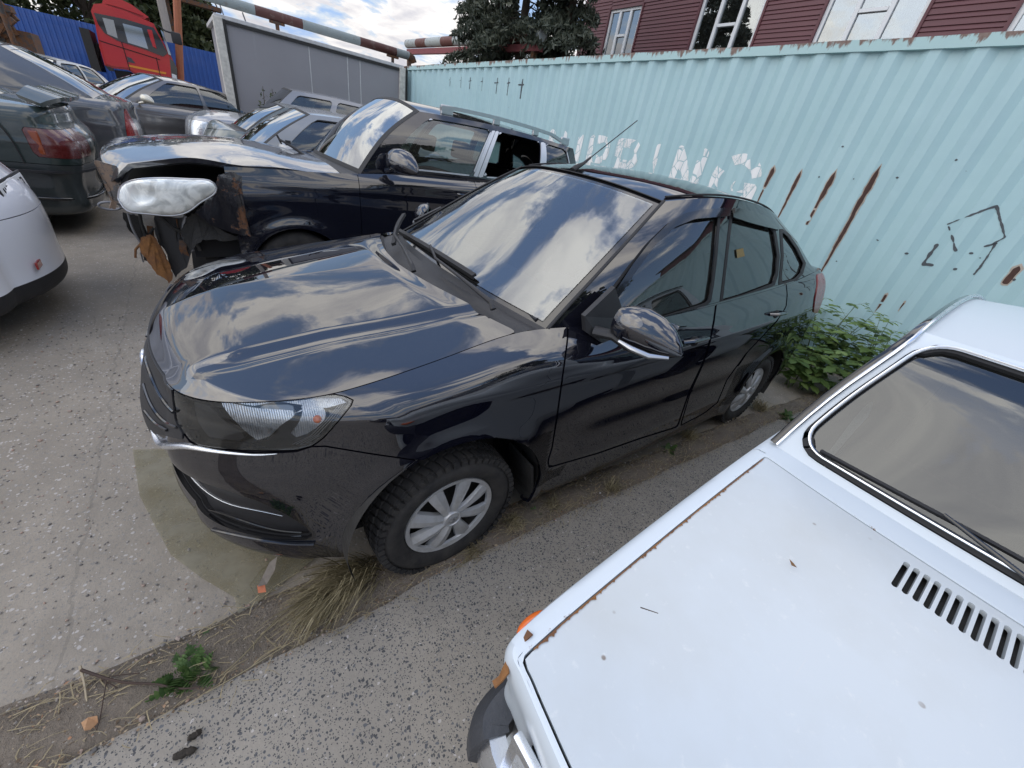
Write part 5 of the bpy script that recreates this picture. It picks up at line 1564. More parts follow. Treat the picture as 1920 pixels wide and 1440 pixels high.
    vv = np.linspace(0, 1, nV)[None]+np.zeros((nU, 1)); uu = np.linspace(0, 1, nU)[:, None]+np.zeros((1, nV))
    GS[..., 1] += .018*np.sin(math.pi*vv)*np.minimum(1, 5*np.minimum(uu, 1-uu))
    gs = grid(GS); flipto(gs, D)
    U, V = uu.ravel(), vv.ravel(); Lu = abs(xA0-xC0); Lv = zr-zb
    wins = [rbox(U, V, a, b2, g('wv0', .10), g('wv1', .87), g('wr', .05), Lu*.8, Lv) for a, b2 in c['wins']]
    b = gs.copy(); cut(b, lambda Q: -np.min(wins, 0)); both('pillar_frame', b, P, T, D, .016)
    for i, wf in enumerate(wins):
        if i in g('open', ()): continue
        b = gs.copy(); cut(b, lambda Q, wf=wf: wf-.004); offset(flipto(b, D), .012); both('side_window', b, g('glassm', M['glass_side']), T, D, 0)
    for wf in wins:
        b = gs.copy(); cut(b, lambda Q, wf=wf: np.maximum(wf-.010, -(wf+.008))); offset(flipto(b, D), -.003); both('window_seal', b, g('sealm', M['rubber']), T, D, .008)
    n = 26
    wt = curve([A1, (xA1+.035, yr*.5, zr-.015), (xA1+.045, 0, zr)], n)
    wbm = curve([ap[0], (xA0+.07, w*.45, zh+crown*.6), (xA0+.10, 0, zh+crown*.8)], n)
    wc = curve([wbm[-1], lerp(wbm[-1], wt[-1], .5)+np.array((g('abow', .02), 0, g('abow', .02)*1.4)), wt[-1]], nV)
    W = coons(wbm, wt, ap, wc)
    if not g('nows'):
        whole('windscreen', grid(W[1:, 1:-1]), g('wsm', M['glass_bg']), T, up, 0)
    b = grid(W[:3]); join(b, grid(W[2:, :2])); join(b, grid(W[2:, -2:])); weld(b); flipto(b, up); offset(b, -.003)
    whole('windscreen_seal', b, g('wsseal', M['rubber']), T, up, .008)
    rr_ = curve([C1, (xC1-.03, yr*.5, C1[2]+.025), (xC1-.05, 0, C1[2]+.035)], n)
    rc = curve([wt[-1], lerp(wt[-1], rr_[-1], .33)+np.array((0, 0, .035)), lerp(wt[-1], rr_[-1], .7)+np.array((0, 0, .03)), rr_[-1]], nU)
    whole('roof', grid(coons(rc, tr, wt[::-1], rr_[::-1])), g('roofmat', P), T, up, .008)
    rbm = curve([cp[0], (xC0-.06, w*.4, zd+.02), (xC0-.08, 0, zd+.03)], n)
    rcn = curve([rbm[-1], lerp(rbm[-1], rr_[-1], .5)+np.array((-.02, 0, .02)), rr_[-1]], nV)
    RG = coons(rbm, rr_, cp, rcn)
    whole('rear_window', grid(RG[1:, 1:-1]), M['glass_bg'], T, up, 0)
    b = grid(RG[:3]); join(b, grid(RG[2:, :3])); join(b, grid(RG[2:, -3:])); weld(b); flipto(b, up); offset(b, -.003)
    whole('rear_window_frame', b, P, T, up, .008)
    i2 = len(top)-1; eb = curve(top[i1:i2+1], 40)
    bc = curve([rbm[-1], lerp(rbm[-1], top[-1], .5)+np.array((0, 0, .012)), top[-1]], 10)
    whole('boot_lid', grid(coons(curve(rbm, 40), eb, curve([rbm[0], eb[0]], 10), bc)), P, T, up, .01)
    # cowl
    cw0 = curve(cow, n)[::-1].copy(); cw0[:, 2] -= .008
    cg = coons(cw0, wbm, curve([cw0[0], wbm[0]], 6), curve([cw0[-1], wbm[-1]], 6)); cg[:, 1:-1, 2] -= .012
    whole('cowl', grid(cg), M['plastic'], T, up, .02)
    # wheels, floor, cabin
    for xa in (0, -wb):
        for sy in (1, -1): make_wheel(T, xa, sy*(w-.125), R0, R0, .18, R0*.63, full=False, style='steel', mat_rim=g('rimmat', M['satin_metal']))
    b = B(); add_box(b, ((xn+xt)/2, 0, .30), (xn-xt-.9, w*1.5, .04)); add_box(b, (xA0+.05, 0, .6), (.05, w*1.7, zh-.38)); add_box(b, (xC0-.1, 0, .55), (.05, w*1.7, zd-.36))
    obj('floor_pan', b, M['under'], T, smooth=False)
    b = B(); add_box(b, (xA0-.25, 0, zh-.14), (.42, w*1.62, .22), None, .05); obj('dashboard', b, M['interior'], T)
    for sy in (1, -1):
        b = B(); add_box(b, (xB+.05, sy*w*.42, .8), (.14, .46, .72), Matrix.Rotation(R(-14), 3, 'Y'), .04); add_box(b, (xB-.06, sy*w*.42, zb+.22), (.08, .25, .16), Matrix.Rotation(R(-10), 3, 'Y'), .03); obj('seat', b, M['fabric'], T)
    if g('mirror', True):
        c0 = Vector((xA0-.28, w+.10, zb+.08)); b = mirror_shell(c0, g('mirs', 1))
        add_tube(b, [(xA0-.22, w*.93, zb-.01), c0+Vector((0, -.03, -.05))], .022, 8)
        fix(b); both('side_mirror', b, g('mirrormat', P), T, D, 0)
    for hx in ((xB+.14), (xR+.16)) if g('doors', 4) == 4 else ((xB+.14),):
        b = B(); yy = w*.985; add_tube(b, [(hx+.07, yy-.01, zb-.13), (hx+.05, yy+.018, zb-.13), (hx-.05, yy+.018, zb-.13), (hx-.07, yy-.01, zb-.13)], .011, 8); both('door_handle', b, g('handlemat', P), T, D, 0)
    side.free() if not g('ret') else None
    return T, dict(sh=sh, side=None if not g('ret') else side, gs=gs, W=W, H=H, top=top, GS=GS, tr=tr, ap=ap, cow=cow, arches=arches)
M['bg_lamp'] = simple('headlamp glass', (.62, .65, .68), .12, .55, coat=1., bump=(35, .5))
P_ = lambda n, c, m=.5, d=.25, **k: paint(n, c, metal=m, dust=d, coatior=k.pop('ci', 1.8), rough=.4, **k)
def hoodpaint():
    m, nt, b, o = newmat('white hood with grime'); w = N(nt)
    v = w.tc.outputs['Object']
    dirt = w.ramp(w.noise(2.2, 7, .62), (.42, 0.), (.80, .60))
    fine = w.ramp(w.noise(38, 5, .7), (.60, 0.), (.74, .60))
    chips = w.ramp(w.voro(14, feature='F1'), (.06, 1.), (.09, 0.))
    gate = w.ramp(w.noise(2.7, 3, .6), (.48, 0.), (.60, 1.))
    chips = w.math('MULTIPLY', chips, gate)
    # long scuff running back along the lid
    c = w.mix(dirt, (.50, .545, .575), (.40, .41, .39))
    c = w.mix(fine, c, (.60, .62, .62))
    c = w.mix(chips, c, (.16, .12, .09))
    sc = w.sc(1.4, 30, 1, (0, .0, 0), (0, 0, R(4)))
    scr = w.ramp(w.noise(3.5, 6, .7, sc), (.66, 0.), (.74, .45))
    c = w.mix(scr, c, (.55, .56, .56))
    nt.links.new(c, b.inputs['Base Color'])
    b.inputs['Roughness'].default_value = .38; b.inputs['Coat Weight'].default_value = .5; b.inputs['Coat Roughness'].default_value = .22
    w.bump(b, w.noise(5, 3, .5), .05, .02)
    return m
M['white_hood'] = hoodpaint()

M['bumper_rubber'] = simple('grey bumper rubber', (.045, .048, .055), .5, var=.35, bump=(90, .2))
M['glass_white'] = glassmat('windscreen of the white car', (.16, .20, .22), .04, .02, wave=.02)
# ================================================================ old white saloon beside the camera (its right side faces the black car)
def edgepaint():
    m, nt, b, o = newmat('white paint rusting at the edges'); w = N(nt)
    f = w.math('MULTIPLY', w.ramp(w.noise(55, 6, .75), (.60, 0.), (.64, 1.)), w.ramp(w.noise(6, 3, .6), (.42, 0.), (.55, 1.)))
    c = w.mix(f, (.57, .625, .665), w.mix(w.noise(90, 3), (.07, .03, .015), (.25, .12, .05)))
    nt.links.new(c, b.inputs['Base Color']); b.inputs['Roughness'].default_value = .5; w.bump(b, f, .3, .004); return m
M['white_edge'] = edgepaint()
def white_car():
    # local frame: front axle; world = local + (ox, oy); this car is built so that its right edge is at y = 1.40
    oy = 2.225
    T = empty('old_sedan', (0, 0, 0), 0, 'old white sedan with flat louvred hood and chrome windscreen trim, filling the near right corner', 'car')
    zt = [(.48, .735), (.28, .757), (0, .785), (-.3, .815), (-.68, .850), (-1.0, .862), (-1.8, .875), (-2.6, .88), (-3.6, .86)]
    dz = lambda d: [(x, z-d) for x, z in zt]
    f = dict(ef=3.2, er=3.0, bf=.06, br=.05)
    def lv(w, z, xn, xt=-3.65, rf=.05, cf=.045): return dict(w=[(.3, w-.015), (-.2, w), (-1.5, w+.005), (-2.8, w), (-3.3, w-.02)], z=z, xn=xn, xt=xt, rf=rf, rr=.2, cf=cf, **f)
    Ls = [lv(.74, .14, .34), lv(.79, .20, .37), lv(.81, .34, .38), lv(.82, .48, .39), lv(.838, dz(.20), .41), lv(.848, dz(.09), .428), lv(.842, dz(.03), .434), lv(.828, dz(.004), .430), dict(lv(.800, zt, .425, rf=.03, cf=.03), ef=5.)]
    def bump(G):
        Q = G.reshape(-1, 3); x, y, z = Q.T
        y += sm(.5, .7, y)*(-.010*np.exp(-((z-.66)/.035)**2)*sm(.45, .2, x))
        # bashed nose corner
        y -= .05*np.exp(-((x-.40)/.10)**2)*np.exp(-((z-.62)/.09)**2)*sm(.6, .75, y)
        return np.stack([x, y, z], 1).reshape(G.shape)
    sh = Shape(Ls, 44, 1.1, bump); side = sh.side(); top = sh.top; D = outw
    flipto(side, D)
    TT = []
    def tw(b):          # to world: shift and put the nose where it stands
        for v in b.verts: v.co.x += -.125; v.co.y += oy
        return b
    def mk(name, b, mat, parent=T, **k):
        return obj(name, tw(b), mat, parent, **k)
    def bth(name, b, mat, rimd=.012, mirror=True, parent=T):
        flipto(b, D)
        if rimd: rim(b, rimd)
        m2 = mirror_y(b) if mirror else None
        a = mk(name, b, mat, parent)          # +y = left side (off to the right of the photo)
        r = mk(name, m2, mat, parent) if mirror else None
        return a, r
    def wh(name, b, mat, rimd=.012, parent=T, **k):
        join(b, mirror_y(b)); weld(b, 3e-4); flipto(b, up)
        if rimd: rim(b, rimd)
        return mk(name, b, mat, parent, **k)
    fa = (-.02, .22, .33); ra = (-2.44, .22, .33)
    arc = (arch(*fa), arch(*ra))
    P = M['white_paint']
    def pan(nm, fl, mat=P, **k):
        b = side.copy()
        for q in fl: cut(b, q)
        return bth(nm, b, mat, **k)
    DF = [(-.62, .25), (-1.55, .25), (-1.55, 1.2), (-.68, 1.2), (-.60, .7)]; DR = [(-1.555, .25), (-2.1, .25), (-2.3, .5), (-2.45, 1.2), (-1.555, 1.2)]
    pan('fender', [neg(inxz(DF, -.003)), lambda P: -1.0-P[:, 0], arc[0]])
    pan('front_door', [inxz(DF, .003)]); pan('rear_door', [inxz(DR, .003), arc[1]])
    pan('rear_quarter', [lambda P: P[:, 0]+1.4, neg(inxz(DR, -.003)), arc[1]])
    b = side.copy(); cut(b, arc[0]); cut(b, arc[1]); offset(b, .014); bth('liner', b, M['under'], 0)
    for xa, za, r in (fa, ra):
        b = B(); add_lathe(b, [(r+.01, .77), (r+.01, .45), (.01, .45)], c=(xa, 0, za), n=30, a0=R(-20), a1=R(200)); bth('wheel_housing', b, M['under'], 0)
    # hood: flat, with a row of slots
    i_s = sh.nf+sh.nc//2+1; i_c = sh.idx(-.615)
    nu, nv = 60, 60
    e0 = curve(top[0:i_s+1], nv); e1 = curve(top[i_s:i_c+1], nu)
    cen = curve([top[0], (.30, 0, .772), (0, 0, .808), (-.3, 0, .840), (-.55, 0, .864)], nu)
    cow = curve([cen[-1], (-.56, .4, .862), (-.585, .62, .853), e1[-1]], nv)
    H = coons(cen, e1, e0, cow)
    y = H[..., 1]
    hb = grid(H)
    poly = np.vstack([[(e0[0][0], -.5)], e0[:, :2], e1[:, :2], cow[::-1][:, :2], [(cow[0][0], -.5)]])
    # shut line: real gap round the lid
    lid = hb.copy(); cut(lid, lambda Q: sdpoly(poly, Q[:, :2])+.0105)
    frm = hb.copy(); cut(frm, lambda Q: -(sdpoly(poly, Q[:, :2])+.0055))
    wh('front_panel', frm, M['white_edge'], .02)
    join(lid, mirror_y(lid)); weld(lid, 3e-4); flipto(lid, up)
    slots = []
    x0, pitch = -.535, .0187
    y_first = 1.80-oy
    cs = [y_first+pitch*i for i in range(34)]
    for cy_ in cs:
        def sl(Q, cy_=cy_):
            u = np.abs(Q[:, 1]-cy_)-.0; v = np.abs(Q[:, 0]-(x0+.07))-.046
            return -(np.hypot(np.maximum(u, 0), np.maximum(v, 0))-.0058)
        slots.append(sl)
    # refine the sheet locally, then cut
    fine = [fc for fc in lid.faces if -.545 < fc.calc_center_median().x < -.405 and -.48 < fc.calc_center_median().y < .24]
    es = list({e for fc in fine for e in fc.edges})
    bmesh.ops.subdivide_edges(lid, edges=es, cuts=3, use_grid_fill=True)
    cut(lid, lambda Q: np.max([s_(Q) for s_ in slots], 0))
    rim(lid, .012)
    hd = mk('hood', lid, M['white_hood'], ang=40)
    b = hb.copy(); flipto(b, up); offset(b, .028); wh('hood_underlay', b, M['dark_metal'], 0)
    # rust creeping out of the shut line
    rs = random.Random(12); b = B(); ln = curve(e1[2:-2], 240); inn = ln.copy(); inn[:, 1] -= .010
    rows = []
    for i, p in enumerate(inn):
        wd = max(.0, rs.gauss(-.0004, .0016))*(2.2 if (i//14) % 3 == 0 else 1); rows.append((b.verts.new((p[0], p[1]+.0015, p[2]+.0022)), b.verts.new((p[0]+rs.uniform(-.001, .001), p[1]-.0012-wd, p[2]+.0026))))
    for (p, q), (r_, s_) in zip(rows, rows[1:]): b.faces.new((p, q, s_, r_))
    bth('seam_rust', b, M['rust_brown'], 0)
    # crossbar seen in the slots
    b = B(); add_box(b, (x0+.105, 0, .82), (.03, 1.0, .012)); add_box(b, (x0+.085, 0, .808), (.06, 1.0, .004)); mk('louvre_channel', b, M['steel'], smooth=False)
    # greenhouse
    yr = .64
    A0 = np.array((-.675, .79, .855)); A1 = np.array((-.93, .705, 1.262))
    C1 = np.array((-2.25, .68, 1.26)); C0 = np.array((-2.75, .73, .885))
    i0, i1 = sh.idx(-.675), sh.idx(-2.75)
    bl = curve(top[i0:i1+1], 50).copy()
    A0 = bl[0]; C0 = bl[-1]
    ap = curve([A0, lerp(A0, A1, .5)+np.array((.005, .006, .012)), A1+np.array((.03, .004, -.022)), A1+np.array((-.02, -.002, .012))], 24)
    A1 = ap[-1]
    cp = curve([C0, lerp(C0, C1, .5), C1], 24)
    tr = curve([A1, (-1.30, .705, 1.312), (-1.85, .70, 1.312), C1], 50)
    GS = coons(bl, tr, ap, cp); vv = np.linspace(0, 1, 24)[None]+np.zeros((50, 1)); uu = np.linspace(0, 1, 50)[:, None]+np.zeros((1, 24))
    GS[..., 1] += .012*np.sin(math.pi*vv)
    gs = grid(GS); flipto(gs, D); U, V = uu.ravel(), vv.ravel()
    wins = [rbox(U, V, a, b2, .10, .86, .04, 1.7, .38) for a, b2 in ((.09, .50), (.54, .90))]
    b = gs.copy(); cut(b, lambda Q: -np.min(wins, 0)); bth('pillar_frame', b, P)
    for wf in wins:
        b = gs.copy(); cut(b, lambda Q, wf=wf: wf-.004); offset(b, .010); bth('side_window', b, M['glass'], 0)
        b = gs.copy(); cut(b, lambda Q, wf=wf: np.maximum(wf-.012, -(wf+.004))); offset(b, -.003); bth('window_seal', b, M['rubber'], .006)
    n = 30
    # windscreen: outline with round corners, black rubber and chrome bead
    wt = curve([A1, (-.910, .40, 1.288), (-.90, 0, 1.298)], n)
    wbm = curve([A0, (-.650, .50, .866), (-.640, .25, .870), (-.635, 0, .872)], n)
    wc = curve([wbm[-1], lerp(wbm[-1], wt[-1], .5)+np.array((.02, 0, .03)), wt[-1]], 26)
    ap2 = curve(ap, 26)
    W = coons(wbm, wt, ap2, wc); nW, mW = W.shape[:2]
    # uv: u 0 at the pillar .. 1 centre ; v 0 bottom .. 1 top
    uw = np.linspace(0, 1, nW)[:, None]+np.zeros((1, mW)); vw = np.linspace(0, 1, mW)[None]+np.zeros((nW, 1))
    rb_ = lambda m: rbox(uw.ravel(), vw.ravel(), .035, 2., .06, .95, .075, .76, .50)+m
    Wg = grid(W); flipto(Wg, up)
    b = Wg.copy(); cut(b, lambda Q: rb_(.004)); offset(b, .006); wh('windscreen', b, M['glass_white'], 0)
    b = Wg.copy(); cut(b, lambda Q: np.maximum(rb_(-.004), -rb_(.020))); offset(b, -.006); wh('windscreen_rubber', b, M['rubber'], .012)
    b = Wg.copy(); cut(b, lambda Q: -rb_(-.006)); wh('windscreen_surround', b, P, .004)
    # chrome bead follows the rounded outline
    def at_uv(u, v):
        fu, fv = u*(nW-1), v*(mW-1); i, j = min(int(fu), nW-2), min(int(fv), mW-2); a, c_ = fu-i, fv-j
        return (W[i, j]*(1-a)*(1-c_)+W[i+1, j]*a*(1-c_)+W[i, j+1]*(1-a)*c_+W[i+1, j+1]*a*c_)
    pts = []
    u0, v0, v1 = .035+.008, .06+.016, .95-.016
    ru, rv = .075/.76, .075/.50
    pts += [at_uv(u, v0) for u in np.linspace(1, u0+ru, 16)]
    pts += [at_uv(u0+ru-ru*math.sin(a), v0+rv-rv*math.cos(a)) for a in np.linspace(0, math.pi/2, 8)[1:]]
    pts += [at_uv(u0, v) for v in np.linspace(v0+rv, v1-rv, 10)[1:]]
    pts += [at_uv(u0+ru-ru*math.cos(a), v1-rv+rv*math.sin(a)) for a in np.linspace(0, math.pi/2, 8)[1:]]
    pts += [at_uv(u, v1) for u in np.linspace(u0+ru, 1, 16)[1:]]
    nrm = np.array((.55, 0, .83))
    b = B(); add_tube(b, [p+nrm*.012 for p in pts], .0055, 8, flat=.7)
    join(b, mirror_y(b)); mk('chrome_trim', fix(b), M['chrome'])
    # roof
    rr_ = curve([C1, (-2.30, .3, 1.30), (-2.32, 0, 1.31)], n)
    rc = curve([wt[-1], (-1.10, 0, 1.338), (-1.45, 0, 1.365), (-1.9, 0, 1.365), rr_[-1]], 50)
    RF = coons(rc, tr, wt[::-1], rr_[::-1]); wh('roof', grid(RF), P, .01)
    b = B(); add_tube(b, [np.array(p)+np.array((0, .012, .006)) for p in ap[::3]]+[np.array(p)+np.array((0, .012, .006)) for p in tr[1::4]], .011, 8, flat=.6); bth('rain_gutter', b, M['gloss_plastic'], 0)
    b = B(); add_tube(b, [np.array(p)+np.array((0.004, .000, .008)) for p in ap[::3]]+[np.array(p)+np.array((0, .002, .014)) for p in tr[1::4]], .006, 8); bth('gutter_bead', b, M['chrome'], 0)
    rbm = curve([C0, (-2.8, .4, .905), (-2.82, 0, .91)], n); rcn = curve([rbm[-1], rr_[-1]], 24)
    wh('rear_window', grid(coons(rbm, rr_, cp, rcn)), M['glass_dark'], 0)
    i2 = len(top)-1
    wh('boot_lid', grid(coons(curve(rbm, 40), curve(top[i1:i2+1], 40), curve([C0, top[i1]+np.array((0, 0, .0001))], 8), curve([rbm[-1], top[-1]], 8))), P, .01)
    # scuttle between hood and glass
    cw0 = curve(cow, n)[::-1]; wb2 = wbm.copy()
    cg = coons(cw0, wb2, curve([cw0[0], top[sh.idx(-.645)], wb2[0]], 8), curve([cw0[-1], wb2[-1]], 8)); wh('scuttle', grid(cg), P, .01)
    # wiper at the foot of the glass
    q = [at_uv(u, v)+nrm*h_ for u, v, h_ in ((.12, .105, .010), (.35, .120, .010), (.60, .130, .012), (.85, .125, .012))]
    b = B(); qq = curve([(p[0], -p[1], p[2]) for p in q], 20); add_strip(b, qq, .008, .010, nrm)
    wp = mk('wiper_blade', b, M['rubber'], smooth=False)
    b = B(); m_ = qq[9]; add_tube(b, [m_+nrm*.012, (lerp(m_[0], -.63, .6), m_[1]+.16, .915), (-.63, m_[1]+.36, .90)], [.004, .006, .010], 8); mk('wiper_arm', b, M['gloss_plastic'], wp)
    # nose: grille panel, lamps, bumper with rubber corner
    b = B(); add_box(b, (.365, 0, .55), (.03, 1.36, .26), None, .008); mk('grille_panel', b, M['plastic'])
    b = B()
    for k in range(9): add_box(b, (.385, 0, .46+.024*k), (.012, .80, .008))
    mk('grille', b, M['chrome'], smooth=False)
    for sy in (1, -1):
        b = B(); add_box(b, (.395, sy*.56, .57), (.03, .26, .17), None, .012); h_ = mk('headlight', b, M['bg_lamp'])
        b = B(); add_box(b, (.398, sy*.56, .57), (.02, .29, .20), None, .006); mk('headlight_rim', b, M['chrome'], h_)
    b = B(); pts = [(.15, .785, .47), (.28, .785, .47), (.35, .778, .47), (.392, .755, .47), (.408, .70, .47), (.418, .40, .47), (.42, 0, .47)]
    def bumperbar(b, pts, w_, h_, r=.02):
        c_ = curve(pts, 40); sec = [(0, -h_/2), (w_*.7, -h_/2), (w_, -h_*.25), (w_, h_*.25), (w_*.7, h_/2), (0, h_/2)]
        rings = []
        for i, p in enumerate(c_):
            t = c_[min(i+1, 39)]-c_[max(i-1, 0)]; t /= np.linalg.norm(t); o = np.array((t[1], -t[0], 0)); o = o if o[0]+o[1] > 0 else -o
            rings.append([b.verts.new(p+o*s_[0]-o*w_*.5+np.array((0, 0, s_[1]))) for s_ in sec])
        for i in range(39):
            for k in range(6): b.faces.new((rings[i][k], rings[i][(k+1) % 6], rings[i+1][(k+1) % 6], rings[i+1][k]))
        b.faces.new(rings[0]); b.faces.new(rings[-1]); return b
    bumperbar(b, pts, .05, .12); fix(b); join(b, mirror_y(b)); bp = mk('front_bumper', b, M['chrome'], ang=40)
    b = B(); bumperbar(b, [(.15, .790, .47), (.28, .790, .47), (.355, .784, .47), (.395, .765, .47), (.404, .745, .47)], .075, .135); fix(b); m2 = mirror_y(b); mk('bumper_corner', b, M['bumper_rubber'], bp, ang=40); mk('bumper_corner', m2, M['bumper_rubber'], bp, ang=40)
    # side repeater / indicator on the wing
    b = B(); bmesh.ops.create_uvsphere(b, u_segments=20, v_segments=12, radius=1, matrix=Matrix.Translation((.225, .852, .60))@Matrix.Diagonal((.050, .022, .024, 1))); m2 = mirror_y(b); mk('indicator', b, M['lens_orange']); mk('indicator', m2, M['lens_orange'])
    # torn rusty lip at the front corner
    rn = random.Random(5)
    b = B()
    ptsr = [(.315+.011*k+rn.uniform(-.003, .003), -.800+.003*k+rn.uniform(-.003, .003), .752-.006*k+rn.uniform(-.006, .006)) for k in range(9)]
    add_strip(b, ptsr, [rn.uniform(.006, .016) for _ in ptsr], .004, (.3, -.4, 1)); mk('rusted_lip', b, M['rust_brown'], smooth=False)
    for xa in (-.02, -2.44):
        for sy in (1, -1):
            wv = make_wheel(T, xa-.125, oy+sy*.68, .235, .275, .17, .165, full=False, style='steel')
    b = B(); add_box(b, (-1.5, 0, .25), (3.4, 1.4, .04)); add_box(b, (-.62, 0, .55), (.04, 1.5, .56)); mk('floor_pan', b, M['under'], smooth=False)
    b = B(); add_box(b, (-.95, 0, .80), (.30, 1.36, .12), None, .03); mk('dashboard', b, M['interior'])
    for sy in (1, -1):
        b = B(); add_box(b, (-1.75, sy*.36, .75), (.14, .48, .62), Matrix.Rotation(R(-14), 3, 'Y'), .04); mk('seat', b, M['fabric'])
    # windscreen mirror seen dimly
    return T
white_car()
# ================================================================ wrecked black SUV
def suv():
    paintm = M['black_paint_suv']
    ox, oy = -.06, -2.86
    def hoodf(H, u, v):
        H = H.copy()
        H[..., 2] += .045*sm(1.0, .55, u)*sm(0., .06, u)+.018*np.sin(v*5.0+u*3)*sm(.7, .2, u)*v
        H[..., 2] += .03*np.exp(-((u-.30)/.16)**2)*v**4*0-.055*np.exp(-((u-.52)/.13)**2)*v**3*.35
        H[..., 2] -= .20*sm(.10, 0., u)*sm(.60, .98, v)+.05*sm(.06, 0, u)
        H[..., 2] += .03*np.exp(-((u-.28)/.14)**2)*v**2-.02*v**6
        H[..., 0] += .05*sm(.25, 0., u)
        return H
    c = dict(paint=paintm, xn=1.19, xt=-3.29, w=.895, zn=.99, zh=1.135, zb=1.20, zd=1.26, ztail=1.22, xA0=-.51, xA1=-1.09, xC1=-2.98, xC0=-3.20, wb=2.6, R0=.335, ar=.365,
             zr=1.745, zp=1.665, yr=.66, zc=1.63, xB=-1.61, xR=-2.43, wins=[(.075, .405), (.452, .725), (.765, .93)], wv0=.09, wv1=.90, nofront=True, xbt=-2.9, zbr=.66, hl=None,
             tl=[(-2.95, .95), (-3.6, .95), (-3.6, 1.25), (-3.08, 1.25)], tly=.45, crown=.04, b3=.03, b4=.06, b5=.08, bf=.05, rf=.20, t2=.01, t3=.03, t4=.05, t5=.08, hoodf=hoodf, sealm=M['trim_silver'], wsm=M['glass_bg'], glassm=M['glass_side'],
             mirrormat=M['black_paint_suv'], res=.9, hoodrim=.03, hoodmat=M['suv_hood'], cutfront=.42, mirs=1.3, sh=.965, open=(1,), abow=.035, bumper=M['plastic'], b1=.0, ef=2.2, wh=.93, wf=.93)
    T, d = gen_car('suv', 'wrecked black SUV with missing front bumper, rust-torn wing and loose headlamp', None, c, (ox, oy, 0), 0)
    D = outw
    # silver centre pillar covers
    gs = d['gs']; nU, nV = 60, 26
    vv = (np.linspace(0, 1, nV)[None]+np.zeros((nU, 1))).ravel(); uu = (np.linspace(0, 1, nU)[:, None]+np.zeros((1, nV))).ravel()
    for a, b_ in ((.408, .428), (.431, .451), (.728, .762)):
        b = gs.copy(); cut(b, lambda Q: np.maximum(np.abs(uu-(a+b_)/2)-(b_-a)/2, np.abs(vv-.49)-.42)); flipto(b, D); offset(b, -.006)
        both('pillar_trim', b, M['trim_silver'], T, D, .008)
    # roof rails
    tr = d['tr']
    pts = [np.array(p)+np.array((0, -.06, .055*min(1, 6*min(i/59, 1-i/59))+.012)) for i, p in enumerate(tr)]
    b = B(); add_strip(b, pts[7:-1:2], .035, .028, (0, 0, 1)); 
    for sgn in (1, -1):
        bb = b.copy()
        if sgn < 0:
            for v in bb.verts: v.co.y *= -1
            bmesh.ops.reverse_faces(bb, faces=bb.faces[:])
        rl = obj('roof_rail', bb, M['satin_metal'], T, ang=50)
        for k in (9, 26, 42, 56):
            q = B(); p = np.array(tr[k])+np.array((0, -.06, .0)); add_box(q, (p[0], sgn*p[1], p[2]+.045), (.12 if k in (9, 56) else .075, .03, .075), None, .008); obj('rail_foot', q, M['satin_metal'], rl, smooth=False)
    b.free()
    # local points from measured ones: subtract the car's place
    o = np.array((ox, oy, 0))
    L = lambda x, y, ax, v: at(x, y, ax, v)-o
    # loose headlamp: a fat lens-shaped body, traced outline
    out = [(222, 372), (226, 352), (242, 341), (270, 336), (320, 335), (370, 337), (402, 345), (406, 352), (398, 366), (375, 380), (360, 392), (345, 400), (310, 404), (270, 400), (235, 392)]
    cen = L(310, 370, 'y', -1.93)
    rim_ = []
    yy = lambda x: -1.935-.10*max(0, (262-x)/45)
    ring = [L(x, y, 'y', yy(x)) for x, y in out]
    ring = curve(ring, 48, closed=True)[:-1]
    b = B(); nr = len(ring); levels = []
    cpt = np.mean(ring, 0)
    for k, (s_, dy) in enumerate(((.0, .055), (.25, .053), (.5, .048), (.75, .036), (.9, .022), (.97, .010), (1.0, -.004), (.97, -.03), (.85, -.10), (.6, -.16))):
        if s_ == 0: continue
        levels.append([b.verts.new(cpt+(p-cpt)*s_+np.array((0.35*dy, dy, .25*dy if dy > 0 else 0))) for p in ring])
    for i in range(len(levels)-1):
        for k in range(nr): b.faces.new((levels[i][k], levels[i][(k+1) % nr], levels[i+1][(k+1) % nr], levels[i+1][k]))
    b.faces.new(levels[0]); b.faces.new(levels[-1])
    hl = obj('headlight', fix(b), M['fog_lens'], T, ang=60)
    bb = B(); add_tube(bb, [p+np.array((0, -.004, 0)) for p in ring]+[ring[0]+np.array((0, -.004, 0))], .007, 6); obj('headlight_rim', bb, M['satin_metal'], hl)
    # exposed front structure
    rs = random.Random(8)
    b = B(); add_box(b, (.60, 0, .74), (.10, 1.30, .10), None, .01); add_box(b, (.62, 0, .42), (.06, 1.2, .08), None, .01)
    for sy in (-.55, .55): add_box(b, (.60, sy, .58), (.07, .10, .36), None, .01)
    obj('radiator_support', b, M['dark_metal'], T, smooth=False)
    b = B(); add_box(b, (.39, 0, .70), (.62, 1.52, .50)); add_box(b, (.75, 0, .85), (.48, 1.60, .18)); obj('engine_bay', b, M['under'], T, smooth=False)
    b = B(); add_box(b, (.63, 0, .58), (.04, .95, .34)); obj('radiator', b, M['dark_metal'], T, smooth=False)
    b = B(); add_box(b, (.70, 0, .60), (.05, 1.36, .13), None, .015); obj('crash_beam', b, M['rust'], T, smooth=False)
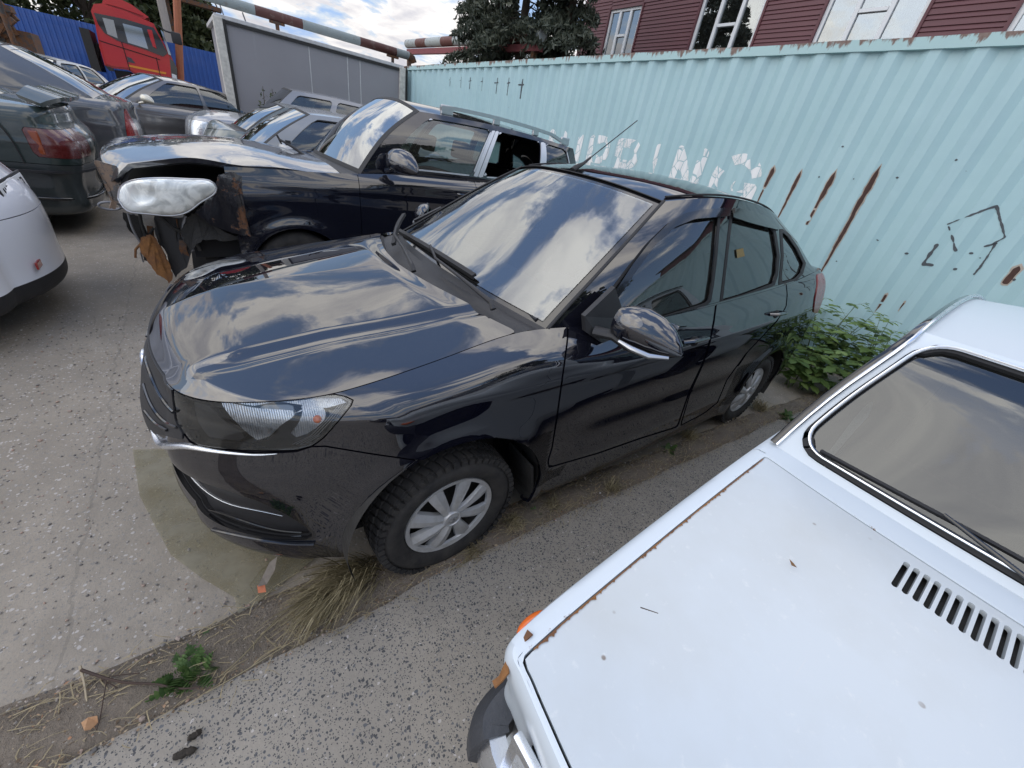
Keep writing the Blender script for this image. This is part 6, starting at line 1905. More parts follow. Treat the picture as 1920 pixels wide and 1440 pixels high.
    def crumple(name, px_pts, plane, mat, thick=.012, amp=.03, parent=T, sub=4, seed=1):
        r2 = random.Random(seed)
        b = B(); P3 = [L(x, y, 'y', plane(x, y) if callable(plane) else plane) for x, y in px_pts]; add_poly(b, P3); bmesh.ops.triangulate(b, faces=b.faces[:])
        bmesh.ops.subdivide_edges(b, edges=b.edges[:], cuts=sub)
        ed = {v for e in b.edges if e.is_boundary for v in e.verts}
        for v in b.verts:
            n_ = float(vnoise(np.array(v.co.x*9), np.array(v.co.z*9), seed, 3, 1.))-.5
            v.co.y += amp*2*n_; v.co.x += amp*.5*n_
            if v in ed: v.co.x += r2.uniform(-1, 1)*amp*.12; v.co.z += r2.uniform(-1, 1)*amp*.12
        flipto(b, D); rim(b, thick); return obj(name, b, mat, parent, ang=25)
    crumple('torn_wing', [(402, 350), (410, 328), (436, 322), (452, 332), (446, 356), (452, 380), (462, 412), (472, 442), (455, 442), (430, 436), (392, 420), (368, 398), (380, 385)], -1.955, M['wing_rust'], .012, .028, seed=3)
    crumple('wing_liner', [(366, 398), (392, 420), (432, 440), (462, 447), (420, 452), (380, 448), (356, 470), (340, 440), (350, 410)], -2.02, M['dark_metal'], .01, .06, seed=4)
    crumple('bent_panel', [(262, 448), (285, 440), (300, 462), (318, 500), (325, 522), (318, 530), (296, 512), (276, 488), (260, 468)], -2.06, M['rust_brown'], .012, .05, seed=5)
    crumple('bent_panel', [(232, 400), (262, 404), (272, 440), (285, 452), (268, 470), (248, 440)], -2.16, M['dark_metal'], .012, .06, seed=6)
    crumple('inner_skirt', [(288, 404), (330, 408), (366, 404), (372, 440), (350, 500), (328, 520), (306, 470), (290, 440)], -2.12, M['plastic'], .01, .05, seed=7)
    for k, (pts_, r_, mt) in enumerate([([(300, 405), (330, 430), (360, 445), (375, 470)], .012, 'dark_metal'), ([(350, 405), (345, 440), (362, 470)], .016, 'steel'), ([(262, 402), (272, 440), (300, 480)], .010, 'dark_metal'), ([(372, 404), (385, 430), (360, 460)], .014, 'rust_brown'), ([(240, 400), (252, 436), (268, 462), (285, 492), (305, 520)], .007, 'steel')]):
        b = B(); add_tube(b, curve([L(x, y, 'y', -2.08-.03*k % .1) for x, y in pts_], 14), r_, 8); obj('hanging_strut', b, M[mt], T)
    for k in range(16):
        x_, y_ = rs.uniform(250, 372), rs.uniform(404, 470); l_ = rs.uniform(18, 46); a_ = rs.uniform(.6, 2.2)
        b = B(); p0_ = L(x_, y_, 'y', -2.07-.01*k); p1_ = L(x_+l_*math.cos(a_), min(505, y_+l_*math.sin(a_)), 'y', -2.09-.008*k)
        if k % 3: add_tube(b, [p0_, lerp(p0_, p1_, .5)+np.array((.012, 0, .008)), p1_], rs.choice((.003, .005, .008)), 6)
        else: add_strip(b, [p0_, lerp(p0_, p1_, .5)+np.array((.01, .01, 0)), p1_], rs.uniform(.02, .045), .004, (0.2, 1, .2))
        obj('bracket' if k % 3 == 0 else 'loose_cable', b, M[rs.choice(('rust', 'dark_metal', 'steel', 'rust_brown'))], T, smooth=False)
    # towing eye left of the lamp
    b = B(); add_tube(b, [L(256, 391, 'y', -2.25), L(224, 389, 'y', -2.25)], .009, 8)
    c_ = L(206, 386, 'y', -2.25); ring2 = [c_+np.array((.055*math.cos(a)+.0, 0, .024*math.sin(a))) for a in np.linspace(0, 2*math.pi, 21)]
    add_tube(b, ring2, .008, 6, cap=False); obj('tow_eye', b, M['steel'], T)
    # torn hood lip
    crumple('hood_lip', [(176, 300), (190, 330), (205, 352), (212, 372), (206, 390), (216, 392), (226, 372), (228, 345), (240, 325), (222, 312)], lambda x, y: -2.10, M['hood_rusty'], .01, .02, seed=9)
    # wiper sticking up
    p0 = L(560, 296, 'z', 1.19); 
    b = B(); add_tube(b, [L(573, 293, 'y', -2.75), L(548, 275, 'y', -2.80), L(525, 262, 'y', -2.85)], [.012, .012, .009], 8); add_tube(b, [L(525, 262, 'y', -2.85), L(519, 253, 'y', -2.86), L(528, 270, 'y', -2.86)], .008, 6)
    add_box(b, L(540, 268, 'y', -2.83), (.04, .03, .04)); obj('wiper_arm', b, M['plastic'], T)
    d['gs'].free()
    return T
def patchy(name, a, b_, thr, sc=6, rough=.3, coat=1., cior=1.9):
    m, nt, b, o = newmat(name); w = N(nt)
    f = w.noise(sc, 8, .72); k = w.ramp(f, (thr, 0.), (thr+.035, 1.))
    nt.links.new(w.mix(k, a, w.mix(w.noise(30, 5, .7), *b_)), b.inputs['Base Color'])
    nt.links.new(w.math('MULTIPLY', w.math('SUBTRACT', 1.0, k), coat), b.inputs['Coat Weight'])
    nt.links.new(w.math('MULTIPLY_ADD', k, .5, rough), b.inputs['Roughness']); b.inputs['Coat IOR'].default_value = cior
    w.bump(b, w.math('ADD', w.math('MULTIPLY', k, -.5), w.noise(40, 3)), .25, .006)
    x = w.bump(None, w.noise(6, 2, .5), .05, .03); nt.links.new(x, b.inputs['Coat Normal'])
    return m
M['wing_rust'] = patchy('rust torn wing', (.008, .008, .012), ((.045, .025, .016), (.20, .085, .035)), .535, 6)
M['hood_rusty'] = patchy('scuffed hood lip', (.05, .05, .055), ((.12, .10, .09), (.30, .20, .13)), .50, 9)
M['suv_hood'] = paint('black hood with worn lacquer', (.008, .009, .015), dust=.08, coatior=2.1, up=.8, rough=.3, wave=.10)
M['trim_silver'] = simple('silver pillar trim', (.58, .60, .63), .38, .6)
suv()
# ================================================================ cars across the yard
def bgcar(name, label, loc, rz, c, group=None):
    return gen_car(name, label, group, c, loc, rz)
zq = lambda y: float(gz(0, y))
base_sedan = dict(xn=.80, xt=-3.55, w=.86, zn=.78, zh=.96, zb=.98, zd=1.08, ztail=1.06, xA0=-.42, xA1=-1.10, xC1=-2.30, xC0=-3.0, wb=2.60, R0=.30, zr=1.46, zp=1.41, yr=.60, wins=[(.09, .46), (.50, .80)], tl=[(-3.1, .74), (-3.7, .74), (-3.7, 1.02), (-3.3, 1.02)], tly=.35, hl=[(.45, .60), (1., .60), (1., .78), (.38, .80)], hly=.30)
def cfg(**k):
    d = dict(base_sedan); d.update(k); return d
# white sedan, tail towards the aisle, left edge of the picture
tx, ty = 1.40, -2.38
T4, d4 = gen_car('sedan', 'glossy white modern sedan showing only its rear bumper and plate at the left edge', None, cfg(paint=P_('clean white paint', (.76, .78, .84), 0., .03, ci=1.6), xt=-3.55, w=.87, zd=1.05, ztail=1.02, t2=.02, t3=.10, t4=.16, t5=.22, rr=.30, br=.14, zbr=.70, xbt=-3.05, res=1.0, val=.34,
     tl=[(-3.05, .74), (-3.7, .74), (-3.7, .94), (-3.25, .96)], tly=.62, R0=.31, hlmat=M['bg_lamp']), (tx+3.55, ty, 0), 0)
def plate4():
    b = B(); add_box(b, (0, 0, 0), (.010, .52, .115), None, .003); p = obj('number_plate', b, simple('plate white', (.72, .73, .74), .4), T4); p.location = (-3.475, -.02, .80); p.rotation_euler = (0, R(10), 0)
    b = B(); add_box(b, (.004, 0, 0), (.010, .55, .145), None, .004); obj('plate_frame', b, M['plastic'], p)
    b = B()
    # plain dark characters on the plate: only their right-hand ends show
    strokes = {'7': [((-.02, .04), (.02, .04)), ((.02, .04), (-.008, -.035))], '2': [((-.02, .035), (.02, .035)), ((.02, .035), (.02, .0)), ((.02, 0), (-.02, -.035)), ((-.02, -.035), (.02, -.035))], 'M': [((-.02, -.035), (-.02, .035)), ((-.02, .035), (0, 0)), ((0, 0), (.02, .035)), ((.02, .035), (.02, -.035))], '1': [((0, -.035), (0, .035))]}
    for k, ch in enumerate('M217M12'):
        for (a0, a1) in strokes[ch]:
            y0 = .20-.065*k
            add_strip(b, [(-.0065, y0-a0[0], a0[1]), (-.0065, y0-a1[0], a1[1])], .009, .002, (1, 0, 0))
    obj('plate_characters', b, M['plastic'], p, smooth=False)
    b = B(); add_box(b, (-3.505, .30, .42), (.012, .14, .045), None, .006); obj('reflector', b, M['lens_red'], T4, smooth=False)
plate4()
# dark green saloon with a boot spoiler
G5 = P_('dark green metallic paint', (.010, .024, .022), .0, .10, ci=1.5, dustcol=(.22, .22, .20))
T5, d5 = gen_car('sedan', 'dusty dark green sedan with boot spoiler and wraparound orange and red tail lamp', None, cfg(paint=G5, xt=-3.50, w=.84, zb=1.0, zd=1.13, ztail=1.12, zbr=.66, xbt=-2.75, tl=[(-3.22, .72), (-3.7, .72), (-3.7, .95), (-3.20, .95)], tly=.30, tlmat=simple('dark red brown lens', (.10, .015, .014), .12, coat=1., var=.3, vs=30), t2=-.06, t3=.03, t4=.04, t5=.06, rr=.26, er=2.6, bumper=P_('green bumper paint', (.016, .024, .026), .0, .14, ci=1.45), res=1.0, b1=0, ztail2=1),
     (1.40+3.50, -5.02, zq(-5)), 0)
b = B()
add_strip(b, curve([(-3.30, .66, 1.155), (-3.36, .60, 1.20), (-3.40, .3, 1.215), (-3.41, 0, 1.22), (-3.40, -.3, 1.215), (-3.36, -.60, 1.20), (-3.30, -.66, 1.155)], 30), .22, .035, (-.25, 0, 1))
obj('spoiler', b, G5, T5, ang=50)
b = side_l = None
# orange outer part of the lamp
b = B(); add_box(b, (-3.235, .765, .835), (.12, .02, .19), Matrix.Rotation(R(-12), 3, 'Z'), .01); obj('turn_signal', b, simple('burnt orange lens', (.26, .055, .015), .15, coat=1.), T5, smooth=False)
b = B(); cc = curve([(-2.2, .856, .60), (-3.0, .85, .60), (-3.34, .76, .60), (-3.50, .45, .60), (-3.53, 0, .60)], 40); add_strip(b, cc, .05, .02, (0, 0, 1)); join(b, mirror_y(b)); obj('bumper_ledge', b, M['plastic'], T5, ang=50)
b = B(); cc = curve([(-2.4, .852, .40), (-3.0, .845, .38), (-3.33, .75, .36), (-3.49, .45, .35), (-3.52, 0, .35)], 40); add_tube(b, cc, .014, 8); join(b, mirror_y(b)); obj('bumper_crease', b, M['gloss_plastic'], T5, ang=50)
b = B(); add_tube(b, curve([(-2.2, .848, 1.03), (-2.9, .838, 1.05), (-3.05, .832, 1.0), (-3.12, .828, .85), (-3.14, .825, .66)], 20), .006, 6); obj('side_panel_edge', b, M['rubber'], T5)
# dark grey saloon behind it
D6 = P_('dark grey metallic paint', (.050, .054, .062), .0, .10, ci=1.7)
T6, _ = gen_car('sedan', 'dark grey sedan with long sloping roof and tall narrow red tail lamp', None, cfg(paint=D6, xt=-3.45, w=.88, zb=1.04, zd=1.15, ztail=1.13, zr=1.60, zp=1.55, zc=1.50, xC1=-2.42, xC0=-3.08, tl=[(-3.32, .70), (-3.7, .70), (-3.7, 1.06), (-3.36, 1.06)], tly=.50, wins=[(.09, .46), (.50, .72)], t2=.0, t3=.03, t4=.05, t5=.07, rr=.22), (1.0+3.45, -7.25, zq(-7)), R(-2))
# bronze-grey coupe-like car turned towards us
T8, _ = gen_car('sedan', 'bronze grey car with arched side windows and pale door mirror, nose turned toward the camera', None, cfg(paint=P_('bronze grey metallic', (.13, .125, .125), .7, .15, ci=1.7), xt=-3.6, zr=1.47, xA0=-.35, xA1=-1.15, xC1=-2.25, xC0=-3.05, wins=[(.09, .50), (.53, .86)], wv1=.88, wr=.05, mirrormat=P_('pale gold mirror shell', (.42, .40, .33), .5, .1)), (1.95, -10.4, zq(-10.4)), R(24))
# silver compact SUV
T9, _ = gen_car('suv', 'silver compact SUV with round headlamp and tall roof, parked before the grey trailer', None, cfg(paint=P_('silver metallic', (.24, .25, .275), .6, .2, ci=1.5), xn=.75, xt=-3.25, w=.88, zn=.96, zh=1.08, zb=1.12, zd=1.2, ztail=1.15, xA0=-.55, xA1=-1.05, xC1=-2.85, xC0=-3.1, zr=1.70, zp=1.66, wb=2.5, R0=.34, ar=.39, wins=[(.08, .40), (.45, .70), (.75, .93)], tl=None, hl=[(.36, .72), (1., .72), (1., .93), (.36, .95)], hly=.38, hlmat=M['bg_lamp'], yr=.66), (-.22, -8.8, zq(-8.8)), R(-2))
# grey-green car without its nose panel
T10, _ = gen_car('hatchback', 'grey-green hatchback with open driver window, tucked behind the black SUV', None, cfg(paint=P_('grey green paint', (.10, .125, .125), .4, .3, ci=1.5), xn=.35, xt=-3.2, w=.83, zn=.92, zh=1.02, zb=1.0, zd=1.12, xA0=-.22, xA1=-.80, xC1=-2.5, xC0=-3.0, zr=1.46, wb=2.45, open=(0,), wins=[(.07, .42), (.47, .80)], hl=None, tl=None, yr=.60, zp=1.42), (.02, -6.85, zq(-6.85)), 0)
# pale silver saloon between that one and the SUV
T11, _ = gen_car('sedan', 'silver grey sedan, only its windscreen and roof edge showing beyond the black SUV', None, cfg(paint=P_('silver grey paint', (.26, .27, .28), .3, .2, ci=1.5), xA0=-.35, xA1=-1.0, zr=1.48, zp=1.44, yr=.60), (.28, -4.95, zq(-4.95)), 0)
# old cream white car by the truck
TC, _ = gen_car('old_hatchback', 'small old white car with rust brown door, parked beside the red truck', None, cfg(paint=P_('old cream paint', (.62, .62, .58), 0., .3, ci=1.4), w=.80, zr=1.42, zp=1.37, xA0=-.5, xA1=-.95, xC1=-2.4, xC0=-2.9, xt=-3.3, wins=[(.08, .46), (.50, .85)]), (3.35, -12.5, zq(-12)), R(72))
for o_ in TC.children:
    if o_.name.startswith('front_door'): o_.data.materials[0] = M['rust_brown']; o_['label'] = 'rust brown front door'
# a dark estate to the right of the white car, outside the picture but mirrored in the black paint
TD, _ = gen_car('estate_car', 'dark parked estate car to the right of the white sedan', None, cfg(paint=P_('dark brown paint', (.03, .025, .022), .3, .25), zr=1.5, xC1=-2.9, xC0=-3.2, zd=1.1), (.2, 4.35, 0), 0)
# ================================================================ trees and plants
def leafmat(name, a, b_, c_=None, rough=.6, trans=.25):
    m, nt, b, o = newmat(name); w = N(nt); g = w.n('ShaderNodeNewGeometry')
    stops = [(0, a), (.6, b_)]+([(1, c_)] if c_ else [])
    nt.links.new(w.ramp(g.outputs['Random Per Island'], *stops), b.inputs['Base Color'])
    b.inputs['Roughness'].default_value = rough
    if trans:
        t = w.n('ShaderNodeBsdfTranslucent'); nt.links.new(w.ramp(g.outputs['Random Per Island'], *stops), t.inputs['Color'])
        mx = w.n('ShaderNodeMixShader', {0: trans, 1: b.outputs[0], 2: t.outputs[0]}); nt.links.new(mx.outputs[0], o.inputs[0])
    return m
M['spruce'] = leafmat('spruce needles', (.034, .046, .032), (.060, .074, .050), (.105, .115, .078), trans=.2)
M['foliage'] = leafmat('deciduous foliage', (.035, .052, .020), (.068, .088, .034), (.115, .130, .055))
M['maple'] = leafmat('maple seedling leaf', (.075, .135, .035), (.14, .22, .06), (.23, .32, .10), trans=.35)
M['weed'] = leafmat('low weed leaf', (.035, .075, .018), (.065, .125, .03), (.11, .17, .05))
M['dry'] = leafmat('dry grass', (.13, .105, .055), (.24, .20, .11), (.33, .28, .17), trans=.1)
M['bark'] = simple('bark', (.055, .042, .032), .9, var=.5, vs=20, bump=(30, .5))
M['twig'] = simple('twig', (.050, .030, .022), .8, var=.5, vs=30)
def mesh_from(name, V, F, mat, parent=None):
    me = bpy.data.meshes.new(name); me.from_pydata(V.tolist() if hasattr(V, 'tolist') else V, [], F); me.materials.append(mat)
    o = bpy.data.objects.new(name, me); link(o, parent); return o
def leaves(C, N_, size, rg, aspect=.55, flat=0.):
    """many little rhombic leaves: centres C (n x 3)"""
    n = len(C)
    d = rg.normal(size=(n, 3)); d[:, 2] *= (1-flat); d += N_*.6; d /= np.linalg.norm(d, axis=1)[:, None]
    r = rg.normal(size=(n, 3)); u = np.cross(d, r); u /= np.linalg.norm(u, axis=1)[:, None]; v = np.cross(d, u)
    s = size*rg.uniform(.6, 1.3, (n, 1))
    V = np.stack([C-u*s, C+v*s*aspect, C+u*s, C-v*s*aspect], 1).reshape(-1, 3)
    F = [(4*i, 4*i+1, 4*i+2, 4*i+3) for i in range(n)]
    return V, F
def conifer(loc, h, rad, label, seed, n_br=70, dens=90, base=.12, lean=0., parent=None):
    rg = np.random.default_rng(seed); r_ = random.Random(seed)
    T = empty('spruce_tree', loc, r_.uniform(0, 6), label, 'tree', 'spruces behind the container')
    b = B(); add_tube(b, [(0, 0, 0), (.03, 0, h*.5), (0, .02, h)], [h*.022, h*.013, .01], 8); obj('trunk', b, M['bark'], T)
    Cs, Ns = [], []; bb = B()
    for i in range(n_br):
        t = base+(1-base)*((i+.5)/n_br)**1.0; z = h*t; L = rad*(1-t)**.75*rg.uniform(.75, 1.2)+.12; a = rg.uniform(0, 6.283)
        droop = .30*L
        n = int(dens*3*L/rad)+20
        s = rg.uniform(.15, 1, n)**.8
        side = rg.normal(0, .16*L+.03, n)*(1-.3*s)
        x = np.cos(a)*L*s-np.sin(a)*side; y = np.sin(a)*L*s+np.cos(a)*side
        zz_ = z-droop*s*s+rg.normal(0, .05, n)-np.abs(side)*.35
        Cs.append(np.stack([x, y, zz_], 1)); Ns.append(np.tile((0, 0, .6), (n, 1)))
        add_tube(bb, [(0, 0, z), (math.cos(a)*L*.5, math.sin(a)*L*.5, z-droop*.25), (math.cos(a)*L*.9, math.sin(a)*L*.9, z-droop*.8)], [.02, .013, .004], 4)
    C = np.vstack(Cs); Nn = np.vstack(Ns)
    V, F = leaves(C, Nn, .105, rg, .26, .3)
    mesh_from('crown', V, F, M['spruce'], T); obj('branch', bb, M['bark'], T)
    return T
def broadleaf(loc, h, rx, label, seed, nclump=45, per=170, leaf=.10, group='trees behind the blue fence', mat=None, flat=1.0):
    rg = np.random.default_rng(seed); T = empty('tree', loc, 0, label, 'tree', group)
    b = B(); add_tube(b, [(0, 0, 0), (.1, 0, h*.3), (-.05, .1, h*.62)], [h*.03, h*.02, h*.008], 8)
    Cs = []; Ns = []
    for i in range(nclump):
        a = rg.uniform(0, 6.28); t = rg.uniform(.18, 1); rr = rx*math.sin(math.pi*min(t*.85+.1, .98))**.7*rg.uniform(.3, 1)
        c = np.array((math.cos(a)*rr, math.sin(a)*rr*flat, h*t)); cr = rg.uniform(.35, .75)*rx*.42
        p = rg.normal(size=(per, 3)); p /= np.linalg.norm(p, axis=1)[:, None]; q = p*cr*rg.uniform(.45, 1.1, (per, 1)); q[:, 2] *= .7
        Cs.append(c+q); Ns.append(p)
        if i % 3 == 0: add_tube(b, [(0, 0, h*t*.55), tuple(c*.6+np.array((0, 0, h*t*.25))), tuple(c)], [h*.010, h*.006, .01], 5)
    V, F = leaves(np.vstack(Cs), np.vstack(Ns), leaf, rg, .6)
    obj('trunk', b, M['bark'], T); mesh_from('crown', V, F, mat or M['foliage'], T); return T
conifer((-8.6, -13.2, .2), 8.6, 2.5, 'dark spruce beside the sky gap, leftmost above the container', 1, 84, 210)
conifer((-8.3, -11.1, .2), 9.2, 2.8, 'dense dark spruce, middle of the spruces above the container', 2, 84, 230)
conifer((-9.0, -9.9, .2), 8.8, 1.7, 'dark spruce partly covering the burgundy building corner', 3, 84, 210)
for k, (x, y, h, r_, lb) in enumerate([(7.5, -31, 7.5, 3.2, 'broad dark tree above the left end of the blue fence'), (3.2, -32, 8.5, 3.2, 'tall dark tree rising behind the red cab roof'), (.6, -30.5, 5.6, 2.2, 'shorter tree between the red cab and the leaning orange pole'), (-1.0, -31, 5.2, 1.9, 'bushy tree beside the corner post of the grey trailer'), (11.5, -32, 8, 3.4, 'dark tree at the far left picture edge')]):
    broadleaf((x, y, .4), h, r_, lb, 20+k, 60, 150, .16)
# shrubs against the grey trailer
def stems(name, loc, label, cat, group, n, h, spread, leafn, leaf, mat, seed, aspect=.5, wood=None):
    rg = np.random.default_rng(seed); T = empty(name, loc, 0, label, cat, group); b = B(); Cs = []
    for i in range(n):
        a = rg.uniform(0, 6.28); r0 = rg.uniform(0, spread*.35); r1 = r0+rg.uniform(.2, 1)*spread; hh = h*rg.uniform(.65, 1)
        pts = [(math.cos(a)*lerp(r0, r1, t**1.5), math.sin(a)*lerp(r0, r1, t**1.5), hh*t) for t in np.linspace(0, 1, 6)]
        add_tube(b, pts, [.012*h, .010*h, .008*h, .006*h, .004*h, .002*h], 5)
        P = np.array(pts); t = rg.uniform(.25, 1, leafn); c = np.stack([np.interp(t, np.linspace(0, 1, 6), P[:, j]) for j in range(3)], 1)+rg.normal(0, leaf*1.0, (leafn, 3)); Cs.append(c)
    C = np.vstack(Cs); V, F = leaves(C, np.tile((0, 0, .8), (len(C), 1)), leaf, rg, aspect)
    obj('stem', b, wood or M['twig'], T); mesh_from('foliage', V, F, mat, T); return T
for k, (x, lb) in enumerate([(-.98, 'thin leafy shrub nearest the left post of the trailer'), (-1.35, 'second wispy shrub in front of the trailer'), (-1.95, 'small shrub sprouting above the silver SUV')]):
    stems('shrub', (x, -10.2, zq(-10.2)), lb, 'shrub', 'shrubs before the grey trailer', 5, (1.85, 1.75, 1.75)[k], .22, 60, .035, M['foliage'], 40+k)
# box elder seedlings between the two cars and the container
def seedling(loc, n, h, spread, label, seed):
    """stems with opposite leaf stalks, each carrying three to five pointed leaflets"""
    rg = random.Random(seed); T = empty('maple_seedling', loc, 0, label, 'plant', 'leafy seedlings at the foot of the container'); b = B(); L = B()
    def leaflet(p, d, up_, s):
        d = d.normalized(); a = d.cross(up_).normalized(); nrm = a.cross(d)
        out = [(0, 0), (.18, .16), (.38, .34), (.55, .24), (.66, .30), (.82, .10), (1, 0)]
        mid = [L.verts.new(p+d*s*t+nrm*(-.12*s*t*t)) for t in (0, .5, 1)]
        for sg in (1, -1):
            vs = [L.verts.new(p+d*s*x+a*sg*s*y+nrm*(-.12*s*x*x+.10*y*s)) for x, y in out[1:-1]]
            f = [mid[0]]+vs+[mid[2], mid[1]]
            try: L.faces.new(f if sg > 0 else f[::-1])
            except ValueError: pass
    for i in range(n):
        a = rg.uniform(0, 6.28); r1 = rg.uniform(.15, 1)*spread; hh = h*rg.uniform(.6, 1); base = Vector((rg.uniform(-.08, .08), rg.uniform(-.1, .1), 0))
        pts = [base+Vector((math.cos(a)*r1*t**1.4, math.sin(a)*r1*t**1.4, hh*t)) for t in np.linspace(0, 1, 7)]
        add_tube(b, pts, [.0065, .006, .005, .0045, .0035, .0028, .0015], 5)
        for j in range(2, 7):
            for sg in (0, 1):
                p = pts[j]; aa = a+j*1.57+sg*math.pi+rg.uniform(-.4, .4); sl = rg.uniform(.07, .12)*(1.1 if j < 6 else .6)
                q = p+Vector((math.cos(aa)*sl, math.sin(aa)*sl, sl*rg.uniform(.1, .6)))
                add_tube(b, [p, q], .0012, 4)
                dd = (q-p).normalized(); s = rg.uniform(.09, .14)*(1 if j < 6 else .6)
                leaflet(q, dd+Vector((0, 0, -.35)), Vector((0, 0, 1)), s)
                for sg2 in (1, -1):
                    for f_ in (.45, .9)[:rg.choice((1, 2))]:
                        m_ = lerp(p, q, f_); sd = Vector((-dd.y, dd.x, 0))*sg2+dd*.5+Vector((0, 0, -.25)); leaflet(m_, sd, Vector((0, 0, 1)), s*.85)
    obj('stem', b, M['weedstem'], T); o = obj('foliage', L, M['maple'], T, smooth=False); return T
M['weedstem'] = simple('green stem', (.10, .13, .05), .7)
for k, (x, y, n, h, sp, lb) in enumerate([(-4.35, .30, 9, .62, .34, 'leafy seedling clump nearest the black sedan tail'), (-4.25, .72, 12, .80, .38, 'tallest leafy seedling clump against the turquoise wall'), (-4.05, 1.12, 12, .80, .38, 'leafy seedling clump beside the white car roof'), (-3.75, .78, 6, .40, .30, 'low leafy seedling in front of the taller clumps'), (-4.4, 1.75, 8, .72, .30, 'leafy seedling peeping over the white car roof')]):
    seedling((x, y, .0), n, h, sp, lb, 60+k)
# low weeds, dry grass
def tuft(loc, n, l, label, seed, lean=(0, 0), mat='dry', name='dry_grass', wd=.0022, grp='dry grass tufts in the dirt strip'):
    rg = random.Random(seed); T = B()
    for i in range(n):
        a = rg.uniform(0, 6.28); s = l*rg.uniform(.4, 1); o_ = Vector((rg.gauss(0, l*.16), rg.gauss(0, l*.13), 0)); d = Vector((math.cos(a)*.5+lean[0], math.sin(a)*.5+lean[1], 0))*s
        hgt = s*rg.uniform(.12, .55); pts = [o_+d*t+Vector((0, 0, hgt*math.sin(math.pi*min(t*.75, 1))*1.1)) for t in (0, .3, .6, .85, 1)]
        w_ = wd*rg.uniform(.6, 1.4); sd = Vector((-d.y, d.x, 0)).normalized()*w_
        rows = [(T.verts.new(p-sd*(1-t)), T.verts.new(p+sd*(1-t)+Vector((0, 0, .0004)))) for p, t in zip(pts, (0, .2, .5, .8, .97))]
        for (p, q), (r, s2) in zip(rows, rows[1:]): T.faces.new((p, q, s2, r))
    o = obj(name, T, M[mat], None, smooth=False, loc=loc); return tag(o, label, 'grass' if mat == 'dry' else 'weed', grp)
for k, (x, y, n, l, ln, lb) in enumerate([(.30, .70, 420, .24, (.85, .25), 'thick dry grass tuft lying beside the front tyre'), (.42, .74, 220, .20, (.8, .3), 'thin dry grass spread in front of the tyre tuft'), (-.36, .78, 150, .12, (0, .2), 'small dry weed behind the front tyre'), (-.62, .80, 120, .11, (.2, 0), 'sparse dry weed below the front door'), (-1.0, .86, 110, .12, (0, 0), 'brown weed patch below the door seam'), (-1.9, .78, 140, .16, (0, 0), 'dry weed patch before the rear tyre'), (-2.9, .82, 160, .18, (0, 0), 'dry weeds beside the rear tyre'), (-.15, .83, 50, .14, (.7, 0), 'straw stalks beside the tyre foot')]):
    tuft((x, y, .02), n, l, lb, 80+k, ln)
def rosette(loc, n, s, label, seed, name='weed'):
    rg = random.Random(seed); L = B()
    for i in range(n):
        a = rg.uniform(0, 6.28); el = rg.uniform(.15, 1.1); ln = s*rg.uniform(.5, 1); d = Vector((math.cos(a)*math.cos(el), math.sin(a)*math.cos(el), math.sin(el)))
        p0 = Vector((rg.gauss(0, s*.25), rg.gauss(0, s*.2), .004)); sd = Vector((-math.sin(a), math.cos(a), 0))
        for j in range(6):
            t = (j+1)/6; p = p0+d*ln*t-Vector((0, 0, ln*.35*t*t)); w_ = ln*.16*math.sin(math.pi*min(.95, t*.8+.15))
            for sg in (1, -1):
                q = p+sd*sg*w_*1.5+d*ln*.07; vs = [L.verts.new(p-d*ln*.10), L.verts.new(p+sd*sg*w_*.8-d*ln*.05), L.verts.new(q), L.verts.new(p+d*ln*.12)]; L.faces.new(vs if sg > 0 else vs[::-1])
    return tag(obj(name, L, M['weed'], None, smooth=False, loc=loc), label, 'weed', 'green weeds in the dirt strip')
rosette((.845, .765, .02), 60, .085, 'bushy fresh green weed beside the thin dark twig', 5)
rosette((-.50, .79, .02), 16, .05, 'small green weed behind the front tyre', 6)
rosette((-1.62, .80, .02), 20, .07, 'green weed under the rear door', 7)
rosette((-3.0, 1.0, .02), 30, .10, 'green weed near the rear tyre and the container', 8)
# twig, leaf, lumps
b = B(); P = [at(x, y, 'z', z) for x, y, z in [(152, 1256, .055), (200, 1272, .052), (250, 1281, .052), (295, 1283, .05), (335, 1291, .05), (375, 1288, .05)]]
add_tube(b, curve(P, 20), list(np.linspace(.0042, .0022, 20)), 7)
for a_, c_ in (((200, 1275), (188, 1345)), ((188, 1345), (180, 1372)), ((205, 1268), (262, 1262)), ((190, 1272), (220, 1290))):
    add_tube(b, [at(*a_, 'z', .052), at(*c_, 'z', .045)], .0014, 5)
tag(obj('twig', b, M['twig']), 'thin dark forked twig lying across the dirt strip edge', 'twig')
b = B(); add_tube(b, [at(150, 1249, 'z', .055), at(157, 1275, 'z', .045), at(163, 1315, 'z', .035)], [.0035, .003, .002], 6)
tag(obj('twig', b, simple('bare pale twig', (.34, .28, .19), .7)), 'short pale stick touching the end of the dark twig', 'twig')
b = B(); add_tube(b, curve([at(x, y, 'z', .048) for x, y in [(610, 1100), (520, 1160), (450, 1235), (410, 1270)]], 16), .0018, 5); add_tube(b, curve([at(x, y, 'z', .048) for x, y in [(640, 1150), (520, 1220), (430, 1275), (385, 1300)]], 16), .0016, 5)
tag(obj('straw_stalks', b, M['dry']), 'two long straw stalks running along the dirt strip', 'stalk')
def leaf_(poly, col, label, z=.048, name='fallen_leaf'):
    b = B(); add_poly(b, [at(x, y, 'z', z+.006*((i % 3)-1)) for i, (x, y) in enumerate(poly)]); bmesh.ops.triangulate(b, faces=b.faces[:]); flipto(b, up); rim(b, .0008)
    return tag(obj(name, b, simple('leaf '+label[:12], col, .7, var=.4, vs=60), smooth=False), label, 'leaf')
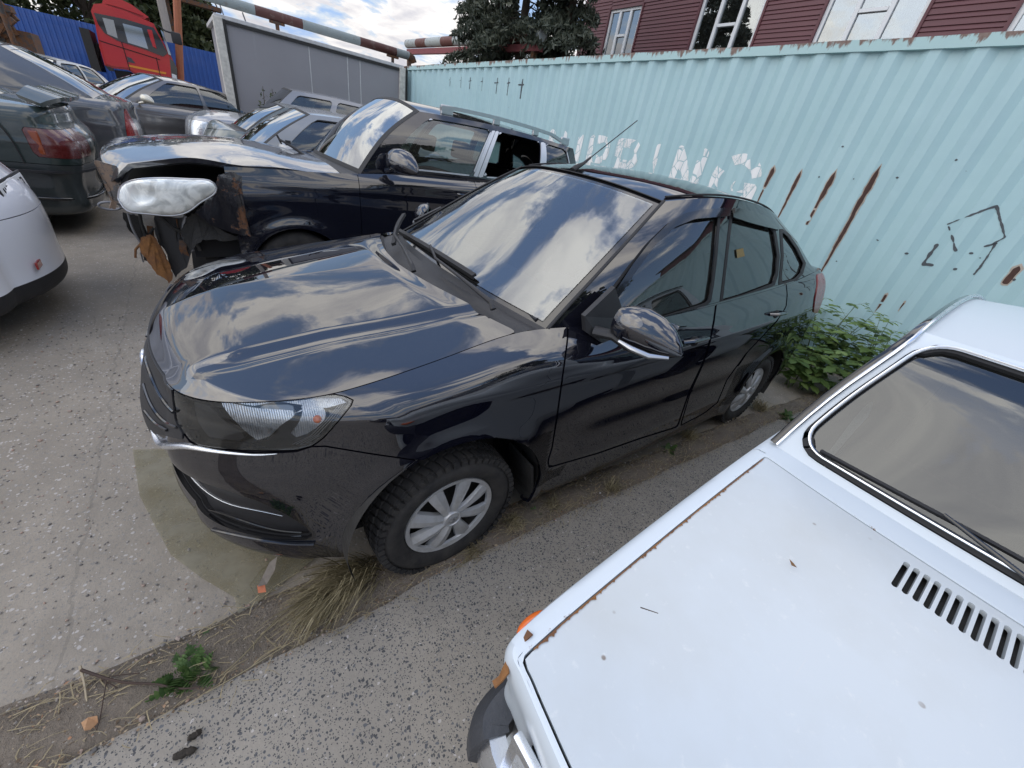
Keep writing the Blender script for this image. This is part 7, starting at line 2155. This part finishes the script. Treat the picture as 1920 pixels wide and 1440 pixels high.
leaf_([(152, 1355), (165, 1345), (182, 1342), (184, 1355), (170, 1368), (158, 1370)], (.36, .20, .10), 'orange brown fallen leaf on the dirt at lower left')
leaf_([(492, 1082), (505, 1055), (520, 1043), (515, 1070), (500, 1095), (483, 1100)], (.24, .21, .18), 'curled grey brown leaf lying on the plastic film')
leaf_([(482, 1098), (496, 1094), (499, 1110), (484, 1112)], (.42, .13, .06), 'small rust red leaf below the curled one')
leaf_([(1480, 1048), (1488, 1056), (1494, 1064), (1484, 1060)], (.20, .11, .05), 'tiny brown leaf on the white hood', .838, 'hood_leaf')
b = B(); add_tube(b, [at(1201, 1139, 'z', .822), at(1234, 1150, 'z', .822)], [.0012, .0008], 5); tag(obj('pine_needle', b, M['twig']), 'single dry needle lying on the white hood', 'needle')
for k, (pts_, r_, lb) in enumerate([([(325, 1420), (345, 1412), (368, 1405)], .011, 'dark elongated lump on the slab, the lower of two'), ([(352, 1386), (366, 1378), (378, 1368)], .009, 'dark elongated lump on the slab, the upper of two')]):
    b = B(); P = [at(x, y, 'z', .034) for x, y in pts_]; C_ = curve(P, 8); add_tube(b, C_, [r_*.5, r_*.9, r_*.8, r_*1.05, r_*.85, r_, r_*.8, r_*.4], 9)
    for v in b.verts: v.co += Vector((rnd.uniform(-1, 1), rnd.uniform(-1, 1), rnd.uniform(-1, 1)))*.0014
    tag(obj('dirt_lump', b, simple('dark dried lump', (.030, .024, .018), .9, bump=(90, .6))), lb, 'lump')
# a broad tree to the right of the picture, seen only as a reflection
broadleaf((-5.5, 9.5, 0), 7.5, 2.8, 'broad tree standing off to the right beyond the white car', 77, 60, 150, .14, None)
# ================================================================ truck cab and yard clutter far left
def truck():
    Y0 = -22.0
    T = empty('truck_cab', (0, Y0, zq(Y0)), 0, 'red truck sleeper cab with black window band and orange stripe', 'truck')
    o = np.array((0, Y0, zq(Y0))); L = lambda x, y: at(x, y, 'y', Y0)-o
    red = P_('red truck paint', (.42, .008, .010), 0., .02, ci=1.25, dustcol=(.25, .12, .10))
    D = lambda c: (0, 1, 0)
    out = [(170, 20), (175, 7), (190, 6), (235, 20), (288, 44), (296, 60), (316, 96), (324, 112), (331, 128), (333, 150), (300, 150), (268, 148), (240, 131), (212, 128), (196, 122), (186, 88), (178, 45)]
    def slab(name, poly, mat, d=0., th=2.3, r=.03, parent=T):
        b = B(); P = [L(x, y)+np.array((0, d, 0)) for x, y in poly]; add_poly(b, P, (0, -th, 0)); fix(b)
        if r: bmesh.ops.bevel(b, geom=[e for e in b.edges if abs(e.verts[0].co.y-e.verts[1].co.y) < .01 and e.calc_face_angle(0) > .5], offset=r, segments=2, affect='EDGES')
        return obj(name, b, mat, parent, ang=30)
    slab('cab_shell', out, red, 0, 2.35, .06)
    slab('window_band', [(176, 24), (235, 36), (288, 52), (302, 76), (314, 100), (306, 106), (270, 92), (220, 76), (196, 62), (184, 45)], M['gloss_plastic'], .025, .03, 0)
    slab('side_window', [(230, 44), (266, 53), (278, 92), (240, 80)], M['mirror_dim'], .032, .01, 0)
    slab('side_window', [(192, 33), (213, 38), (221, 72), (202, 64)], M['curtain2'], .032, .01, 0)
    slab('door_mirror', [(276, 56), (285, 57), (294, 92), (287, 88)], red, .20, .05, .01)
    slab('windscreen', [(301, 56), (306, 60), (321, 104), (316, 102)], M['mirror_dim'], .012, 2.2, 0)
    for a_, c_ in (((226, 72), (244, 133)), ((293, 108), (302, 148)), ((186, 76), (300, 112))):
        b = B(); add_tube(b, [L(*a_)+np.array((0, .012, 0)), L(*c_)+np.array((0, .012, 0))], .012, 5); obj('door_seam', b, M['under'], T)
    slab('lower_step', [(196, 122), (212, 128), (214, 134), (205, 133)], M['plastic'], .01, .2, 0)
    slab('front_corner', [(318, 108), (326, 116), (332, 128), (333, 150), (322, 150)], M['gloss_plastic'], .008, .3, 0)
    slab('headlight', [(322, 138), (331, 141), (332, 149), (323, 147)], M['bg_lamp'], .02, .2, 0)
    slab('stripe', [(241, 121), (312, 136), (311, 139.5), (241, 125)], M['amber'], .012, .01, 0)
    slab('door_handle', [(238, 106), (246, 109), (254, 119), (240, 116)], M['gloss_plastic'], .012, .01, 0)
    slab('wheel_cavity', [(214, 131), (240, 134), (266, 150), (262, 160), (222, 160)], M['under'], -.05, 1.9, 0)
    slab('roof_fairing', [(188, 8), (192, -6), (220, -6), (245, 6), (278, 30), (270, 34), (225, 18)], red, -.25, 1.8, .08)
    for sd_ in ((196, 122), (300, 150)): pass
    b = B(); add_box(b, L(250, 175)+np.array((0, -1.2, -.1)), (2.2, 2.2, .5)); obj('chassis', b, M['under'], T, smooth=False)
    for px_ in (236, 246):
        pass
    b = B(); add_lathe(b, [(.001, .14), (.28, .14), (.30, .10), (.50, .14), (.52, -.14), (.001, -.14)], c=tuple(L(243, 178)+np.array((0, -.2, 0))), n=32); obj('wheel', fix(b), M['tyre'], T)
    b = B(); add_tube(b, [L(296, 48), L(310, 58), L(322, 62)], .03, 6); add_box(b, L(331, 72), (.30, .2, .36), None, .05); obj('mirror_arm', b, M['plastic'], T)
    b = B(); add_tube(b, [L(181, 80)+np.array((0, -.5, 0)), L(178, 110)+np.array((0, -.5, 0)), L(188, 128)+np.array((0, -.5, 0))], .08, 8); add_box(b, L(176, 95)+np.array((.1, -1, 0)), (.25, 1.8, 1.2)); obj('rear_frame', b, M['dark_metal'], T, smooth=False)
M['mirror_dim'] = simple('reflecting side glass', (.30, .33, .35), .08, .9)
M['curtain2'] = simple('grey cab curtain', (.32, .33, .33), .8, var=.3, vs=40)
M['amber'] = simple('amber stripe', (.62, .22, .02), .5)
truck()
b = B(); add_tube(b, [at(313, 96, 'y', -23.5)-np.array((0, 0, 2.3)), at(330, -30, 'y', -23.5)], .13, 10); tag(obj('crane_boom', b, simple('faded orange pole', (.33, .12, .06), .7, var=.3)), 'faded orange pole leaning behind the red truck cab', 'pole')
b = B(); P = at(308, 30, 'y', -28); add_tube(b, [(P[0], P[1], 0), (P[0], P[1], 7.5)], .17, 10); tag(obj('utility_pole', b, simple('grey concrete pole', (.32, .29, .26), .8, var=.2)), 'tall grey concrete pole behind the orange leaning pole', 'pole')
b = B(); P = at(360, 20, 'y', -28.5)
add_box(b, (P[0], P[1], 4.9), (2.4, .5, .16)); add_box(b, (P[0], P[1], 5.3), (2.2, .5, .10))
for k in range(6): add_tube(b, [(P[0]-1.1+k*.42, P[1], 4.9), (P[0]-.9+k*.42, P[1], 5.4)], .03, 5)
add_box(b, (P[0]-.9, P[1], 2.6), (.12, .3, 4.8)); add_box(b, (P[0]+.9, P[1], 2.6), (.12, .3, 4.8))
tag(obj('steel_gantry', b, M['rust'], smooth=False), 'rusty steel gantry frame above the trees left of the trailer', 'gantry')
# scrap heap behind the dark sedan
b = B(); rs = random.Random(4)
for k in range(16):
    p = at(rs.uniform(-10, 14), rs.uniform(5, 62), 'y', -17+rs.uniform(-.3, .3)); add_box(b, p, (rs.uniform(.1, .5), rs.uniform(.1, .5), rs.uniform(.1, .45)), Matrix.Rotation(rs.uniform(0, 3), 3, 'Y'))
add_box(b, at(4, 60, 'y', -17.3)-np.array((0, 0, .9)), (1.2, 1.0, 2.0))
tag(obj('scrap_stack', b, M['rust'], smooth=False), 'stack of rusty scrap parts at the top left picture edge', 'scrap')
